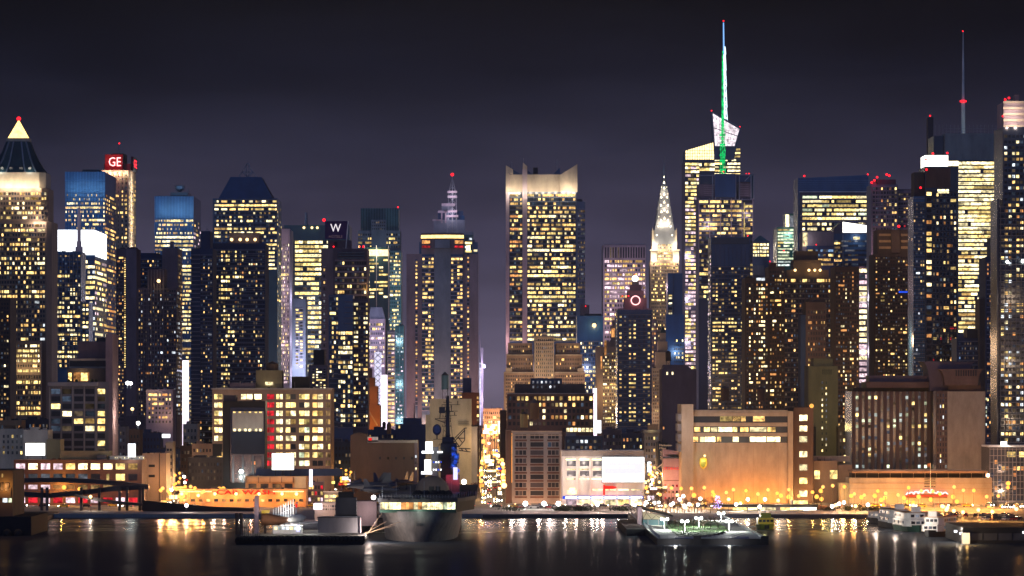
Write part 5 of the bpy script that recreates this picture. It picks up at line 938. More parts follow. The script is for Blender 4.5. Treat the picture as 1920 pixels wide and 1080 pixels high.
t = Tower('slab_building', 'olive yellow slab with two thin columns of stair windows', 1750, 1516, 1571, 686, 30, 'olive'); t.blk(1526, 1562, 672, 686, 2, 20, 'olive', 'penthouse'); t.fins(1543, 1558, 693, 702, 5, 1.6, 'g_win', .2); t.grid(1538, 1553, 712, 850, 2, 13, .3, .42, .72, 'hyk', 'g_win', rowv=.4); t.lamp(1545, 720, -46, 9000, (1, .85, .3), 2); t.lamp(1545, 800, -36, 5200, (1, .8, .3), 2)
t = Tower('low_building', 'low stone building with two tall yellow windows between the depot and the hotel podium', 1570, 1526, 1570, 864, 20, 'stone'); t.blk(1526, 1596, 856, 866, 8, 14, 'concrete', 'rear_wing'); t.win(1527, 1537, 882, 898, 'y'); t.win(1556, 1571-1, 882, 898, 'y'); t.lamp(1545, 890, -9, 900, (1, .7, .35)); t.blk(1571, 1598, 872, None, 1, 16, 'stone', 'side_bay')

# ribbed hotel and its podium
t = Tower('hotel', 'ribbed brown hotel slab with alternating dark window shafts and pale piers', 1640, 1597, 1745, 734, 40, 'g_black'); u = t.u
t.fins(1601, 1741, 734, 880, 13, 6.2, 'brown', 1.2); t.blk(1624, 1745, 716, 727, -1.5, 30, 'brown', 'roof_slab'); t.blk(1632, 1740, 704, 716, 6, 20, 'mauve_dark', 'plant_room'); t.blk(1600, 1743, 727, 734, 2, 30, 'black', 'clerestory')
t.grid(1601, 1741, 740, 880, 12, 13, .46, .55, .26, 'yegk', 'g_black')
t = Tower('hotel', 'blank brown hotel gable with a glazed strip and bowed concrete rooftop lounge', 1630, 1756, 1848, 733, 40, 'brown'); u = t.u
t.blk(1776.5, 1847, 734, 884, -.4, .39, 'ups_brown', 'blank_wall'); t.blk(1750, 1756, 733, None, 1, 30, 'g_black', 'glazed_strip'); t.grid(1756, 1776, 736, 880, 4, 14, .4, .6, .22, 'ykec', 'g_win'); t.grid(1847.5, 1851, 736, 800, 1, 8, .6, .6, .6, 'ge', None, yo=-.1)
def bowl(x0, x1, y0, y1, yo, dep, mat, name, flare):
    pts = [(x0+flare, y1), (x1-flare, y1)] + [(x1-flare*math.cos(math.pi/2*k/6), y1-(y1-y0)*math.sin(math.pi/2*k/6)) for k in range(1, 7)] + [(x0+flare*math.cos(math.pi/2*k/6), y1-(y1-y0)*math.sin(math.pi/2*k/6)) for k in range(6, 0, -1)]
    return t.poly(pts, yo, dep, mat, name)
bowl(1733, 1832, 678, 733, 8, 26, 'mauve_dark', 'roof_lounge', 14); bowl(1759, 1845, 692, 722, -1.5, 30, 'brown', 'roof_lounge', 12); t.blk(1780, 1840, 722, 733, 3, 24, 'brown', 'drum')
for k in range(9): t.win(1791+k*4.6, 1793.6+k*4.6, 694, 705, 'g_win', -1.6)
for k in (1770, 1800, 1830): t.lamp(k, 890, -22, 2600, (1, .5, .25), 1)
for k in (1620, 1660, 1700, 1800): t.lamp(k, 800, -64, 6500, (1, .68, .48), 3)
t = Tower('podium', 'orange lit stone podium below the hotel with a red neon skyline sign and flagpole', 1555, 1592, 1860, 896, 60, 'concrete'); u = t.u
t.blk(1577, 1592, 906, None, 2, 50, 'cream', 'side_wing'); t.blk(1597, 1852, 883, 887, -.5, 40, 'stone', 'canopy_slab'); t.blk(1599, 1850, 887.2, 895.8, 4, 34, 'black', 'terrace_glazing'); t.fins(1605, 1845, 887, 896, 12, .7, 'stone_pale', .4, 4); t.bands(1592, 1860, 906, 926, 3, .6, 'stone', .25, 0, 'joint')
for y in range(4): t.bands(1733, 1754, 898+y*4.6, 898+y*4.6, 1, 2.2, 'g_black', .3, 0, 'louvre')
t.mast(1744, 868, 918, .16, .1, 'white_paint', yo=-1.2, name='flagpole'); MB().box(X(1738, u), X(1743.6, u), t.Y-1.25, t.Y-1.15, Z(875, u), Z(869, u)).build('flag', 'terracotta', t.o)
sk = [0, 3, 2, 4, 4, 1, 5, 5, 2, 6, 3, 3, 7, 8, 8, 4, 3, 9, 5, 3, 2, 5, 4, 4, 1, 3, 4, 2, 0]; m = MB(); m2 = MB()
for k in range(len(sk)-1):
    xa, xb = 1697.5+k*2.82, 1697.5+(k+1)*2.82; za, zb = 927-sk[k], 927-sk[k+1]
    m.bar((X(xa, u), t.Y-1.0, Z(za, u)), (X(xb, u), t.Y-1.0, Z(za, u)), .36); m.bar((X(xb, u), t.Y-1.0, Z(za, u)), (X(xb, u), t.Y-1.0, Z(zb, u)), .36)
m2.box(X(1697, u), X(1776, u), t.Y-.6, t.Y-.2, Z(934, u), Z(926, u)); sgn = m2.build('skyline_sign', 'brick', t.o); m.build('neon_outline', 'neon_pink', sgn); m = MB(); m.box(X(1697, u), X(1776, u), t.Y-.75, t.Y-.62, Z(930.5, u), Z(928.5, u)); m.build('neon_bar', 'text_red', sgn)
for k in (1708, 1736, 1764): t.lamp(k, 926, -4.5, 160, (1, .02, .01), .5)
for k in range(1604, 1860, 22): t.lamp(k, 944, -8, 1500, (1, .34, .04), .6); t.lamp(k, 935, -22, 1300, (1, .45, .15), .6)
t.lamp(1583, 930, -6, 650, (1, .66, .3), .6); MB().lathe(X(1766, u), t.Y-16, [(7.5, Z(947, u)), (8.6, Z(943.5, u)), (8.4, Z(942.6, u))], 16).build('round_canopy', 'dark_brown', t.o); MB().bar((X(1766, u), t.Y-16, G), (X(1766, u), t.Y-16, Z(947, u)), .4).build('canopy_post', 'concrete', t.o); t.grid(1655, 1770, 946, 956, 16, 1, .5, .9, .6, 'yhw', 'g_win', rowv=0); t.win(1740, 1760, 945, 956, 'glow_warm', -.1)
t = Tower('office_block', 'glass grid office block at the street corner with a glowing white roof edge', 1600, 1855, 1935, 838, 34, 'g_grey'); t.blk(1853, 1935, 835, 838.4, -1.4, 30, 'white_paint', 'roof_edge'); MB().box(X(1879, 1600), X(1889, 1600), t.Y+2, t.Y+6, Z(835, 1600), Z(828, 1600)).build('roof_light', 'glow_board', t.o); t.lamp(1885, 829, -2, 1500, (1, .95, .8)); t.fins(1856, 1934, 840, 945, 12, .7, 'concrete', .5); t.bands(1855, 1934, 842, 940, 9, .9, 'concrete', .55); t.win(1888, 1904, 847, 857, 'y'); t.win(1911, 1926, 847, 857, 'y'); t.grid(1857, 1934, 860, 945, 11, 7, .7, .6, .14, 'wyo', 'g_win')
for y in (880, 920): t.lamp(1880, y, -9, 1900, (1, .62, .42), .6)

# buildings at the western end
t = Tower('tenement', 'pale grey tenement with small paired windows beside a lit billboard', 1610, -20, 44, 804, 24, 'concrete'); t.grid(3, 44, 813, 854, 5, 4, .42, .55, .22, 'kyh'); t.blk(6, 24, 798, 804, 3, 10, 'wood', 'roof_shed'); t.lamp(30, 820, -30, 2600, (.85, .9, 1), 1)
t = Tower('blank_wall_building', 'windowless pale building with a stepped parapet above the lit billboard', 1605, 44, 90, 806, 22, 'concrete'); t.blk(56, 72, 801, 806, 1, 8, 'concrete', 'parapet'); t.blk(88, 114, 824, None, -2, 18, 'olive', 'side_wing'); t.lamp(66, 815, -26, 1900, (1, .85, .7), 1)
t = Tower('billboard', 'small overexposed cream billboard on the terminal roof', 1540, 48, 84, 831, .8, 'glow_board', part='screen', z0=Z(854, 1540)); t.lamp(66, 843, -6, 1200, (1, .85, .5), 1)
for k in (52, 80): MB().bar((X(k, 1540), t.Y+.6, Z(854, 1540)), (X(k, 1540), t.Y+.6, Z(866, 1540)), .2).build('post', 'black', t.o)
t = Tower('billboard', 'tall white glowing billboard on a post at the end of the terminal roof', 1535, 240, 254, 832, .8, 'glow_white', part='screen', z0=Z(857, 1535)); t.lamp(247, 845, -6, 1500, (.9, 1, .95), 1); MB().bar((X(247, 1535), t.Y+1.2, Z(857, 1535)), (X(247, 1535), t.Y+1.2, Z(868, 1535)), .25).build('post', 'grey_dark', t.o)
t = Tower('terminal_building', 'long maroon brick terminal with two rows of wide industrial windows', 1535, 26, 266, 862, 26, 'brick'); u = t.u
t.blk(112, 203, 846, 862, 5, 16, 'olive', 'rooftop_shed'); t.blk(180, 198, 853, 862, 3, 5, 'grey_dark', 'roof_fan'); t.blk(204, 268, 855, 862, 4, 6, 'concrete', 'roof_parapet')
for k in range(10):
    a = 30+k*23.4; t.win(a, a+17, 869, 880, 'php'[k % 3] if k < 4 else t.rnd.choice('yhwy') if k < 9 else 'w')
    t.win(a+(6 if k == 7 else 0), a+17-(6 if k == 7 else 0), 888.5, 901, 'y' if k in (7, 8) else 'k' if k < 6 else 'g_win')
    t.win(a, a+17, 909, 917, 'p' if k < 3 else 'o' if k < 5 else 'd')
    t.win(a, a+17, 933, 943, 'r' if k % 2 else 'p')
for k in range(1, 10): t.win(214 if k == 1 else 204+k*7, 216 if k == 1 else 205+k*7, 857.5, 859.5, 'h', 3.8)
for k in (60, 110, 170, 230): t.lamp(k, 870, -26, 700, (1, .6, .6), 1); t.lamp(k, 938, -7, 220, (1, .4, .34), .6)
t.lamp(118, 914, -5, 1900, (1, .55, .1), .5); t.lamp(247, 858, -3, 900, (.9, 1, .95), 1)
t = Tower('brick_building', 'tan brick building with a dark seam and few windows next to the terminal', 1580, 267, 312, 850, 26, 'tan'); t.grid(278, 291, 864, 902, 1, 2, .9, .25, .5, 'w'); t.blk(298, 300, 850, None, -.2, .19, 'dark_brown', 'seam'); t.grid(266, 275, 868, 900, 3, 2, .5, .6, .5, 'wd', yo=-.1)
t.lamp(304, 908, -7, 420, (1, .45, .12), .6); t.lamp(310, 885, -8, 500, (1, .55, .2), .6)
t = Tower('narrow_building', 'thin pale tenement with bay windows and a small lit roof sign', 1640, 311, 324, 828, 20, 'stone_pale'); t.grid(312, 323, 838, 900, 2, 5, .7, .5, .15, 'wk', 'g_win'); t.bands(310, 325, 832, 892, 5, 2.5, 'stone_pale', .5); MB().box(X(303, 1640), X(318, 1640), t.Y+3, t.Y+4, Z(821, 1640), Z(814, 1640)).build('roof_sign', 'glow_white', t.o); t.lamp(318, 890, -8, 1900, (1, .6, .4))
LOW = [  # px0, px1, top, u, depth, wall, label, lit share
    (214, 262, 806, 1780, 20, 'brick', 'red roofed low building under a starry white floodlight', .1), (262, 300, 812, 1860, 24, 'navy_wall', 'dark low building with blue white roof lamps behind the tan brick one', .1),
    (300, 342, 842, 1700, 22, 'navy_wall', 'dark flat roofed shop building with stacked balconies behind the thin tenement', .12), (343, 370, 795, 1880, 20, 'stone_pale', 'small pale square house with two porch lamps on its roof edge', .1),
    (338, 362, 836, 1660, 20, 'dark_brown', 'dark brown garage building beside a thin yellow lit window', .12), (360, 398, 832, 1650, 22, 'tan', 'tan low building with a pointed ornamental parapet', .08),
    (352, 418, 858, 1590, 18, 'grey_dark', 'plain blank low garage in front of the tan one', .0), (205, 236, 800, 1720, 20, 'grey', 'grey low building squeezed beside the loft building end wall', .1),
    (620, 660, 828, 1680, 22, 'navy_wall', 'dark low building with an orange fire stair near the avenue trees', .12), (690, 745, 806, 1860, 20, 'navy_wall', 'dark roofscape block below the orange setback building', .15),
    (1130, 1166, 806, 1820, 22, 'mauve_dark', 'mauve low building with a water tank stump by the pink vertical sign', .15), (1166, 1212, 812, 1780, 22, 'navy_wall', 'dark low building with a few violet windows behind the showroom', .12),
    (0, 40, 788, 1700, 20, 'orange_wall', 'small orange lit pavilion roof beside the stone tower foot', .3), (1500, 1530, 800, 1720, 20, 'black', 'black low block between the stair block and the olive slab', .1), (1572, 1600, 800, 1740, 20, 'dark_brown', 'dark block with a red lit window beside the ribbed hotel', .3),
    (362, 402, 780, 2000, 20, 'navy_wall', 'dark low blocks at the foot of the navy balcony tower', .3), (40, 92, 786, 1750, 20, 'grey_dark', 'dark roofscape behind the windowless pale building', .25), (1395, 1480, 780, 1900, 24, 'dark_brown', 'dark brown mid rise block behind the depot water tanks', .2)]
for a, b, y, u, d, w, lab, p in LOW:
    t = Tower('low_building', lab, u, a, b, y, d, w, 'building'); n = max(3, int((b-a)/6)); ny = max(2, int((900-y)/14))
    t.grid(a+1, b-1, y+6, min(y+6+ny*13, 925), n, ny, .45, .45, p, 'wyok', 'g_win', rowv=.4); r = t.rnd
    t.blk(a+(b-a)*.2, a+(b-a)*.5, y-r.uniform(4, 8), y, 3, 9, w, 'stair_house'); t.blk(a+(b-a)*.65, a+(b-a)*.8, y-r.uniform(2, 4), y, 4, 5, 'grey_dark', 'roof_vent')
def floodlight(px, py, u, mat, power, rgb, label, r=.9):
    o = thing('floodlight', label, 'lamp', (X(px, u), u*S-3, Z(py, u)-2)); MB().bar((X(px, u), u*S-3, Z(py, u)-2), (X(px, u), u*S-3, Z(py, u)), .14).build('post', 'grey_dark', o); MB().ball((X(px, u), u*S-3, Z(py, u)+r), r, 0, 8, 6).build('lamp_head', mat, o); light(o, (X(px, u), u*S-5, Z(py, u)), power, rgb)
for a in ((240, 722, 1900, 'lamp_white', 1800, (.9, 1, .95), 'pair of bright white roof floodlights in the dark gap beside the brown slab', 1.1), (246, 722, 1900, 'lamp_white', 900, (.9, 1, .95), 'smaller white roof floodlight touching its brighter twin', .95), (260, 797, 1770, 'lamp_white', 1400, (.9, .95, 1), 'starry white floodlight on the red roofed low building', 1.0), (221, 714, 1960, 'lamp_warm', 500, (1, .7, .6), 'pinkish lamp by the loft building end wall', .9), (249, 770, 1800, 'lamp_warm', 500, (1, .8, .5), 'warm lamp low in the dark gap beside the brown slab', .9), (453, 888, 1540, 'lamp_cool', 900, (.85, 1, .9), 'greenish white starry lamp before the billboard building', 1.0), (1583, 857, 1600, 'lamp_warm', 300, (1, .75, .4), 'small lamp on the wall beside the hotel', .5)): floodlight(*a)
LK = 4.0

# ------------------------------------------------------------------ aircraft carrier, bow towards the viewer
UC = 1185.0; YC = UC*S
car = thing('aircraft_carrier', 'old grey aircraft carrier moored bow on with a lit glazed lounge under its flight deck', 'ship', (X(785, UC), YC+110, 0))
CX = X(785, UC); zd = Z(934, UC)          # flight deck height at the bow
secs = []   # y, half beam at water, half beam at deck, z keel top
m = MB(); NY = [(-1, .6, 7.5), (3, 3.2, 10.5), (9, 6.5, 12.5), (18, 9.2, 13.6), (32, 11.5, 14), (60, 13.0, 14), (220, 13.2, 14), (236, 10, 13)]
zl = [-2.5, 0, 2.5, 5, zd-4.6]
rows = []
for dy, wb, db in NY:
    row = []
    for i, z in enumerate(zl):
        f = max(0, min(1, (z+2.5)/(zd-2.1))); h = wb+(db-wb)*f**1.2; row.append((h, z))
    ring = [(CX-h, YC+dy+(2.0-min(2.0, dy*.3))*(1-z/(zd)) if dy < 7 else YC+dy, z) for h, z in row] + [(CX+h, YC+dy+(2.0-min(2.0, dy*.3))*(1-z/(zd)) if dy < 7 else YC+dy, z) for h, z in reversed(row)]
    rows.append(ring)
n = len(rows[0])
for r_ in rows: m.v += r_
for i in range(len(rows)-1):
    for k in range(n-1): m.f.append((i*n+k, (i+1)*n+k, (i+1)*n+k+1, i*n+k+1)); m.m.append(0)
    m.f.append((i*n+n-1, (i+1)*n+n-1, (i+1)*n, i*n)); m.m.append(0)
m.f.append(tuple(range(n))); m.m.append(0); m.f.append(tuple((len(rows)-1)*n+k for k in reversed(range(n)))); m.m.append(0)
hull = m.build('hull', 'hull_grey', car, True)
m = MB()                                   # dark boot topping and anchor recess
m.box(CX-.8, CX+.8, YC-.2, YC+2, 5.5, 6.5); m.build('anchor', 'hull_dark', hull)
dk = MB(); dk.prism([(X(710, UC), YC-1), (X(858, UC), YC-1), (X(872, UC), YC+10), (X(893, UC), YC+40), (X(893, UC), YC+226), (X(735, UC), YC+232), (X(700, UC), YC+60), (X(703, UC), YC+12)], zd-1.3, zd); fd = dk.build('flight_deck', 'deck', car)
m = MB(); m.box(X(712, UC), X(855, UC), YC+.2, YC+9, zd-4.9, zd-1.31); lg = m.build('lounge', 'hull_grey', car)
t = Tower('tmp', 'carrier lounge windows', UC, 712, 855, 940, 1, 'deck', body=False); TOWERS.remove(t); bpy.data.objects.remove(t.o); t.o = lg; t.Y = YC+.2
ks = 'ehehhooohoehheeghg'
NW = 18
for k in range(NW):
    a = X(713, UC)+(X(854, UC)-X(713, UC))*k/NW; b = X(713, UC)+(X(854, UC)-X(713, UC))*(k+1)/NW
    o = bpy.data.objects.new('window', pane(b-a-.12, ML(13, UC), 'h' if ks[k] in 'eh' else ks[k])); COL.objects.link(o); o.parent = lg; o.location = Vector(((a+b)/2, YC+.1, Z(948.5, UC)))-BASE[lg]
m = MB(); m.box(X(712, UC), X(855.5, UC), YC-.1, YC+.15, Z(961, UC), Z(956, UC)); m.build('green_skirt', 'boat_green', lg)
light(lg, (X(785, UC), YC-3, Z(955, UC)), 160, (.8, 1, .8), 1)
for k in range(4):
    o = bpy.data.objects.new('lower_window', pane(ML(5.6, UC), ML(9, UC), 'g')); COL.objects.link(o); o.parent = hull; o.location = Vector((X(759.5+k*7.2, UC), YC+4.6, Z(966, UC)))-BASE[hull]
m = MB(); m.box(X(740, UC), X(815, UC), YC+4.7, YC+10, Z(973, UC), Z(961, UC)); m.build('forecastle', 'hull_dark', hull)
m = MB(); m.prism([(X(856, UC), YC+14), (X(888, UC), YC+52), (X(888, UC), YC+220), (X(856, UC), YC+220)], zd-5.2, zd-1.31); m.build('sponson', 'black', hull)
m = MB()
for a, b in (((716, 962), (690, 1000)), ((724, 978), (684, 1000)), ((760, 975), (684, 1001)), ((740, 985), (684, 1000.5))): m.bar((X(a[0], UC), YC+2, Z(a[1], UC)), (X(b[0], UC), YC-4, Z(b[1], UC)), .07)
m.build('mooring_rope', 'tan', car)
for a in ((688, 985, YC-5, 1300), (694, 996, YC-10, 1900), (696, 968, YC-7, 1100)): light(car, (X(a[0], UC), a[2], Z(a[1], UC)), a[3], (1, .80, .68), .5)
MB().ball((X(700, UC), YC+2, Z(933, UC)), .8, 0, 8, 6).build('floodlight', 'lamp_white', car); light(car, (X(697, UC), YC-2, Z(936, UC)), 700, (.95, .97, 1), .4)
m = MB()
for z in (2.2, 4.0, 5.6): m.box(CX-13.4, CX+13.4, YC+34, YC+34.1, z, z+.06)
for k in range(26):
    a = X(712+k*5.6, UC); m.bar((a, YC-.9, zd), (a, YC-.9, zd+1.1), .06)
m.bar((X(711, UC), YC-.9, zd+1.1), (X(857, UC), YC-.9, zd+1.1), .05); m.bar((X(711, UC), YC-.9, zd+.6), (X(857, UC), YC-.9, zd+.6), .05); m.build('deck_railing', 'steel', fd)
for k in range(7): MB().box(X(716+k*20, UC), X(728+k*20, UC), YC-1.5, YC-1.02, zd-1.1, zd-.3).build('deck_edge_locker', 'hull_dark', fd)
for k in range(8): MB().box(X(858+k*4.2, UC), X(860+k*4.2, UC), YC+14.5+k*3, YC+16.5+k*3, zd, zd+1.2+.5*(k % 3)).build('deck_gear', 'black', fd)
for k in range(6): MB().bar((X(716+k*26, UC), YC+6+k*3, zd), (X(716+k*26, UC), YC+6+k*3, zd+4+1.5*(k % 2)), .09).build('whip_aerial', 'steel', fd)
# island
ui = 1260.0; yi = ui*S
isl = MB(); isl.prism([(X(826, ui), yi), (X(856, ui), yi), (X(856, ui), yi+34), (X(826, ui), yi+34)], zd, Z(832, ui)); isl.prism([(X(822, ui), yi-1.2), (X(860, ui), yi-1.2), (X(860, ui), yi+26), (X(822, ui), yi+26)], Z(862, ui), Z(852, ui)); isl.prism([(X(829, ui), yi+2), (X(850, ui), yi+2), (X(850, ui), yi+20), (X(829, ui), yi+20)], Z(832, ui)+.01, Z(820, ui))
ib = isl.build('island', 'black', car)
m = MB(); m.bar((X(839, ui), yi+9, Z(820, ui)), (X(839, ui), yi+9, Z(742, ui)), .9, 0, 8, .55)
for a, b, z in ((828, 862, 759), (822, 850, 772), (834, 858, 771), (815, 846, 785), (836, 856, 779), (812, 850, 824)): m.box(X(a, ui), X(b, ui), yi+8, yi+10, Z(z+.5, ui), Z(z-.5, ui))
for a, b, c, d in ((858, 759, 858, 752), (824, 785, 826, 768), (846, 771, 846, 760), (852, 779, 852, 773), (815, 786, 839, 795), (839, 742, 839, 728)): m.bar((X(a, ui), yi+9, Z(b, ui)), (X(c, ui), yi+9, Z(d, ui)), .22)
mst = m.build('mast', 'hull_dark', ib); MB().box(X(823, ui), X(834, ui), yi+7, yi+7.6, Z(775, ui), Z(763, ui)).build('radar_panel', 'hull_dark', mst)
d = MB(); d.lathe(0, 0, [(1.6, 0), (ML(7.6, ui)*.8, .5), (ML(7.6, ui), 1.1), (ML(7.6, ui)*.93, 1.0), (1.2, .3)], 20); d.v = [(X(819, ui)+p[0], yi+6-p[2], Z(806, ui)+p[1]*1.3) for p in d.v]; d.build('radar_dish', 'jet_blue', ib)
MB().bar((X(819, ui), yi+7, Z(824, ui)), (X(819, ui), yi+7, Z(810, ui)), .35).build('dish_stand', 'hull_dark', ib)
m = MB()
for a, b in (((848, 826), (871, 803)), ((850, 830), (872, 806)), ((848, 826), (850, 830)), ((871, 803), (875, 803)), ((871, 804), (871, 826)), ((871, 826), (861, 838)), ((861, 838), (850, 822)), ((856, 822), (871, 822)), ((858, 819), (866, 830)), ((860, 841), (882, 842)), ((860, 845), (882, 848)), ((864, 841), (868, 846)), ((872, 842), (876, 847)), ((850, 836), (861, 838))): m.bar((X(a[0], ui), yi+8, Z(a[1], ui)), (X(b[0], ui), yi+8, Z(b[1], ui)), .26)
m.build('crane_boom', 'hull_dark', ib)
for a, b, c, d_ in ((798, 811, 828, 845), (796, 808, 862, 884)): MB().box(X(a, ui), X(b, ui), yi-2, yi+2, Z(d_, ui), Z(c, ui)).build('self_lit_panel', 'glow_board', ib)  # panels glow by themselves in place of floodlight
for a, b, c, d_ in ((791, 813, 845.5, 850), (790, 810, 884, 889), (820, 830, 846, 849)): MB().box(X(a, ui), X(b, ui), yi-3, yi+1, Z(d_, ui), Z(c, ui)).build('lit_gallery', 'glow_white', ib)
MB().box(X(809, ui), X(822, ui), yi, yi+6, zd, Z(838, ui)).build('gallery_tower', 'hull_grey', ib)
for k in range(8): MB().box(X(812+k%4*4.5, ui), X(814.5+k%4*4.5, ui), yi-1.5, yi-1.3, Z(868+k//4*14, ui), Z(865+k//4*14, ui)).build('lit_port', 'glow_white' if k % 3 else 'glow_blue', ib)
for a, z, p in ((853, 840, 90), (856, 856, 120), (850, 872, 90), (857, 884, 70), (822, 800, 60), (866, 815, 60), (872, 838, 60)): light(ib, (X(a, ui), yi-3.5, Z(z, ui)), p, (.02, .12, 1), .6)
for a, z in ((850, 851), (854, 866), (851, 876), (858, 882)): MB().ball((X(a, ui), yi-1.6, Z(z, ui)), .75, 0, 8, 6).build('blue_lamp', 'glow_blue', ib)
m = MB(); r0 = random.Random(8)
for k in range(16):
    a = r0.uniform(846, 859); z = 838+k*3.1; w_ = r0.uniform(2, 6); m.box(X(a-w_/2, ui), X(a+w_/2, ui), yi-2.4-r0.random(), yi+2, Z(z+r0.uniform(.6, 2.2), ui), Z(z, ui))
for k in range(6): m.bar((X(846+k*2.6, ui), yi-3, Z(884, ui)), (X(848+k*2.2, ui), yi-3, Z(838+3*k, ui)), .14); m.bar((X(846, ui), yi-3.1, Z(840+k*8, ui)), (X(860, ui), yi-3.1, Z(844+k*8, ui)), .12)
m.build('blue_lit_lattice', 'hull_grey', ib)
m = MB()
for k in range(12):
    z = 834+k*5.6; a = r0.uniform(822, 832); m.box(X(a, ui), X(a+r0.uniform(3, 10), ui), yi-1.9, yi-1.25, Z(z+.8, ui), Z(z, ui)); m.bar((X(a+2, ui), yi-1.6, Z(z, ui)), (X(a+2, ui), yi-1.6, Z(z-r0.uniform(2, 5), ui)), .1)
m.build('platform_railing', 'hull_dark', ib)
m = MB()
for k in range(9):
    z = 746+k*9; w_ = r0.uniform(5, 13); m.box(X(839-w_, ui), X(839+w_*r0.uniform(.4, 1), ui), yi+8.4, yi+8.9, Z(z+.35, ui), Z(z-.35, ui))
    for q in (-.9, -.4, .5): m.bar((X(839+w_*q, ui), yi+8.6, Z(z, ui)), (X(839+w_*q, ui), yi+8.6, Z(z-r0.uniform(2, 6), ui)), .12)
for k in (-1, 1): m.bar((X(839+k*9, ui), yi+8.6, Z(820, ui)), (X(839+k*1.5, ui), yi+8.6, Z(752, ui)), .12)
m.build('yardarm', 'hull_dark', mst)
for a, z in ((842, 892), (850, 897), (857, 902)): light(ib, (X(a, ui), yi-4, Z(z, ui)), 70, (1, .01, .04), .5)
MB().box(X(836, ui), X(862, ui), yi-2, yi+3, zd, Z(890, ui)).build('red_lit_base', 'hull_grey', ib)
MB().box(X(850, ui), X(858, ui), yi-4, yi-2.4, Z(899, ui), Z(876, ui)).build('lit_stair', 'text_lilac', ib)
# dome shelter on the deck
ud = 1222.0; yd = ud*S
dm = thing('dome_shelter', 'beige domed tent with dark arched mouth pitched on the flight deck', 'tent', (X(810, ud), yd+10, zd))
m = MB(); r = ML(33, ud); m.lathe(X(810, ud), yd+10, [(r*math.cos(a), zd+ML(35, ud)*math.sin(a)**.9 if a > 0 else zd) for a in [math.pi/2*k/8*.985 for k in range(9)]], 28, 0, 1, .8); m.build('canopy', 'stone', dm, True)
for a, b in ((805, 814), (817, 826)): MB().box(X(a, ud), X(b, ud), yd-6.6, yd+1, zd, zd+ML(16, ud)).build('entrance', 'black', dm)
light(dm, (X(792, ud), yd-12, zd+ML(42, ud)), 420, (.95, 1, .85), .5)
m = MB(); 
for k in range(14): m.ball((X(776+k*5, UC+14), (UC+14)*S, zd+.55+.35*((k*7) % 3)), .9+.3*((k*5) % 3), 0, 6, 4)
tag(m.build('shrubs', 'black'), 'line of dark covered gear along the deck before the dome shelter', 'equipment', kind='stuff')
# aircraft on the deck
def jet(px, u, sc, rz, mat, label, tails=1, zoff=1.5):
    y = u*S; o = thing('fighter_jet', label, 'aircraft', (X(px, u), y, zd), 'aircraft parked on the flight deck'); b = BASE[o]
    def pl(m, nm, par=o):
        c, s_ = math.cos(rz), math.sin(rz); m.v = [(b.x+(p[0]*c-p[1]*s_)*sc, b.y+(p[0]*s_+p[1]*c)*sc, b.z+p[2]*sc) for p in m.v]; return m.build(nm, mat, par)
    m = MB(); m.lathe(0, 0, [(.12, -7.5), (.55, -5.6), (.85, -3), (1.05, 0), (1.0, 4), (.75, 7)], 12); m.v = [(p[0], p[2], p[1]*.95+zoff+.6) for p in m.v]; pl(m, 'fuselage')
    for k in (-1, 1):
        m = MB(); P = [(k*.8, -2.2), (k*5.2, 2.6), (k*5.2, 3.8), (k*.8, 3.6)]; P = P if k > 0 else P[::-1]; m.prism(P, zoff+.55, zoff+.75); pl(m, 'wing')
        m = MB(); P = [(k*.6, 5), (k*2.4, 6.9), (k*2.4, 7.6), (k*.6, 7)]; P = P if k > 0 else P[::-1]; m.prism(P, zoff+.75, zoff+.87); pl(m, 'tailplane')
    for k in ((0,) if tails == 1 else (-.9, .9)):
        m = MB(); n0 = len(m.v); pts = [(3.8, zoff+1.2), (7.2, zoff+1.2), (7.4, zoff+4.0), (6.2, zoff+4.0)]
        m.v += [(k-.08, a, z) for a, z in pts]+[(k+.08, a, z) for a, z in pts]
        for q in ((0,1,2,3), (7,6,5,4), (0,4,5,1), (1,5,6,2), (2,6,7,3), (3,7,4,0)): m.f.append(q); m.m.append(0)
        pl(m, 'tail_fin')
    m = MB(); m.lathe(0, -3.2, [(.1, zoff+1.2), (.55, zoff+1.5), (.4, zoff+1.95), (.05, zoff+2.1)], 8, 0, 1, 2.2); pl(m, 'cockpit_canopy')
    for x_, y_ in ((0, -4.5), (-1.2, 1.5), (1.2, 1.5)): m = MB(); m.bar((x_, y_, .25), (x_, y_, zoff+.5), .1); m.lathe(x_, y_, [(.3, 0), (.3, .5)], 8); pl(m, 'landing_gear')
    return o
jet(722, 1262, 1.25, .5, 'jet_blue', 'dark blue jet with folded look beside the dome shelter, tail lit by one lamp', 1)
jet(752, 1290, 1.2, -.4, 'jet_blue', 'dark blue jet behind the first blue one, nose towards the dome', 2)
jet(688, 1240, 1.35, -.9, 'jet_grey', 'dark grey twin tailed jet near the deck edge with its nose turned to the city', 2)
jet(715, 1206, 1.1, .9, 'jet_grey', 'dark grey single tailed jet parked closest to the bow', 1)
jet(672, 1275, 1.3, .2, 'jet_grey', 'black silhouetted jet in front of the orange lit avenue', 1)

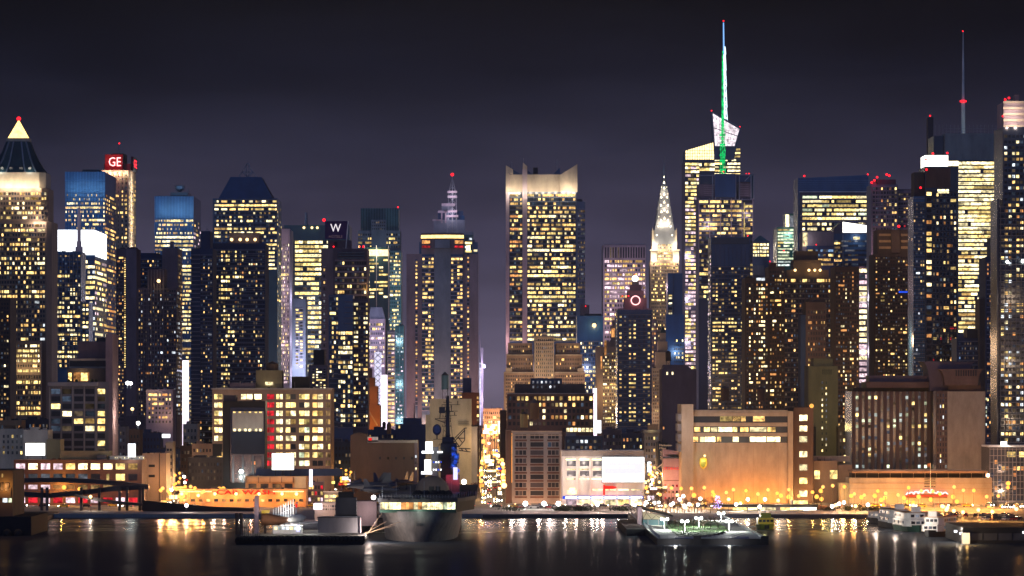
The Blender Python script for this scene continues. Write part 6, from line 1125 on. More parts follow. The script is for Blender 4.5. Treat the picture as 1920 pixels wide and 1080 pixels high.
# ------------------------------------------------------------------ pier and barge beside the carrier
pr = thing('pier', 'long dark pier beside the carrier with visitor sheds', 'pier', (X(650, 1300), 1300*S, 0)); MB().box(X(540, 1300), X(690, 1300), 1205*S, YS-2, 1.0, 3.4).build('deck', 'concrete', pr)
m = MB()
for k in range(14):
    for a in (545, 620, 685): m.lathe(X(a, 1300), 1207*S+k*22, [(.5, -3), (.5, 1)], 6)
m.build('piling', 'wood', pr)
u = 1180; t = Tower('grey_shed', 'plain grey pier head shed closing off the barge from the carrier', u, 596, 676, 970, 14, 'grey', 'shed', z0=3.4); t.bands(594, 678, 970, 970, 1, 1, 'black', .5, 0, 'roof_edge'); MB().box(X(675.2, u), X(677.2, u), t.Y-.7, t.Y-.1, 3.4, Z(970, u)).build('drainpipe', 'pink_stone', t.o); t.lamp(690, 985, -3, 160, (1, .75, .65), .5)
u = 1230; t = Tower('dark_kiosk', 'black boxy ticket tower on legs above the grey shed', u, 629, 668, 933, 10, 'grey_dark', 'kiosk', z0=Z(966, 1230)); t.blk(634, 662, 923, 933, 1, 8, 'black', 'plant_room')
m = MB()
for a in (631, 666):
    for b in (1, 9): m.bar((X(a, u), t.Y+b, 3.4), (X(a, u), t.Y+b, Z(966, u)), .3)
m.build('leg', 'black', t.o); t.bands(627, 670, 966.5, 966.5, 1, 3, 'black', .8, 0, 'gallery')
for k in (632, 643, 655, 662): t.win(k, k+2, 968, 970, 'w', .1)
u = 1300; t = Tower('lit_shed', 'pinkish lit pier shed with a bright white end wall beside the black ticket tower', u, 590, 632, 942, 12, 'concrete', 'shed', z0=3.4); MB().box(X(588, u), X(604, u), t.Y-1, t.Y-.1, Z(955, u), Z(944, u)).build('glowing_wall', 'glow_pink', t.o); t.lamp(615, 950, -7, 900, (1, .6, .45)); t.grid(605, 631, 946, 958, 6, 2, .6, .5, .2, 'ow')  # end wall glows by itself in place of lamp light
t = Tower('grey_ramp_house', 'long grey gangway house sloping from the pier to the carrier hull', 1240, 668, 706, 940, 14, 'mauve', 'shed', z0=3.4); t.lamp(690, 955, -6, 500, (1, .8, .7))
u = 1165; ub = u
bg = thing('barge', 'low black flat barge moored ahead of the pier', 'barge', (X(560, u), u*S+14, 0)); m = MB(); m.xprism([(X(440, u), 1.0), (X(447, u), -1.5), (X(676, u), -1.5), (X(685, u), 1.5), (X(684, u), 2.9), (X(452, u), 2.9), (X(441, u), 2.0)], u*S, u*S+28); m.build('hull', 'black', bg)
m = MB(); r0 = random.Random(3)
for k in range(32): m.ball((X(446+k*7.4, u), u*S-.4, 2.0), .75+.2*r0.random(), 0, 8, 5)
m.build('tyre_fender', 'tyre', bg)
m = MB()
for k in range(10): m.bar((X(452+k*4, u), u*S+1, 2.9), (X(452+k*4, u), u*S+1, 4.4+r0.random()*2.5), .07)
m.build('railing', 'steel', bg); light(bg, (X(500, u), u*S+16, 9), 420, (1, .85, .7), .5)
# delta winged airliner on the barge
ua = 1195; ya = ua*S
ac = thing('delta_airliner', 'white delta winged airliner displayed on the barge', 'aircraft', (X(552, ua), ya+14, Z(985, ua)))
m = MB(); pts = [(X(537, ua), ya-2), (X(548, ua), ya-2), (X(602, ua), ya+22), (X(600, ua), ya+26), (X(552, ua), ya+30), (X(534, ua), ya+24)]; m.prism(pts, Z(984, ua), Z(981.5, ua)); m.build('wing', 'white_paint', ac)
m = MB(); m.lathe(0, 0, [(.15, -16), (.8, -12), (1.35, -6), (1.5, 2), (1.4, 14), (.5, 24)], 14); m.v = [(X(549, ua)+p[0]+p[2]*.12, ya+8+p[2], Z(975, ua)+p[1]) for p in m.v]; m.build('fuselage', 'white_paint', ac, True)
m = MB(); m.xprism([(X(547, ua), Z(968, ua)), (X(549.5, ua), Z(968, ua)), (X(551, ua), Z(945, ua)), (X(549, ua), Z(945, ua))], ya+24, ya+32); m.build('tail_fin', 'white_paint', ac); MB().box(X(548.8, ua), X(551.6, ua), ya+23.4, ya+24, Z(955, ua), Z(948, ua)).build('tail_flag', 'text_red', ac)
for k in (542, 556): m = MB(); m.box(X(k-2.2, ua), X(k+2.2, ua), ya+8, ya+20, Z(988, ua), Z(984.2, ua)); m.build('engine', 'steel', ac)
for k, dy in ((549, -4), (543, 14), (556, 14)): MB().bar((X(k, ua), ya+dy, 2.9), (X(k, ua), ya+dy, Z(980, ua)), .3).build('landing_gear', 'steel', ac)
for k in (540, 565, 590): light(ac, (X(k, ua), ya-9, Z(972, ua)), 700, (1, .92, .85), .5)
wh = thing('boat_hull', 'brown varnished boat hull propped on the barge with a curved striped side', 'boat', (X(512, 1180), 1180*S+6, 2.9)); u = 1180; y = u*S+4
m = MB(); N = 12
for i in range(N+1):
    f = i/N; xx = 488+f*50; hh = 1-(max(0, f-.35)/.65)**2*.85; top = 962+f*9; bot = 987-6*f**3
    for a, b in ((0, top), (-2.8*hh, top+4), (-3.2*hh, (top+bot)/2+2), (-1.6*hh, bot-2), (0, bot), (2.5*hh, bot-2), (3.2*hh, (top+bot)/2), (2.4*hh, top+3)): m.v.append((X(xx, u), y+4+a, Z(b, u)))
for i in range(N):
    for k in range(8): q = (k+1) % 8; m.f.append((i*8+k, i*8+q, (i+1)*8+q, (i+1)*8+k)); m.m.append(0)
m.f.append(tuple(reversed(range(8)))); m.m.append(0); m.f.append(tuple(N*8+k for k in range(8))); m.m.append(0)
m.build('hull', 'rust', wh, True); MB().box(X(489, u), X(503, u), y+1, y+6, Z(963, u), Z(957.5, u)).build('cabin', 'taxi_yellow', wh)
for k in (495, 520): MB().bar((X(k, u), y+4, 2.9), (X(k, u), y+4, Z(984, u)), .5).build('prop', 'black', wh)
light(wh, (X(530, u), y-7, Z(975, u)), 240, (1, .8, .6))
t = Tower('white_tent', 'long low white lit marquee under the airliner wing', 1185, 512, 566, 985.5, 5, 'white_paint', 'tent', z0=2.9); t.grid(513, 565, 987, 994, 7, 1, .8, .8, 1, 'hec', None, yo=-.02, rowv=0); t.lamp(540, 990, -4, 30, (1, 1, .95)); t.win(556, 562, 984, 997, 'text_lilac', -.3)
t = Tower('gangway_tower', 'slim grey vertical lift tower at the barge end', 1200, 477, 485, 930, 3, 'mauve', 'tower', z0=0); t.lamp(492, 950, -4, 160, (1, .8, .7))
gl_ = thing('stair_gangway', 'covered white gangway climbing beside the airliner', 'gangway', (X(530, 1250), 1250*S, 3)); m = MB()
for k in range(9):
    x0 = X(512+k*4.6, 1250); z0 = Z(968-k*2.4, 1250); m.box(x0, x0+.35, 1250*S, 1250*S+.3, 3, z0+2.6); m.box(x0, x0+ML(4.6, 1250), 1250*S, 1250*S+2, z0-.3, z0-.1)
m.build('frame', 'white_paint', gl_); light(gl_, (X(540, 1250), 1250*S-4, 9), 420, (.95, .97, 1))
mp_ = thing('mooring_dolphin', 'pair of dark mooring piles standing in the water by the barge', 'piles', (X(448, 1250), 1250*S, 0))
for k in (444, 452): MB().lathe(X(k, 1250), 1250*S, [(.7, -3), (.7, Z(962, 1250))], 8).build('pile', 'wood', mp_)

# ------------------------------------------------------------------ park pier
UP = 1163.0; yp = UP*S; zp = 2.0
xl, xr = X(1234, UP), X(1434, UP)
pk = thing('park_pier', 'park pier of pale paving with a curved lawn and dark timber edges', 'pier', ((xl+xr)/2, yp+160, 0))
MB().box(xl, xr, yp, YS-1.7, zp-1.2, zp).build('deck', 'path', pk)
m = MB(); m.box(xl-.3, xr+.3, yp-.4, yp-.01, -.2, zp+.1); m.box(xl-.4, xl-.01, yp, YS-1.7, -.2, zp+.1); m.box(xr+.01, xr+.4, yp, YS-1.7, -.2, zp+.1); m.box(xr-1.4, xr+1.2, yp-1.4, yp-.5, -.2, zp+1.0); m.box(X(1300, UP), X(1314, UP), yp-1.6, yp-.5, -.2, zp+1.2); m.build('fender_wall', 'black', pk)
m = MB(); lw = [(xl+8, yp+22)]; 
for k in range(13): f = k/12; lw.append((xl+8+(xr-xl-15)*f, yp+22+70*f**2.2))
lw += [(xr-6, yp+210), (xl+8, yp+210)]; m.prism(lw[1:], zp+.004, zp+.16); ln = m.build('lawn', 'lawn', pk)
m = MB(); r0 = random.Random(9)
for _ in range(1600):
    x_, y_ = r0.uniform(xl+9, xr-7), r0.uniform(yp+26, yp+205); f = (x_-xl-8)/(xr-xl-15)
    if y_ < yp+23+70*f**2.2: continue
    h = r0.uniform(.12, .3); m.tri((x_-.12, y_, zp+.15), (x_+.12, y_, zp+.15), (x_+r0.uniform(-.1, .1), y_, zp+.16+h))
m.build('grass_tufts', 'lawn', ln)['kind'] = 'stuff'
def railing(pts, name='railing', par=pk):
    m = MB()
    for (x0, y0), (x1, y1) in zip(pts, pts[1:]):
        n = max(1, int(math.hypot(x1-x0, y1-y0)/2.6))
        for i in range(n+1): f = i/n; m.bar((x0+(x1-x0)*f, y0+(y1-y0)*f, zp), (x0+(x1-x0)*f, y0+(y1-y0)*f, zp+1.15), .06)
        for h in (.4, .75, 1.15): m.bar((x0, y0, zp+h), (x1, y1, zp+h), .05)
    return m.build(name, 'steel', par)
railing([(xl+.5, YS-20), (xl+.5, yp+.6), (xr-.5, yp+.6), (xr-.5, YS-20)])
for k in range(9): f = k/8; MB().box(xl+12+f*(xr-xl-22), xl+14+f*(xr-xl-22), yp+18+60*f**2.2, yp+18.6+60*f**2.2, zp+.002, zp+.5).build('bench', 'wood', pk)
for a, b in ((6, 8), (9, 7), (xr-xl-10, 6), (xr-xl-8.6, 14)): MB().box(xl+a, xl+a+5 if b < 10 else xl+a+1, yp+b, yp+b+1, zp+.002, zp+.55).build('planter', 'pink_stone', pk)
for px_, w_ in ((1265, 42), (1366, 26)): light(pk, (X(px_, UP), yp-5, .9), 420, (1, .95, .88), .5)
# pavilion on the pier
ux = 1285; yx = ux*S
pav = thing('pier_pavilion', 'pier pavilion with a steep dark sloping roof over a cream truss and teal glass wall', 'pavilion', (X(1232, ux), yx+15, zp)); u = ux
MB().xprism([(X(1197, u), Z(954, u)), (X(1262, u), Z(969, u)), (X(1262, u), Z(966.5, u)), (X(1200, u), Z(951, u))][::1], yx-1, yx+34).build('roof', 'black', pav)
MB().xprism([(X(1205, u), Z(974, u)), (X(1252, u), Z(974, u)), (X(1252, u), Z(970, u)), (X(1205, u), Z(959, u))], yx, yx+.6).build('truss_panel', 'cream', pav)
m = MB()
for a, b in (((1205, 974), (1212, 961)), ((1212, 961), (1222, 974)), ((1222, 974), (1230, 966)), ((1230, 966), (1240, 974)), ((1240, 974), (1248, 970)), ((1205, 974), (1252, 974))): m.bar((X(a[0], u), yx-.2, Z(a[1], u)), (X(b[0], u), yx-.2, Z(b[1], u)), .12)
m.build('truss', 'grey_dark', pav); MB().box(X(1205, u), X(1245, u), yx+.2, yx+30, zp, Z(974.3, u)).build('glass_wall', 'teal', pav); MB().box(X(1196, u), X(1203, u), yx-1.4, yx+12, zp, Z(951, u)).build('end_wall', 'pink_stone', pav)
for k in (1215, 1235, 1250): MB().bar((X(k, u), yx-.3, zp), (X(k, u), yx-.3, Z(974, u)), .2).build('post', 'steel', pav)
light(pav, (X(1230, u), yx-7, Z(972, u)), 420, (.95, 1, .85), .5); light(pav, (X(1196, u), yx-8, Z(960, u)), 260, (1, .75, .65), .4)
fl = thing('floating_dock', 'dark floating dock with a sloping gangway beside the park pier', 'dock', (X(1183, 1270), 1270*S, 0)); MB().box(X(1168, 1270), X(1202, 1270), 1236*S, 1330*S, -.4, 2.4).build('pontoon', 'black', fl)
m = MB(); a = (X(1176, 1400), 1400*S, 4.5); b = (X(1205, 1290), 1290*S, 2.6)
for dx in (0, 2.2):
    for h in (.1, 1.3): m.bar((a[0]+dx, a[1], a[2]+h), (b[0]+dx, b[1], b[2]+h), .16)
    for k in range(8): f = k/7; x_, y_, z_ = (a[i]+(b[i]-a[i])*f for i in range(3)); m.bar((x_+dx, y_, z_+.1), (x_+dx, y_, z_+1.3), .1)
m.build('gangway', 'pink_stone', fl); light(fl, (X(1180, 1290), 1290*S-6, 8), 260, (1, .7, .6))

cpx0, cpx1, cpz = 173.0, 345.0, 1.5
cpp = thing('car_park_pier', 'broad pier of lamp lit asphalt covered with parked cars behind the black shed', 'pier', ((cpx0+cpx1)/2, 1290*S, 0))
MB().box(cpx0, cpx1, 1192*S, YS-1.7, .2, cpz).build('deck', 'road_concrete', cpp); m = MB(); m.box(cpx0-.4, cpx0-.01, 1192*S, YS-1.7, -.6, cpz+.25); m.build('kerb_beam', 'black', cpp)
m = MB()
for k in range(18): m.lathe(cpx0+.8, 1196*S+k*15, [(.5, -3), (.5, .19)], 6)
m.build('piling', 'wood', cpp)
for k in (1230, 1290, 1350, 1395):
    for x_ in (190, 235, 285): light(cpp, (x_, k*S, 8.5), 1500, (1, .42, .09), .6)
# lamps -------------------------------------------------------------------
def lamp_post(name, label, group, x, y, z0, h, mat_head, rgb, power, heads=1, post='white_paint', r=.42, pr=.13):
    o = thing(name, label, 'street lamp', (x, y, z0), group)
    MB().bar((x, y, z0), (x, y, z0+h), pr, 0, 6, pr*.65).build('pole', post, o)
    hs = [0] if heads == 1 else [-1.0, 1.0]
    for d in hs:
        if heads > 1: MB().bar((x, y, z0+h-.15), (x+d*.8, y, z0+h), .07).build('arm', post, o)
        else: MB().bar((x, y, z0+h-.2), (x, y-.7, z0+h), .07).build('arm', post, o)
        MB().ball((x+d*1.0, y-(.9 if heads == 1 else 0), z0+h-.05), r, 0, 10, 6).build('lamp_head', mat_head, o)  # head drawn oversize, the lamp's bloom is put into the globe
    light(o, (x, y-1.7, z0+h-.3), power, rgb, .35)
    return o
PARKL = [(1246, 973, 1240), (1284, 977, 1225), (1310, 971, 1262), (1352, 962, 1330), (1367, 977, 1225)]
for px, py, u in PARKL: lamp_post('park_lamp', 'white twin headed park lamp on the park pier lawn', 'twin lamps on the park pier', X(px, u), u*S, zp, Z(py, u)-zp, 'lamp_cool', (.92, 1, .90), 3000, 2, r=.55)
NA = 'orange sodium street lamp on a tall pole along the riverside highway'
SOD = [(1302, 929), (1338, 928), (1322, 944), (1464, 929), (1480, 932), (1531, 931), (1542, 936), (1539, 920), (1598, 930), (1615, 932), (1642, 930), (1652, 937), (1661, 934), (1656, 948), (1697, 934), (1702, 941), (1715, 943), (1729, 947), (1747, 937), (1722, 931), (1789, 932), (1794, 940), (1856, 953), (1890, 906), (410, 917), (419, 916), (118, 914), (150, 917)]
for i, (px, py) in enumerate(SOD):
    u = 1502 + (i*7) % 22; lamp_post('street_lamp', NA, 'sodium street lamps along the highway', X(px, u), u*S+(0 if i % 2 else 20)*.3, G, Z(py, u)-G, 'lamp_sodium', (1, .36, .04), 2600, 1, 'grey_dark', r=1.0)
LOT = [(1768, 953, 1390), (1776, 953, 1376), (1774, 958, 1352), (1788, 961, 1340), (1805, 965, 1325), (1766, 958, 1396), (1712, 950, 1405), (1834, 958, 1350), (1860, 962, 1330), (1905, 960, 1360)]
for px, py, u in LOT: lamp_post('parking_lamp', 'pale orange lamp on a slim post among the parked cars', 'lamps of the riverside car park', X(px, u), u*S, cpz, max(4.0, Z(py, u)-cpz), 'lamp_warm', (1, .45, .10), 1800, 1, 'tan', r=.75)
WHT = [(1366, 936), (1402, 936), (1434, 936), (1459, 938), (1313, 935), (1274, 936), (1270, 928), (1281, 930), (1292, 945), (1297, 946), (1227, 942), (1235, 945), (1248, 958), (1258, 958), (1262, 957), (1278, 959), (1283, 956), (1309, 957), (1316, 957), (1284, 959), (1190, 947), (1198, 948), (1211, 953), (1560, 957), (1567, 960), (1573, 958), (1582, 956), (1604, 953), (1627, 953), (870, 903), (881, 923), (1120, 946), (1380, 958), (1388, 958), (1424, 957), (350, 953), (170, 931)]
for i, (px, py) in enumerate(WHT):
    u = 1424 + (i*17) % 64; lamp_post('promenade_lamp', 'small white globe lamp along the riverside promenade', 'white promenade lamps', X(px, u), u*S, G, max(3.0, Z(py, u)-G), 'lamp_white' if i % 3 else 'lamp_warm', (1, .80, .64), 900, 1, 'grey_dark', r=.75 if i not in (29, 30) else 1.1, pr=.09)
rr_ = random.Random(21)
for k in range(46):  # extra procedural lamps added to thicken the waterfront glow
    px = 300+k*7.6 if k < 12 else 1215+(k-12)*20.4; u = 1492+rr_.uniform(0, 20)
    lamp_post('street_lamp', NA, 'sodium street lamps along the highway', X(px+rr_.uniform(-4, 4), u), u*S, G, rr_.uniform(5, 9.5), 'lamp_street' if k % 3 else 'lamp_sodium', (1, .42, .08), 2200, 1, 'grey_dark', r=.8)
SL = 'orange lamp on a bracket pole along the side street running inland'
for k in range(36):                        # the long straight street
    yv = 1525*S+k*44+rr_.uniform(-12, 12); sd_ = -1 if k % 2 else 1
    lamp_post('street_lamp', SL, 'lamps of the long straight street', .8+sd_*(5.2 if yv < 2300 else 6), yv, G, 9.5+rr_.uniform(-.8, .8), 'lamp_street' if k % 3 else 'lamp_warm', (1, .46, .12), 4600, 1, 'grey_dark', r=.9 if k % 4 else 1.25)
for k in range(14):                        # avenue by the warehouse and the next side street
    u = 1525+k*14; lamp_post('street_lamp', 'orange lamp among bare trees beside the warehouse avenue', 'lamps of the warehouse avenue', X(640+(k % 3)*9, u), u*S, G, 9+rr_.uniform(-1.5, 7), 'lamp_sodium', (1, .46, .10), 450, 1, 'grey_dark', r=.62)
for k in range(20):
    u = 1512+k*11; lamp_post('street_lamp', 'orange lamp of the crowded side street beside the showroom', 'lamps of the street beside the showroom', X(1214+(k*11) % 26, u), u*S, G, 8+rr_.uniform(-2, 7), 'lamp_sodium' if k % 2 else 'lamp_warm', (1, .52, .2), 1500, 1, 'grey_dark', r=.62)
for k in range(18):
    u = 1512+k*9; lamp_post('street_lamp', 'orange lamp of the busy side street beside the tan brick building', 'lamps of the street by the terminal', X(322+(k*9) % 28, u), u*S, G, 7+rr_.uniform(-2, 6), 'lamp_sodium' if k % 3 else 'lamp_white', (1, .58, .26), 1500, 1, 'grey_dark', r=.62)
for k in range(48):  # boards strewn at random, added to build the glare at the street end
    w_ = rr_.uniform(1.4, 4.2); o = thing('billboard', 'small glowing board added for the glare at the far end of the straight street', 'billboard', (rr_.uniform(-8, 9.5), (2180+k*9.5)*S, 0), 'boards added for the glare at the far end of the straight street'); b_ = Vector(o.location); z_ = rr_.uniform(4, 28); b_.z = z_-w_*.4; o.location = b_; BASE[o] = b_.copy()
    MB().box(b_.x-w_/2, b_.x+w_/2, b_.y, b_.y+.4, z_-w_*.35, z_+w_*.35).build('face', ('glow_warm', 'lamp_street', 'glow_orange', 'lamp_street', 'glow_board')[k % 5], o); MB().box(b_.x-.2, b_.x+.2, b_.y+.45, b_.y+.8, G, z_).build('post', 'grey_dark', o)
# glaring signs at the end of the straight street
for i, (a, b, c, d, u, mt, lab) in enumerate(((909, 932, 796, 813, 2620, 'glow_board', 'huge blazing cream billboard closing the end of the straight street'), (899, 904, 680, 800, 2600, 'glow_violet', 'tall violet crane like light mast at the street end'), (934, 941, 790, 812, 2450, 'glow_board', 'narrow bright sign hanging over the straight street'), (912, 930, 881, 885, 1790, 'glow_warm', 'cream lit canopy of a fuel station in the straight street'), (910, 922, 862, 868, 1960, 'glow_board', 'white lit canopy farther up the straight street'), (908, 932, 903, 905.5, 1640, 'glow_warm', 'low cream lit awning at the mouth of the straight street'), (917, 925, 869, 873, 2100, 'glow_board', 'small white box sign in the middle of the straight street'))):
    t = Tower('billboard' if i < 3 else 'lit_canopy', lab, u, a, b, c, 2.5, mt, 'billboard' if i < 3 else 'canopy', part='screen', z0=Z(d, u)); t.lamp((a+b)/2, (c+d)/2, -9, 650, (1, .6, .28), 1)
    for k in (a+1, b-1): MB().bar((X(k, u), t.Y+1, G), (X(k, u), t.Y+1, Z(d, u)), .25).build('post', 'grey_dark', t.o)
t = Tower('street_end_building', 'tan building closing the far end of the straight street', 2700, 900, 942, 766, 20, 'tan'); t.lamp(920, 785, -22, 6500, (1, .5, .26), 2); t.lamp(912, 815, -18, 6500, (1, .5, .2), 2); t.lamp(930, 815, -18, 6500, (1, .5, .2), 2); t.grid(904, 939, 770, 830, 7, 6, .5, .5, .5, 'yhwo')
t = Tower('crane', 'slim lattice tower crane lit violet beside the hotel tower', 2560, 902, 906, 652, 2, 'pink_stone', part='crane_mast'); t.blk(899, 910, 683, 690, .2, 3, 'steel', 'crane_cab'); MB().bar((X(904, 2560), t.Y-.6, Z(690, 2560)), (X(899, 2560), t.Y-.6, Z(628, 2560)), .8, 0, 4, .3).build('jib', 'pink_stone', t.o); t.lamp(912, 690, -9, 3600, (.7, .65, 1), 1); t.lamp(910, 750, -9, 4200, (.7, .6, 1), 1)
for k, (a, b, top, u, w, lab) in enumerate(((882, 898, 800, 1760, 'brick', 'narrow red brick house row lining the straight street'), (886, 902, 815, 2050, 'brown', 'brown house row deeper in the straight street'), (938, 950, 770, 2060, 'brick', 'brick house row across the straight street'), (937, 947, 790, 2420, 'tan', 'tan house row deep in the straight street'), (890, 905, 800, 2330, 'mauve', 'mauve house row below the crane'))):
    t = Tower('row_house', lab, u, a, b, top, 120, w, 'house'); f = 'R' if a < 920 else 'L'; t.grid(b if f == 'R' else a, 0, top+4, 920 if u < 1900 else 870, 16, 7, .5, .5, .4, 'wyo', 'g_win', 0, f)

SG = {'glow_warm': 'warm white', 'glow_board': 'white', 'text_red': 'red', 'glow_pink': 'pink', 'lamp_street': 'orange', 'glow_orange': 'amber', 'glow_blue': 'blue', 'text_yellow': 'yellow'}
def glow_sign(x, y, z, w, h, mt, where):  # glowing boards added to fill the streets with sparkle, not known shops
    o = thing('glow_sign', SG[mt]+' sign added for glow in '+where, 'sign', (x, y, z-h/2), 'signs added for glow in '+where)
    MB().box(x-w/2, x+w/2, y, y+.3, z-h/2, z+h/2).build('face', mt, o); MB().box(x-w/2-.1, x+w/2+.1, y+.32, y+.6, z-h/2-.1, z+h/2+.1).build('frame', 'grey_dark', o)
kk = list(SG)
for k in range(66): yv = 1545*S+k*22+rr_.uniform(-9, 9); glow_sign((-1 if k % 2 else 1)*rr_.uniform(2.0, 8.2)+.6, yv, rr_.uniform(3.2, 13), rr_.uniform(.7, 2.4), rr_.uniform(.5, 1.8), ('lamp_street', 'glow_orange', 'glow_warm', 'lamp_street', 'glow_orange')[k % 5] if k % 6 else kk[(k*7) % 8], 'the long straight street')
for k in range(16): glow_sign(X(rr_.uniform(622, 655), 1540), (1516+k*9)*S, rr_.uniform(2.5, 12), rr_.uniform(1, 4), rr_.uniform(.6, 2), kk[(k*5) % 8], 'the warehouse avenue')
for k in range(18): glow_sign(X(rr_.uniform(1207, 1242), 1540), (1510+k*10)*S, rr_.uniform(2.5, 12), rr_.uniform(1, 4), rr_.uniform(.6, 1.8), kk[(k*3) % 6], 'the street beside the showroom')
for k in range(20): glow_sign(X(rr_.uniform(292, 350), 1530), (1506+k*8)*S, rr_.uniform(2.2, 11), rr_.uniform(1, 4.5), rr_.uniform(.6, 1.8), kk[(k*5+k//3) % 6], 'the street by the terminal')
# ------------------------------------------------------------------ cars
def make_car(name, label, group, body, loc, rz, head=False, taxi=False, tall=0):
    o = thing(name, label, 'car', (0, 0, 0), group)
    m = MB(); m.xprism([(-2.2, .35), (2.2, .35), (2.25, .85), (1.2, .95), (-1.6, 1.0), (-2.2, .9)], -.9, .9); bd = m.build('body', body, o)
    m = MB(); m.xprism([(-1.7, .98), (1.15, .95), (.55, 1.45+tall), (-1.2, 1.48+tall)], -.8, .8); m.build('cabin', 'g_black', o)
    m = MB(); m.box(-1.2, .5, -.74, .74, 1.46+tall, 1.53+tall); m.build('roof', body, o)
    for x_ in (-1.4, 1.4):
        for y_ in (-.85, .85):
            w = MB(); w.lathe(0, 0, [(.33, -.11), (.33, .11)], 10); w.v = [(x_+p[0], y_+p[2], .33+p[1]) for p in w.v]; w.build('wheel', 'tyre', o)
    for y_ in (-.62, .62):
        MB().ball((2.26, y_, .70), .27 if head else .12, 0, 6, 4).build('headlight', 'head_light' if head else 'white_paint', o)  # lit headlights drawn oversize to carry their bloom
        MB().box(-2.28, -2.2, y_-.2, y_+.2, .7, .85).build('tail_light', 'tail_light' if head else 'brick', o)
    if taxi: MB().box(-.5, -.2, -.35, .35, 1.54+tall, 1.72+tall).build('roof_sign', 'glow_warm' if head else 'white_paint', o)
    o.location = loc; o.rotation_euler.z = rz; CHILDREN[o] = list(o.children); return o
GT = 'cars driving on the highway and the streets behind it'; GP = 'cars standing in the riverside car park'
TR = [make_car('car', 'silver car with its headlights on, driving in the night traffic', GT, 'car_silver', (0, 1500*S+5, G), 0, True), make_car('car', 'black car with its lights on, driving in the night traffic', GT, 'car_black', (8, 1500*S+12, G), 0, True), make_car('car', 'yellow cab with its lights on, driving in the night traffic', GT, 'taxi_yellow', (16, 1500*S+12, G), math.pi, True, True)]
PK = [make_car('car', 'white car standing in the riverside car park', GP, 'car_white', (X(1860, 1460), 1460*S, G), 1.2), make_car('car', 'dark car standing in the riverside car park', GP, 'car_black', (X(1865, 1462), 1462*S, G), 1.2), make_car('car', 'red car standing in the riverside car park', GP, 'car_red', (X(1870, 1462), 1462*S, G), 1.2), make_car('car', 'silver van like car standing in the riverside car park', GP, 'car_silver', (X(1875, 1462), 1462*S, G), 1.2, tall=.25)]
used = set()
def put(proto, x, y, rz, z=G):
    if proto.name in used: o = copy_tree(proto)
    else: o = proto; used.add(proto.name)
    o.location = (x, y, z); o.rotation_euler.z = rz; return o
for k in range(44):
    px = 28+k*(1880/44)+rr_.uniform(-9, 9)
    lane = rr_.choice((4, 8, 16, 20)); put(TR[(k*7+k//3) % 3], X(px, 1504), 1500*S+lane, 0 if lane > 12 else math.pi)
for k in range(42): put(TR[(k*5+1) % 3], rr_.choice((-3.2, -.6, 2.2, 4.6)), 1512*S+k*24+rr_.uniform(-9, 9), -math.pi/2 if rr_.random() < .8 else math.pi/2)
for k in range(14): put(TR[k % 3], X(rr_.uniform(626, 655), 1530), 1512*S+k*9, -math.pi/2+.1)
for k in range(16): put(TR[(k*3+1) % 3], X(rr_.uniform(296, 350), 1520), 1506*S+k*8, -math.pi/2+rr_.uniform(-.3, .5))
for k in range(12): put(TR[k % 3], X(rr_.uniform(1208, 1240), 1520), 1506*S+k*10, -math.pi/2-.1)
for k in range(16): put(TR[k % 3], X(rr_.uniform(1866, 1918), 1500), 1490*S+k*3.2, -math.pi/2+rr_.uniform(-.6, .6))
for k in range(30):
    r_ = k//10; put(PK[(k*3+k//4) % 4], X(1832+(k % 10)*7.4+r_*4, 1366), 1346*S+r_*22, 1.25+rr_.uniform(-.06, .06), cpz)
for k in range(16): put(PK[(k*7) % 4], X(1742+(k//2)*9, 1390), 1382*S+(k % 2)*16, 1.35, cpz)
for k in range(14): put(PK[(k*5+1) % 4], 182+k*6.2, 1262*S+(k % 3)*1.5, 1.5, cpz)
for k in range(9): put(PK[(k*5+2) % 4], X(975+k*13.5, 1490), 1492*S, 0 if k % 2 else math.pi)

# ------------------------------------------------------------------ trees
def make_tree(name, label, group, h, seed, twigs=260, fol=None):
    r = random.Random(seed); o = thing(name, label, 'tree', (0, 0, 0), group)
    m = MB(); m.bar((0, 0, 0), (.1, 0, h*.35), h*.022, 0, 6, h*.015); m.build('trunk', 'bark', o)
    m = MB(); tips = []
    def br(p, d, L, rad, lv):
        q = (p[0]+d[0]*L, p[1]+d[1]*L, p[2]+d[2]*L); m.bar(p, q, rad, 0, 3, rad*.6); tips.append(q)
        if lv < 4:
            for _ in range(3 if lv < 3 else 2):
                e = Vector((d[0]+r.uniform(-.65, .65), d[1]+r.uniform(-.65, .65), d[2]+r.uniform(-.25, .4))).normalized(); br(q, e, L*r.uniform(.6, .8), max(.045, rad*.55), lv+1)
    for k in range(5): a = 2*math.pi*k/5+r.random(); br((.1, 0, h*r.uniform(.25, .36)), Vector((math.cos(a)*.6, math.sin(a)*.6, .85)).normalized(), h*.24, h*.010, 1)
    m.build('crown', 'twig', o)
    if fol:
        m = MB()
        for q in tips:
            for _ in range(4):
                c = Vector(q)+Vector((r.gauss(0, .35), r.gauss(0, .35), r.gauss(0, .35))); e = Vector((r.uniform(-1, 1), r.uniform(-1, 1), r.uniform(-1, 1))).normalized()*.28; f = e.cross(Vector((0, 0, 1)))
                m.quad(c-e, c+f, c+e, c-f)
        m.build('foliage', fol, o)
    CHILDREN[o] = list(o.children); return o
BT = [make_tree('bare_tree', 'leafless brown tree in the grove at the foot of the park pier', 'bare trees at the foot of the park pier', 7.5, k) for k in (1, 2, 3)]
spots = [(1212+k*7.4+rr_.uniform(-2, 2), 1424+rr_.uniform(-26, 22)) for k in range(17)]
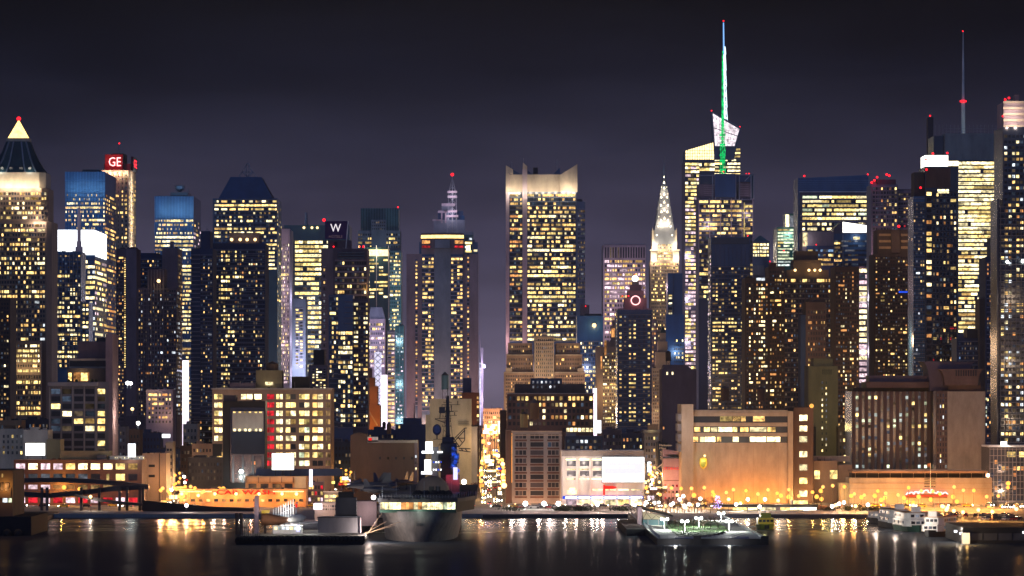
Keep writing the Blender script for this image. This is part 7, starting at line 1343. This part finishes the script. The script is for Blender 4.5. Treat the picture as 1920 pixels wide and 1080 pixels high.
for k, (px, u) in enumerate(spots):
    o = BT[k % 3] if k < 3 else copy_tree(BT[k % 3]); o.location = (X(px, u), u*S, zp if u < US-3 else G); o.rotation_euler.z = rr_.uniform(0, 6); o.scale = (1, 1, rr_.uniform(.8, 1.15))
YT = make_tree('young_tree', 'young bare tree lit by the park lamps on the pier lawn', 'young trees on the pier lawn', 5.2, 7)
for k, (px, u) in enumerate([(1260, 1212), (1282, 1200), (1300, 1235), (1318, 1225), (1332, 1250), (1345, 1240), (1272, 1235)]):
    o = YT if k == 0 else copy_tree(YT); o.location = (X(px, u), u*S, zp+.1); o.rotation_euler.z = k*1.3
ST = make_tree('street_tree', 'small bare street tree catching the orange lamp light', 'street trees of the avenues', 8.5, 11, fol='rust')
for k, (px, u) in enumerate([(640, 1528), (648, 1560), (655, 1545), (644, 1600), (1222, 1530), (1236, 1545), (872, 1520), (886, 1540), (880, 1580), (330, 1530), (345, 1560), (890, 1620)]):
    o = ST if k == 0 else copy_tree(ST); o.location = (X(px, u), u*S, G); o.rotation_euler.z = k*1.1
xt = make_tree('fairy_tree', 'tree wrapped in violet and white fairy lights on the promenade', None, 6.5, 5); xt.location = (X(1345, 1400), 1400*S, zp); m = MB(); r0 = random.Random(4)
for _ in range(70):
    a = r0.uniform(0, 6.28); z_ = r0.uniform(2, 7.5); r_ = (1-abs(z_-4)/5)*2.2*r0.random()**.4; m.ball((r_*math.cos(a)+X(1345, 1400), r_*math.sin(a)+1400*S, zp+z_), .15, 0, 5, 3)
BASE[xt] = Vector((X(1345, 1400), 1400*S, zp)); m.build('fairy_lights', 'fairy_violet', xt)
SHB = MB(); r0 = random.Random(2)
for _ in range(500):
    a = Vector((r0.gauss(0, 2.6), r0.gauss(0, 1.0), abs(r0.gauss(.9, .5)))); e = Vector((r0.uniform(-1, 1), r0.uniform(-1, 1), r0.uniform(-1, 1))).normalized()*.32; f = e.cross(Vector((.2, 0, 1))); SHB.quad(a-e, a+f, a+e, a-f)
sb = SHB.build('shrub', 'shrub'); tag(sb, 'round dark clipped shrub on the promenade before the showroom', 'shrub', 'shrubs along the promenade')
for k, px in enumerate((958, 1050, 1085, 1160, 1172, 1060, 1100, 1555, 1590, 1620, 1640)):
    o = sb if k == 0 else sb.copy()
    if k: COL.objects.link(o)
    o.location = (X(px, 1462), 1462*S, G); o.rotation_euler.z = k

# ------------------------------------------------------------------ boats
def hull_boat(o, L, B, H, mat, stripe=None):
    """bow towards -y"""
    m = MB(); st = [(0, .05), (.08, .42), (.2, .75), (.4, .97), (.75, 1.0), (1, .9)]; n = 4
    for f, w in st:
        hb = B/2*w; y = -L/2+L*f; z = H*(1.18-.18*min(1, f*2.5)); m.v += [(-hb*.82, y+(.6 if f < .1 else 0), -.5), (-hb, y, z), (hb, y, z), (hb*.82, y+(.6 if f < .1 else 0), -.5)]
    for i in range(len(st)-1):
        for k in range(4): q = (k+1) % 4; m.f.append((i*4+k, (i+1)*4+k, (i+1)*4+q, i*4+q)); m.m.append(0)
    m.f.append((0, 1, 2, 3)); m.m.append(0); e = (len(st)-1)*4; m.f.append((e+3, e+2, e+1, e)); m.m.append(0)
    return m.build('hull', mat, o)
def ferry(px, u, label, L=30, B=9.5, rz=.12, hm='boat_green', decks=2, roof='orange_wall'):
    o = thing('tour_boat', label, 'boat', (0, 0, 0), None); hull_boat(o, L, B, 2.2, hm)
    for k in range(decks):
        z = 2.0+k*2.5; sd = MB(); w = B*.90-k*.7; sd.prism([(-w/2, -L*.30+k*2), (-w*.32, -L*.40+k*2), (w*.32, -L*.40+k*2), (w/2, -L*.30+k*2), (w/2, L*.44-k*2), (-w/2, L*.44-k*2)], z, z+2.45); dkk = sd.build('deck_house', 'white_paint', o)
        m = MB(); n = 7
        for i in range(n):
            a = -L*.27+k*2+i*(L*.66/n)
            for s_ in (-1, 1): m = MB(); m.box(s_*w/2-.03, s_*w/2+.05*s_, a, a+L*.66/n*.72, z+.9, z+1.9); m.build('window', 'k' if (i+k) % 3 == 0 else 'g_win', dkk)
        for i in range(3): MB().box(-w*.28+i*w*.2, -w*.28+i*w*.2+w*.15, -L*.40+k*2-.06, -L*.40+k*2-.01, z+.9, z+1.9).build('window', 'g_win' if i != 1 else 'k', dkk)
    z = 2.0+decks*2.5; MB().box(-B*.42, B*.42, -L*.30, L*.42, z+.02, z+.2).build('roof', roof, o); MB().box(-1.6, 1.6, -L*.30, -L*.22, z+.22, z+2.2).build('wheelhouse', 'white_paint', o); MB().bar((0, -L*.2, z+.2), (0, -L*.2, z+5), .08).build('mast', 'steel', o)
    m = MB()
    for s_ in (-1, 1): m.bar((s_*B*.4, -L*.34, 4.2), (s_*B*.12, -L*.47, 3.8), .06)
    m.build('bow_rail', 'steel', o); o.location = (X(px, u), u*S+L/2, 0); o.rotation_euler.z = rz; return o
b1 = ferry(1718, 1268, 'white two deck sightseeing boat with an orange lit roof and dark green hull', 34, 10.5, .08); b2 = ferry(1686, 1300, 'white two deck sightseeing boat behind the one with the green hull, bow rail lit', 32, 9, .1, 'hull_dark')
b3 = ferry(1768, 1222, 'dark hulled three deck sightseeing boat moored nose in beside the black pier shed', 30, 9, -.35, 'hull_dark', 2); b4 = ferry(1658, 1345, 'small white excursion boat at the end of the moored row', 22, 6.5, .2, 'hull_dark', 1, 'white_paint')
for px, py, u, p in ((1640, 960, 1290, 1500), (1676, 962, 1262, 1500), (1712, 966, 1226, 1700), (1748, 974, 1190, 1100), (1790, 990, 1185, 700)): light(pk, (X(px, u), u*S-6, Z(py, u)), p, (1, .82, .66), .4)  # bare lights added in front to brighten the moored boats
tx = thing('water_taxi', 'small yellow green water taxi nosing in beside the park pier', 'boat', (0, 0, 0)); hull_boat(tx, 18, 7.2, 1.8, 'taxi_green'); MB().box(-3, 3, -3.5, 7.5, 1.7, 4.2).build('cabin', 'taxi_yellow', tx); MB().box(-2.0, 2.0, -2, 4, 4.22, 6.0).build('wheelhouse', 'taxi_green', tx)
for k in range(4): MB().box(-2.7+k*1.45, -1.6+k*1.45, -3.58, -3.51, 2.7, 3.6).build('window', 'k' if k == 1 else 'g_win', tx)
MB().box(-.9, .9, -8.9, -8, .3, 1.7).build('bow_ramp', 'black', tx); MB().bar((0, 1, 6), (0, 1, 8), .1).build('mast', 'steel', tx); tx.location = (X(1438, 1292), 1292*S+9, 0); BASE[tx] = Vector(tx.location)
light(tx, (X(1432, 1292), 1292*S-9, 6), 160, (1, .95, .4)); u = 1180
ps = Tower('pier_shed', 'long black pier shed with grey panelled side hiding the car park', 1175, 1806, 1990, 989, 60, 'black', 'shed', z0=0); ps.blk(1812, 1985, 1000, 1013, -.3, .29, 'grey_dark', 'side_panel'); ps.blk(1800, 1990, 1013, None, -1.2, 1.1, 'black', 'fender_wall'); ps.fins(1815, 1980, 1000, 1013, 7, 1.6, 'black', .3, -.3)
for a, b in ((1801, 1000), (1791, 996), (1919, 998)): ps.win(a-3, a+3, b-2, b+2, 'glow_white', -1.4)
MB().box(X(1786, 1195), X(1800, 1195), ps.Y-6, ps.Y-2, 0, Z(994, 1195)).build('gate_house', 'white_paint', ps.o); light(ps.o, (X(1790, 1180), ps.Y-12, Z(1000, 1180)), 900, (1, .75, .45), .5); light(ps.o, (X(1800, 1180), ps.Y-16, 2), 700, (1, .55, .15), .5)
t = Tower('pier_shed', 'low dark wharf with round black fenders and an orange lit upper gallery', 1240, -60, 24, 882, 40, 'wood', 'shed', z0=0); t.blk(-60, 21, 914, 934, -.4, .39, 'dark_brown', 'gallery'); t.win(2, 8, 906, 919, 'o', -.5); t.win(10, 17, 906, 920, 'o', -.5); t.win(3, 6, 864+24, 873+22, 'w'); t.win(16, 22, 934, 942, 'g'); t.win(5, 14, 934, 942, 'c'); t.lamp(10, 912, -3, 420, (1, .5, .1)); t.blk(-60, 60, 968, None, -3, 60, 'black', 'wharf_deck')
for k in (5, 26): MB().ball((X(k, 1225), t.Y-5, .9), 1.6, 0, 10, 6).build('fender', 'tyre', t.o)
q = thing('timber_jetty', 'low dark jetty running out from the elevated road to the wharf', 'jetty', (X(60, 1330), 1330*S, 0)); m = MB(); m.prism([(X(20, 1240), 1240*S), (X(60, 1300), 1262*S), (X(110, 1440), 1442*S), (X(-60, 1440), 1442*S), (X(-60, 1240), 1240*S)], -.5, 1.6); m.build('deck', 'wood', q)

# ------------------------------------------------------------------ elevated road, riverside terminal, walls
er = thing('elevated_road', 'black elevated road ramps splitting on thick columns above the shore', 'bridge', (X(150, 1470), 1470*S, G))
def ramp_deck(pts, u, dep, th, nm):
    m = MB()
    for (a, b), (c, d) in zip(pts, pts[1:]): m.xprism([(X(a, u), Z(b+th, u)), (X(c, u), Z(d+th, u)), (X(c, u), Z(d, u)), (X(a, u), Z(b, u))], u*S, u*S+dep)
    return m.build(nm, 'hull_dark', er)
ramp_deck([(28, 897), (110, 896), (180, 899), (230, 904), (278, 909)], 1478, 8, 8, 'upper_ramp'); ramp_deck([(22, 921), (90, 925), (150, 920), (210, 912), (278, 908.5)], 1466, 8, 9, 'lower_ramp'); ramp_deck([(140, 926), (190, 936), (230, 941), (270, 944)], 1460, 6, 5, 'slip_ramp')
m = MB()
for k in (33, 78, 88, 152, 186, 224, 238, 262, 268): m.box(X(k-2.4, 1464), X(k+2.4, 1464), 1464*S, 1464*S+2.4, G, Z(914, 1464))
m.build('column', 'hull_dark', er)
m = MB()
for a, b, z in ((30, 90, 916), (96, 148, 917)): m.bar((X(a, 1461), 1461*S, Z(z+3, 1461)), (X(b, 1461), 1461*S, Z(z+4, 1461)), .1)
m.build('guard_rail', 'steel', er)
rw = Tower('river_wall', 'dark sloping river wall carrying the highway past the car wash', 1455, 272, 470, 957, 4, 'hull_dark', 'wall', body=False, z0=0); m = MB(); m.xprism([(X(268, 1455), 0), (X(475, 1455), 0), (X(475, 1455), Z(953, 1455)), (X(400, 1455), Z(950, 1455)), (X(330, 1455), Z(944, 1455)), (X(268, 1455), Z(938, 1455))], rw.Y, rw.Y+3); m.build('wall', 'black', rw.o)
m = MB()
for k in range(40): m.bar((X(335+k*3.4, 1455), rw.Y+1, Z(947, 1455)), (X(335+k*3.4, 1455), rw.Y+1, Z(941, 1455)), .05)
m.bar((X(335, 1455), rw.Y+1, Z(941.5, 1455)), (X(471, 1455), rw.Y+1, Z(942.5, 1455)), .09); m.build('railing', 'steel', rw.o)
for k in (300, 350, 400, 450): light(rw.o, (X(k, 1490), 1490*S, 9), 2200, (1, .5, .32), .5); light(rw.o, (X(k+20, 1465), 1465*S, 7), 900, (1, .5, .36), .5)
tb = Tower('ferry_terminal', 'long low riverside terminal with a dark flat roof and a continuous band of bright windows', 1470, 1378, 1530, 950, 14, 'mauve_dark', 'terminal'); u = tb.u
tb.blk(1340, 1533, 946, 950, -4, 22, 'black', 'roof'); tb.win(1374, 1400, 951.5, 958, 'y'); tb.win(1402, 1420, 951.5, 958, 'h')
for a, b, k in ((1424, 1436, 'h'), (1437, 1455, 'h'), (1463, 1480, 'y'), (1481, 1504, 'h'), (1505, 1531, 'glow_board')): tb.win(a, b, 951.5, 959, k)
for a, b in ((1381, 1396), (1398, 1414), (1467, 1474), (1492, 1498)): tb.win(a, b, 962, 970, 'w')
tb.blk(1484, 1516, 938, 946, 2, 6, 'concrete', 'roof_sign'); tb.win(1488, 1515, 939, 945, 'y', 1.9); tb.blk(1507, 1518, 962, None, -1, .9, 'terracotta', 'door')
for k in (1390, 1430, 1470, 1510): tb.lamp(k, 956, -6, 420, (1, .85, .62), .5)
hp = thing('hipped_pavilion', 'small two tier hipped roof pavilion at the end of the bright terminal', 'pavilion', (X(1546, 1468), 1468*S+6, G)); u = 1468; y0 = u*S
def hip(a, b, c, d, yb, yt, inset, nm): MB().prism([(X(a, u), y0-1+inset), (X(b, u), y0-1+inset), (X(b, u), y0+13-inset), (X(a, u), y0+13-inset)], Z(yb, u), Z(yt, u), 0, [(X(c, u), y0+3), (X(d, u), y0+3), (X(d, u), y0+9), (X(c, u), y0+9)]).build(nm, 'roof_red', hp)
MB().box(X(1527, u), X(1567, u), y0+1, y0+11, G, Z(967, u)).build('wall', 'concrete', hp); hip(1523, 1571, 1534, 1560, 967, 959.5, 0, 'lower_roof'); MB().box(X(1535, u), X(1558, u), y0+4, y0+8, Z(959.4, u), Z(955, u)).build('lantern', 'concrete', hp); hip(1530, 1562, 1536, 1556, 955, 949, 2, 'upper_roof'); light(hp, (X(1560, u), y0-7, Z(962, u)), 420, (1, .7, .5))
pw = thing('promenade_wall', 'long quay promenade wall with a pale railing along the water', 'wall', (X(1200, 1450), YS-3, 0)); MB().box(X(905, 1412), X(1180, 1412), YS-5, YS-1.7, 0, 1.3).build('wall', 'grey_dark', pw); MB().box(X(1440, 1412), X(1700, 1412), YS-5, YS-1.7, 0, 1.2).build('wall', 'grey_dark', pw)
m = MB()
for a, b in ((905, 1180), (1440, 1700)):
    n = int((b-a)/5)
    for k in range(n+1): m.bar((X(a+(b-a)*k/n, 1412), YS-4.5, 1.2), (X(a+(b-a)*k/n, 1412), YS-4.5, 2.4), .05)
    m.bar((X(a, 1412), YS-4.5, 2.4), (X(b, 1412), YS-4.5, 2.4), .06)
m.build('railing', 'pink_stone', pw)
for k in (960, 1010, 1060, 1110, 1160): light(pw, (X(k, 1470), 1470*S, 9), 1300, (1, .74, .62), .6); light(pw, (X(k+20, 1435), 1435*S, 7), 900, (1, .66, .55), .6)  # bare lights without posts, added to brighten the promenade ground
for k in (1600, 1650, 1700, 1750, 1830, 1880): light(pw, (X(k, 1470), 1470*S, 9), 5200, (1, .40, .08), .6); light(pw, (X(k-20, 1437), 1437*S, 7), 3600, (1, .40, .08), .6)
for k in (985, 1020, 1047):
    o = lamp_post('floodlight_mast', 'glaring white floodlight mast before the pale loft building', 'floodlight masts on the promenade', X(k, 1480), 1480*S, G, Z(944, 1480)-G, 'lamp_white', (.92, .95, 1), 2600, 1, 'steel', r=1.05)
finish_towers()

# ------------------------------------------------------------------ night air over the city
hm, hn, ho = new_mat('haze'); pv_ = hn.nodes.new('ShaderNodeVolumePrincipled'); pv_.inputs['Color'].default_value = (.70, .80, 1, 1)
pv_.inputs['Density'].default_value = 2.4e-5; pv_.inputs['Anisotropy'].default_value = .55; hn.links.new(pv_.outputs[0], ho.inputs['Volume']); MAT['haze'] = hm
tag(MB().box(-2560, 2560, -350, 7060, -5.2, 440).build('haze', 'haze'), kind='stuff')
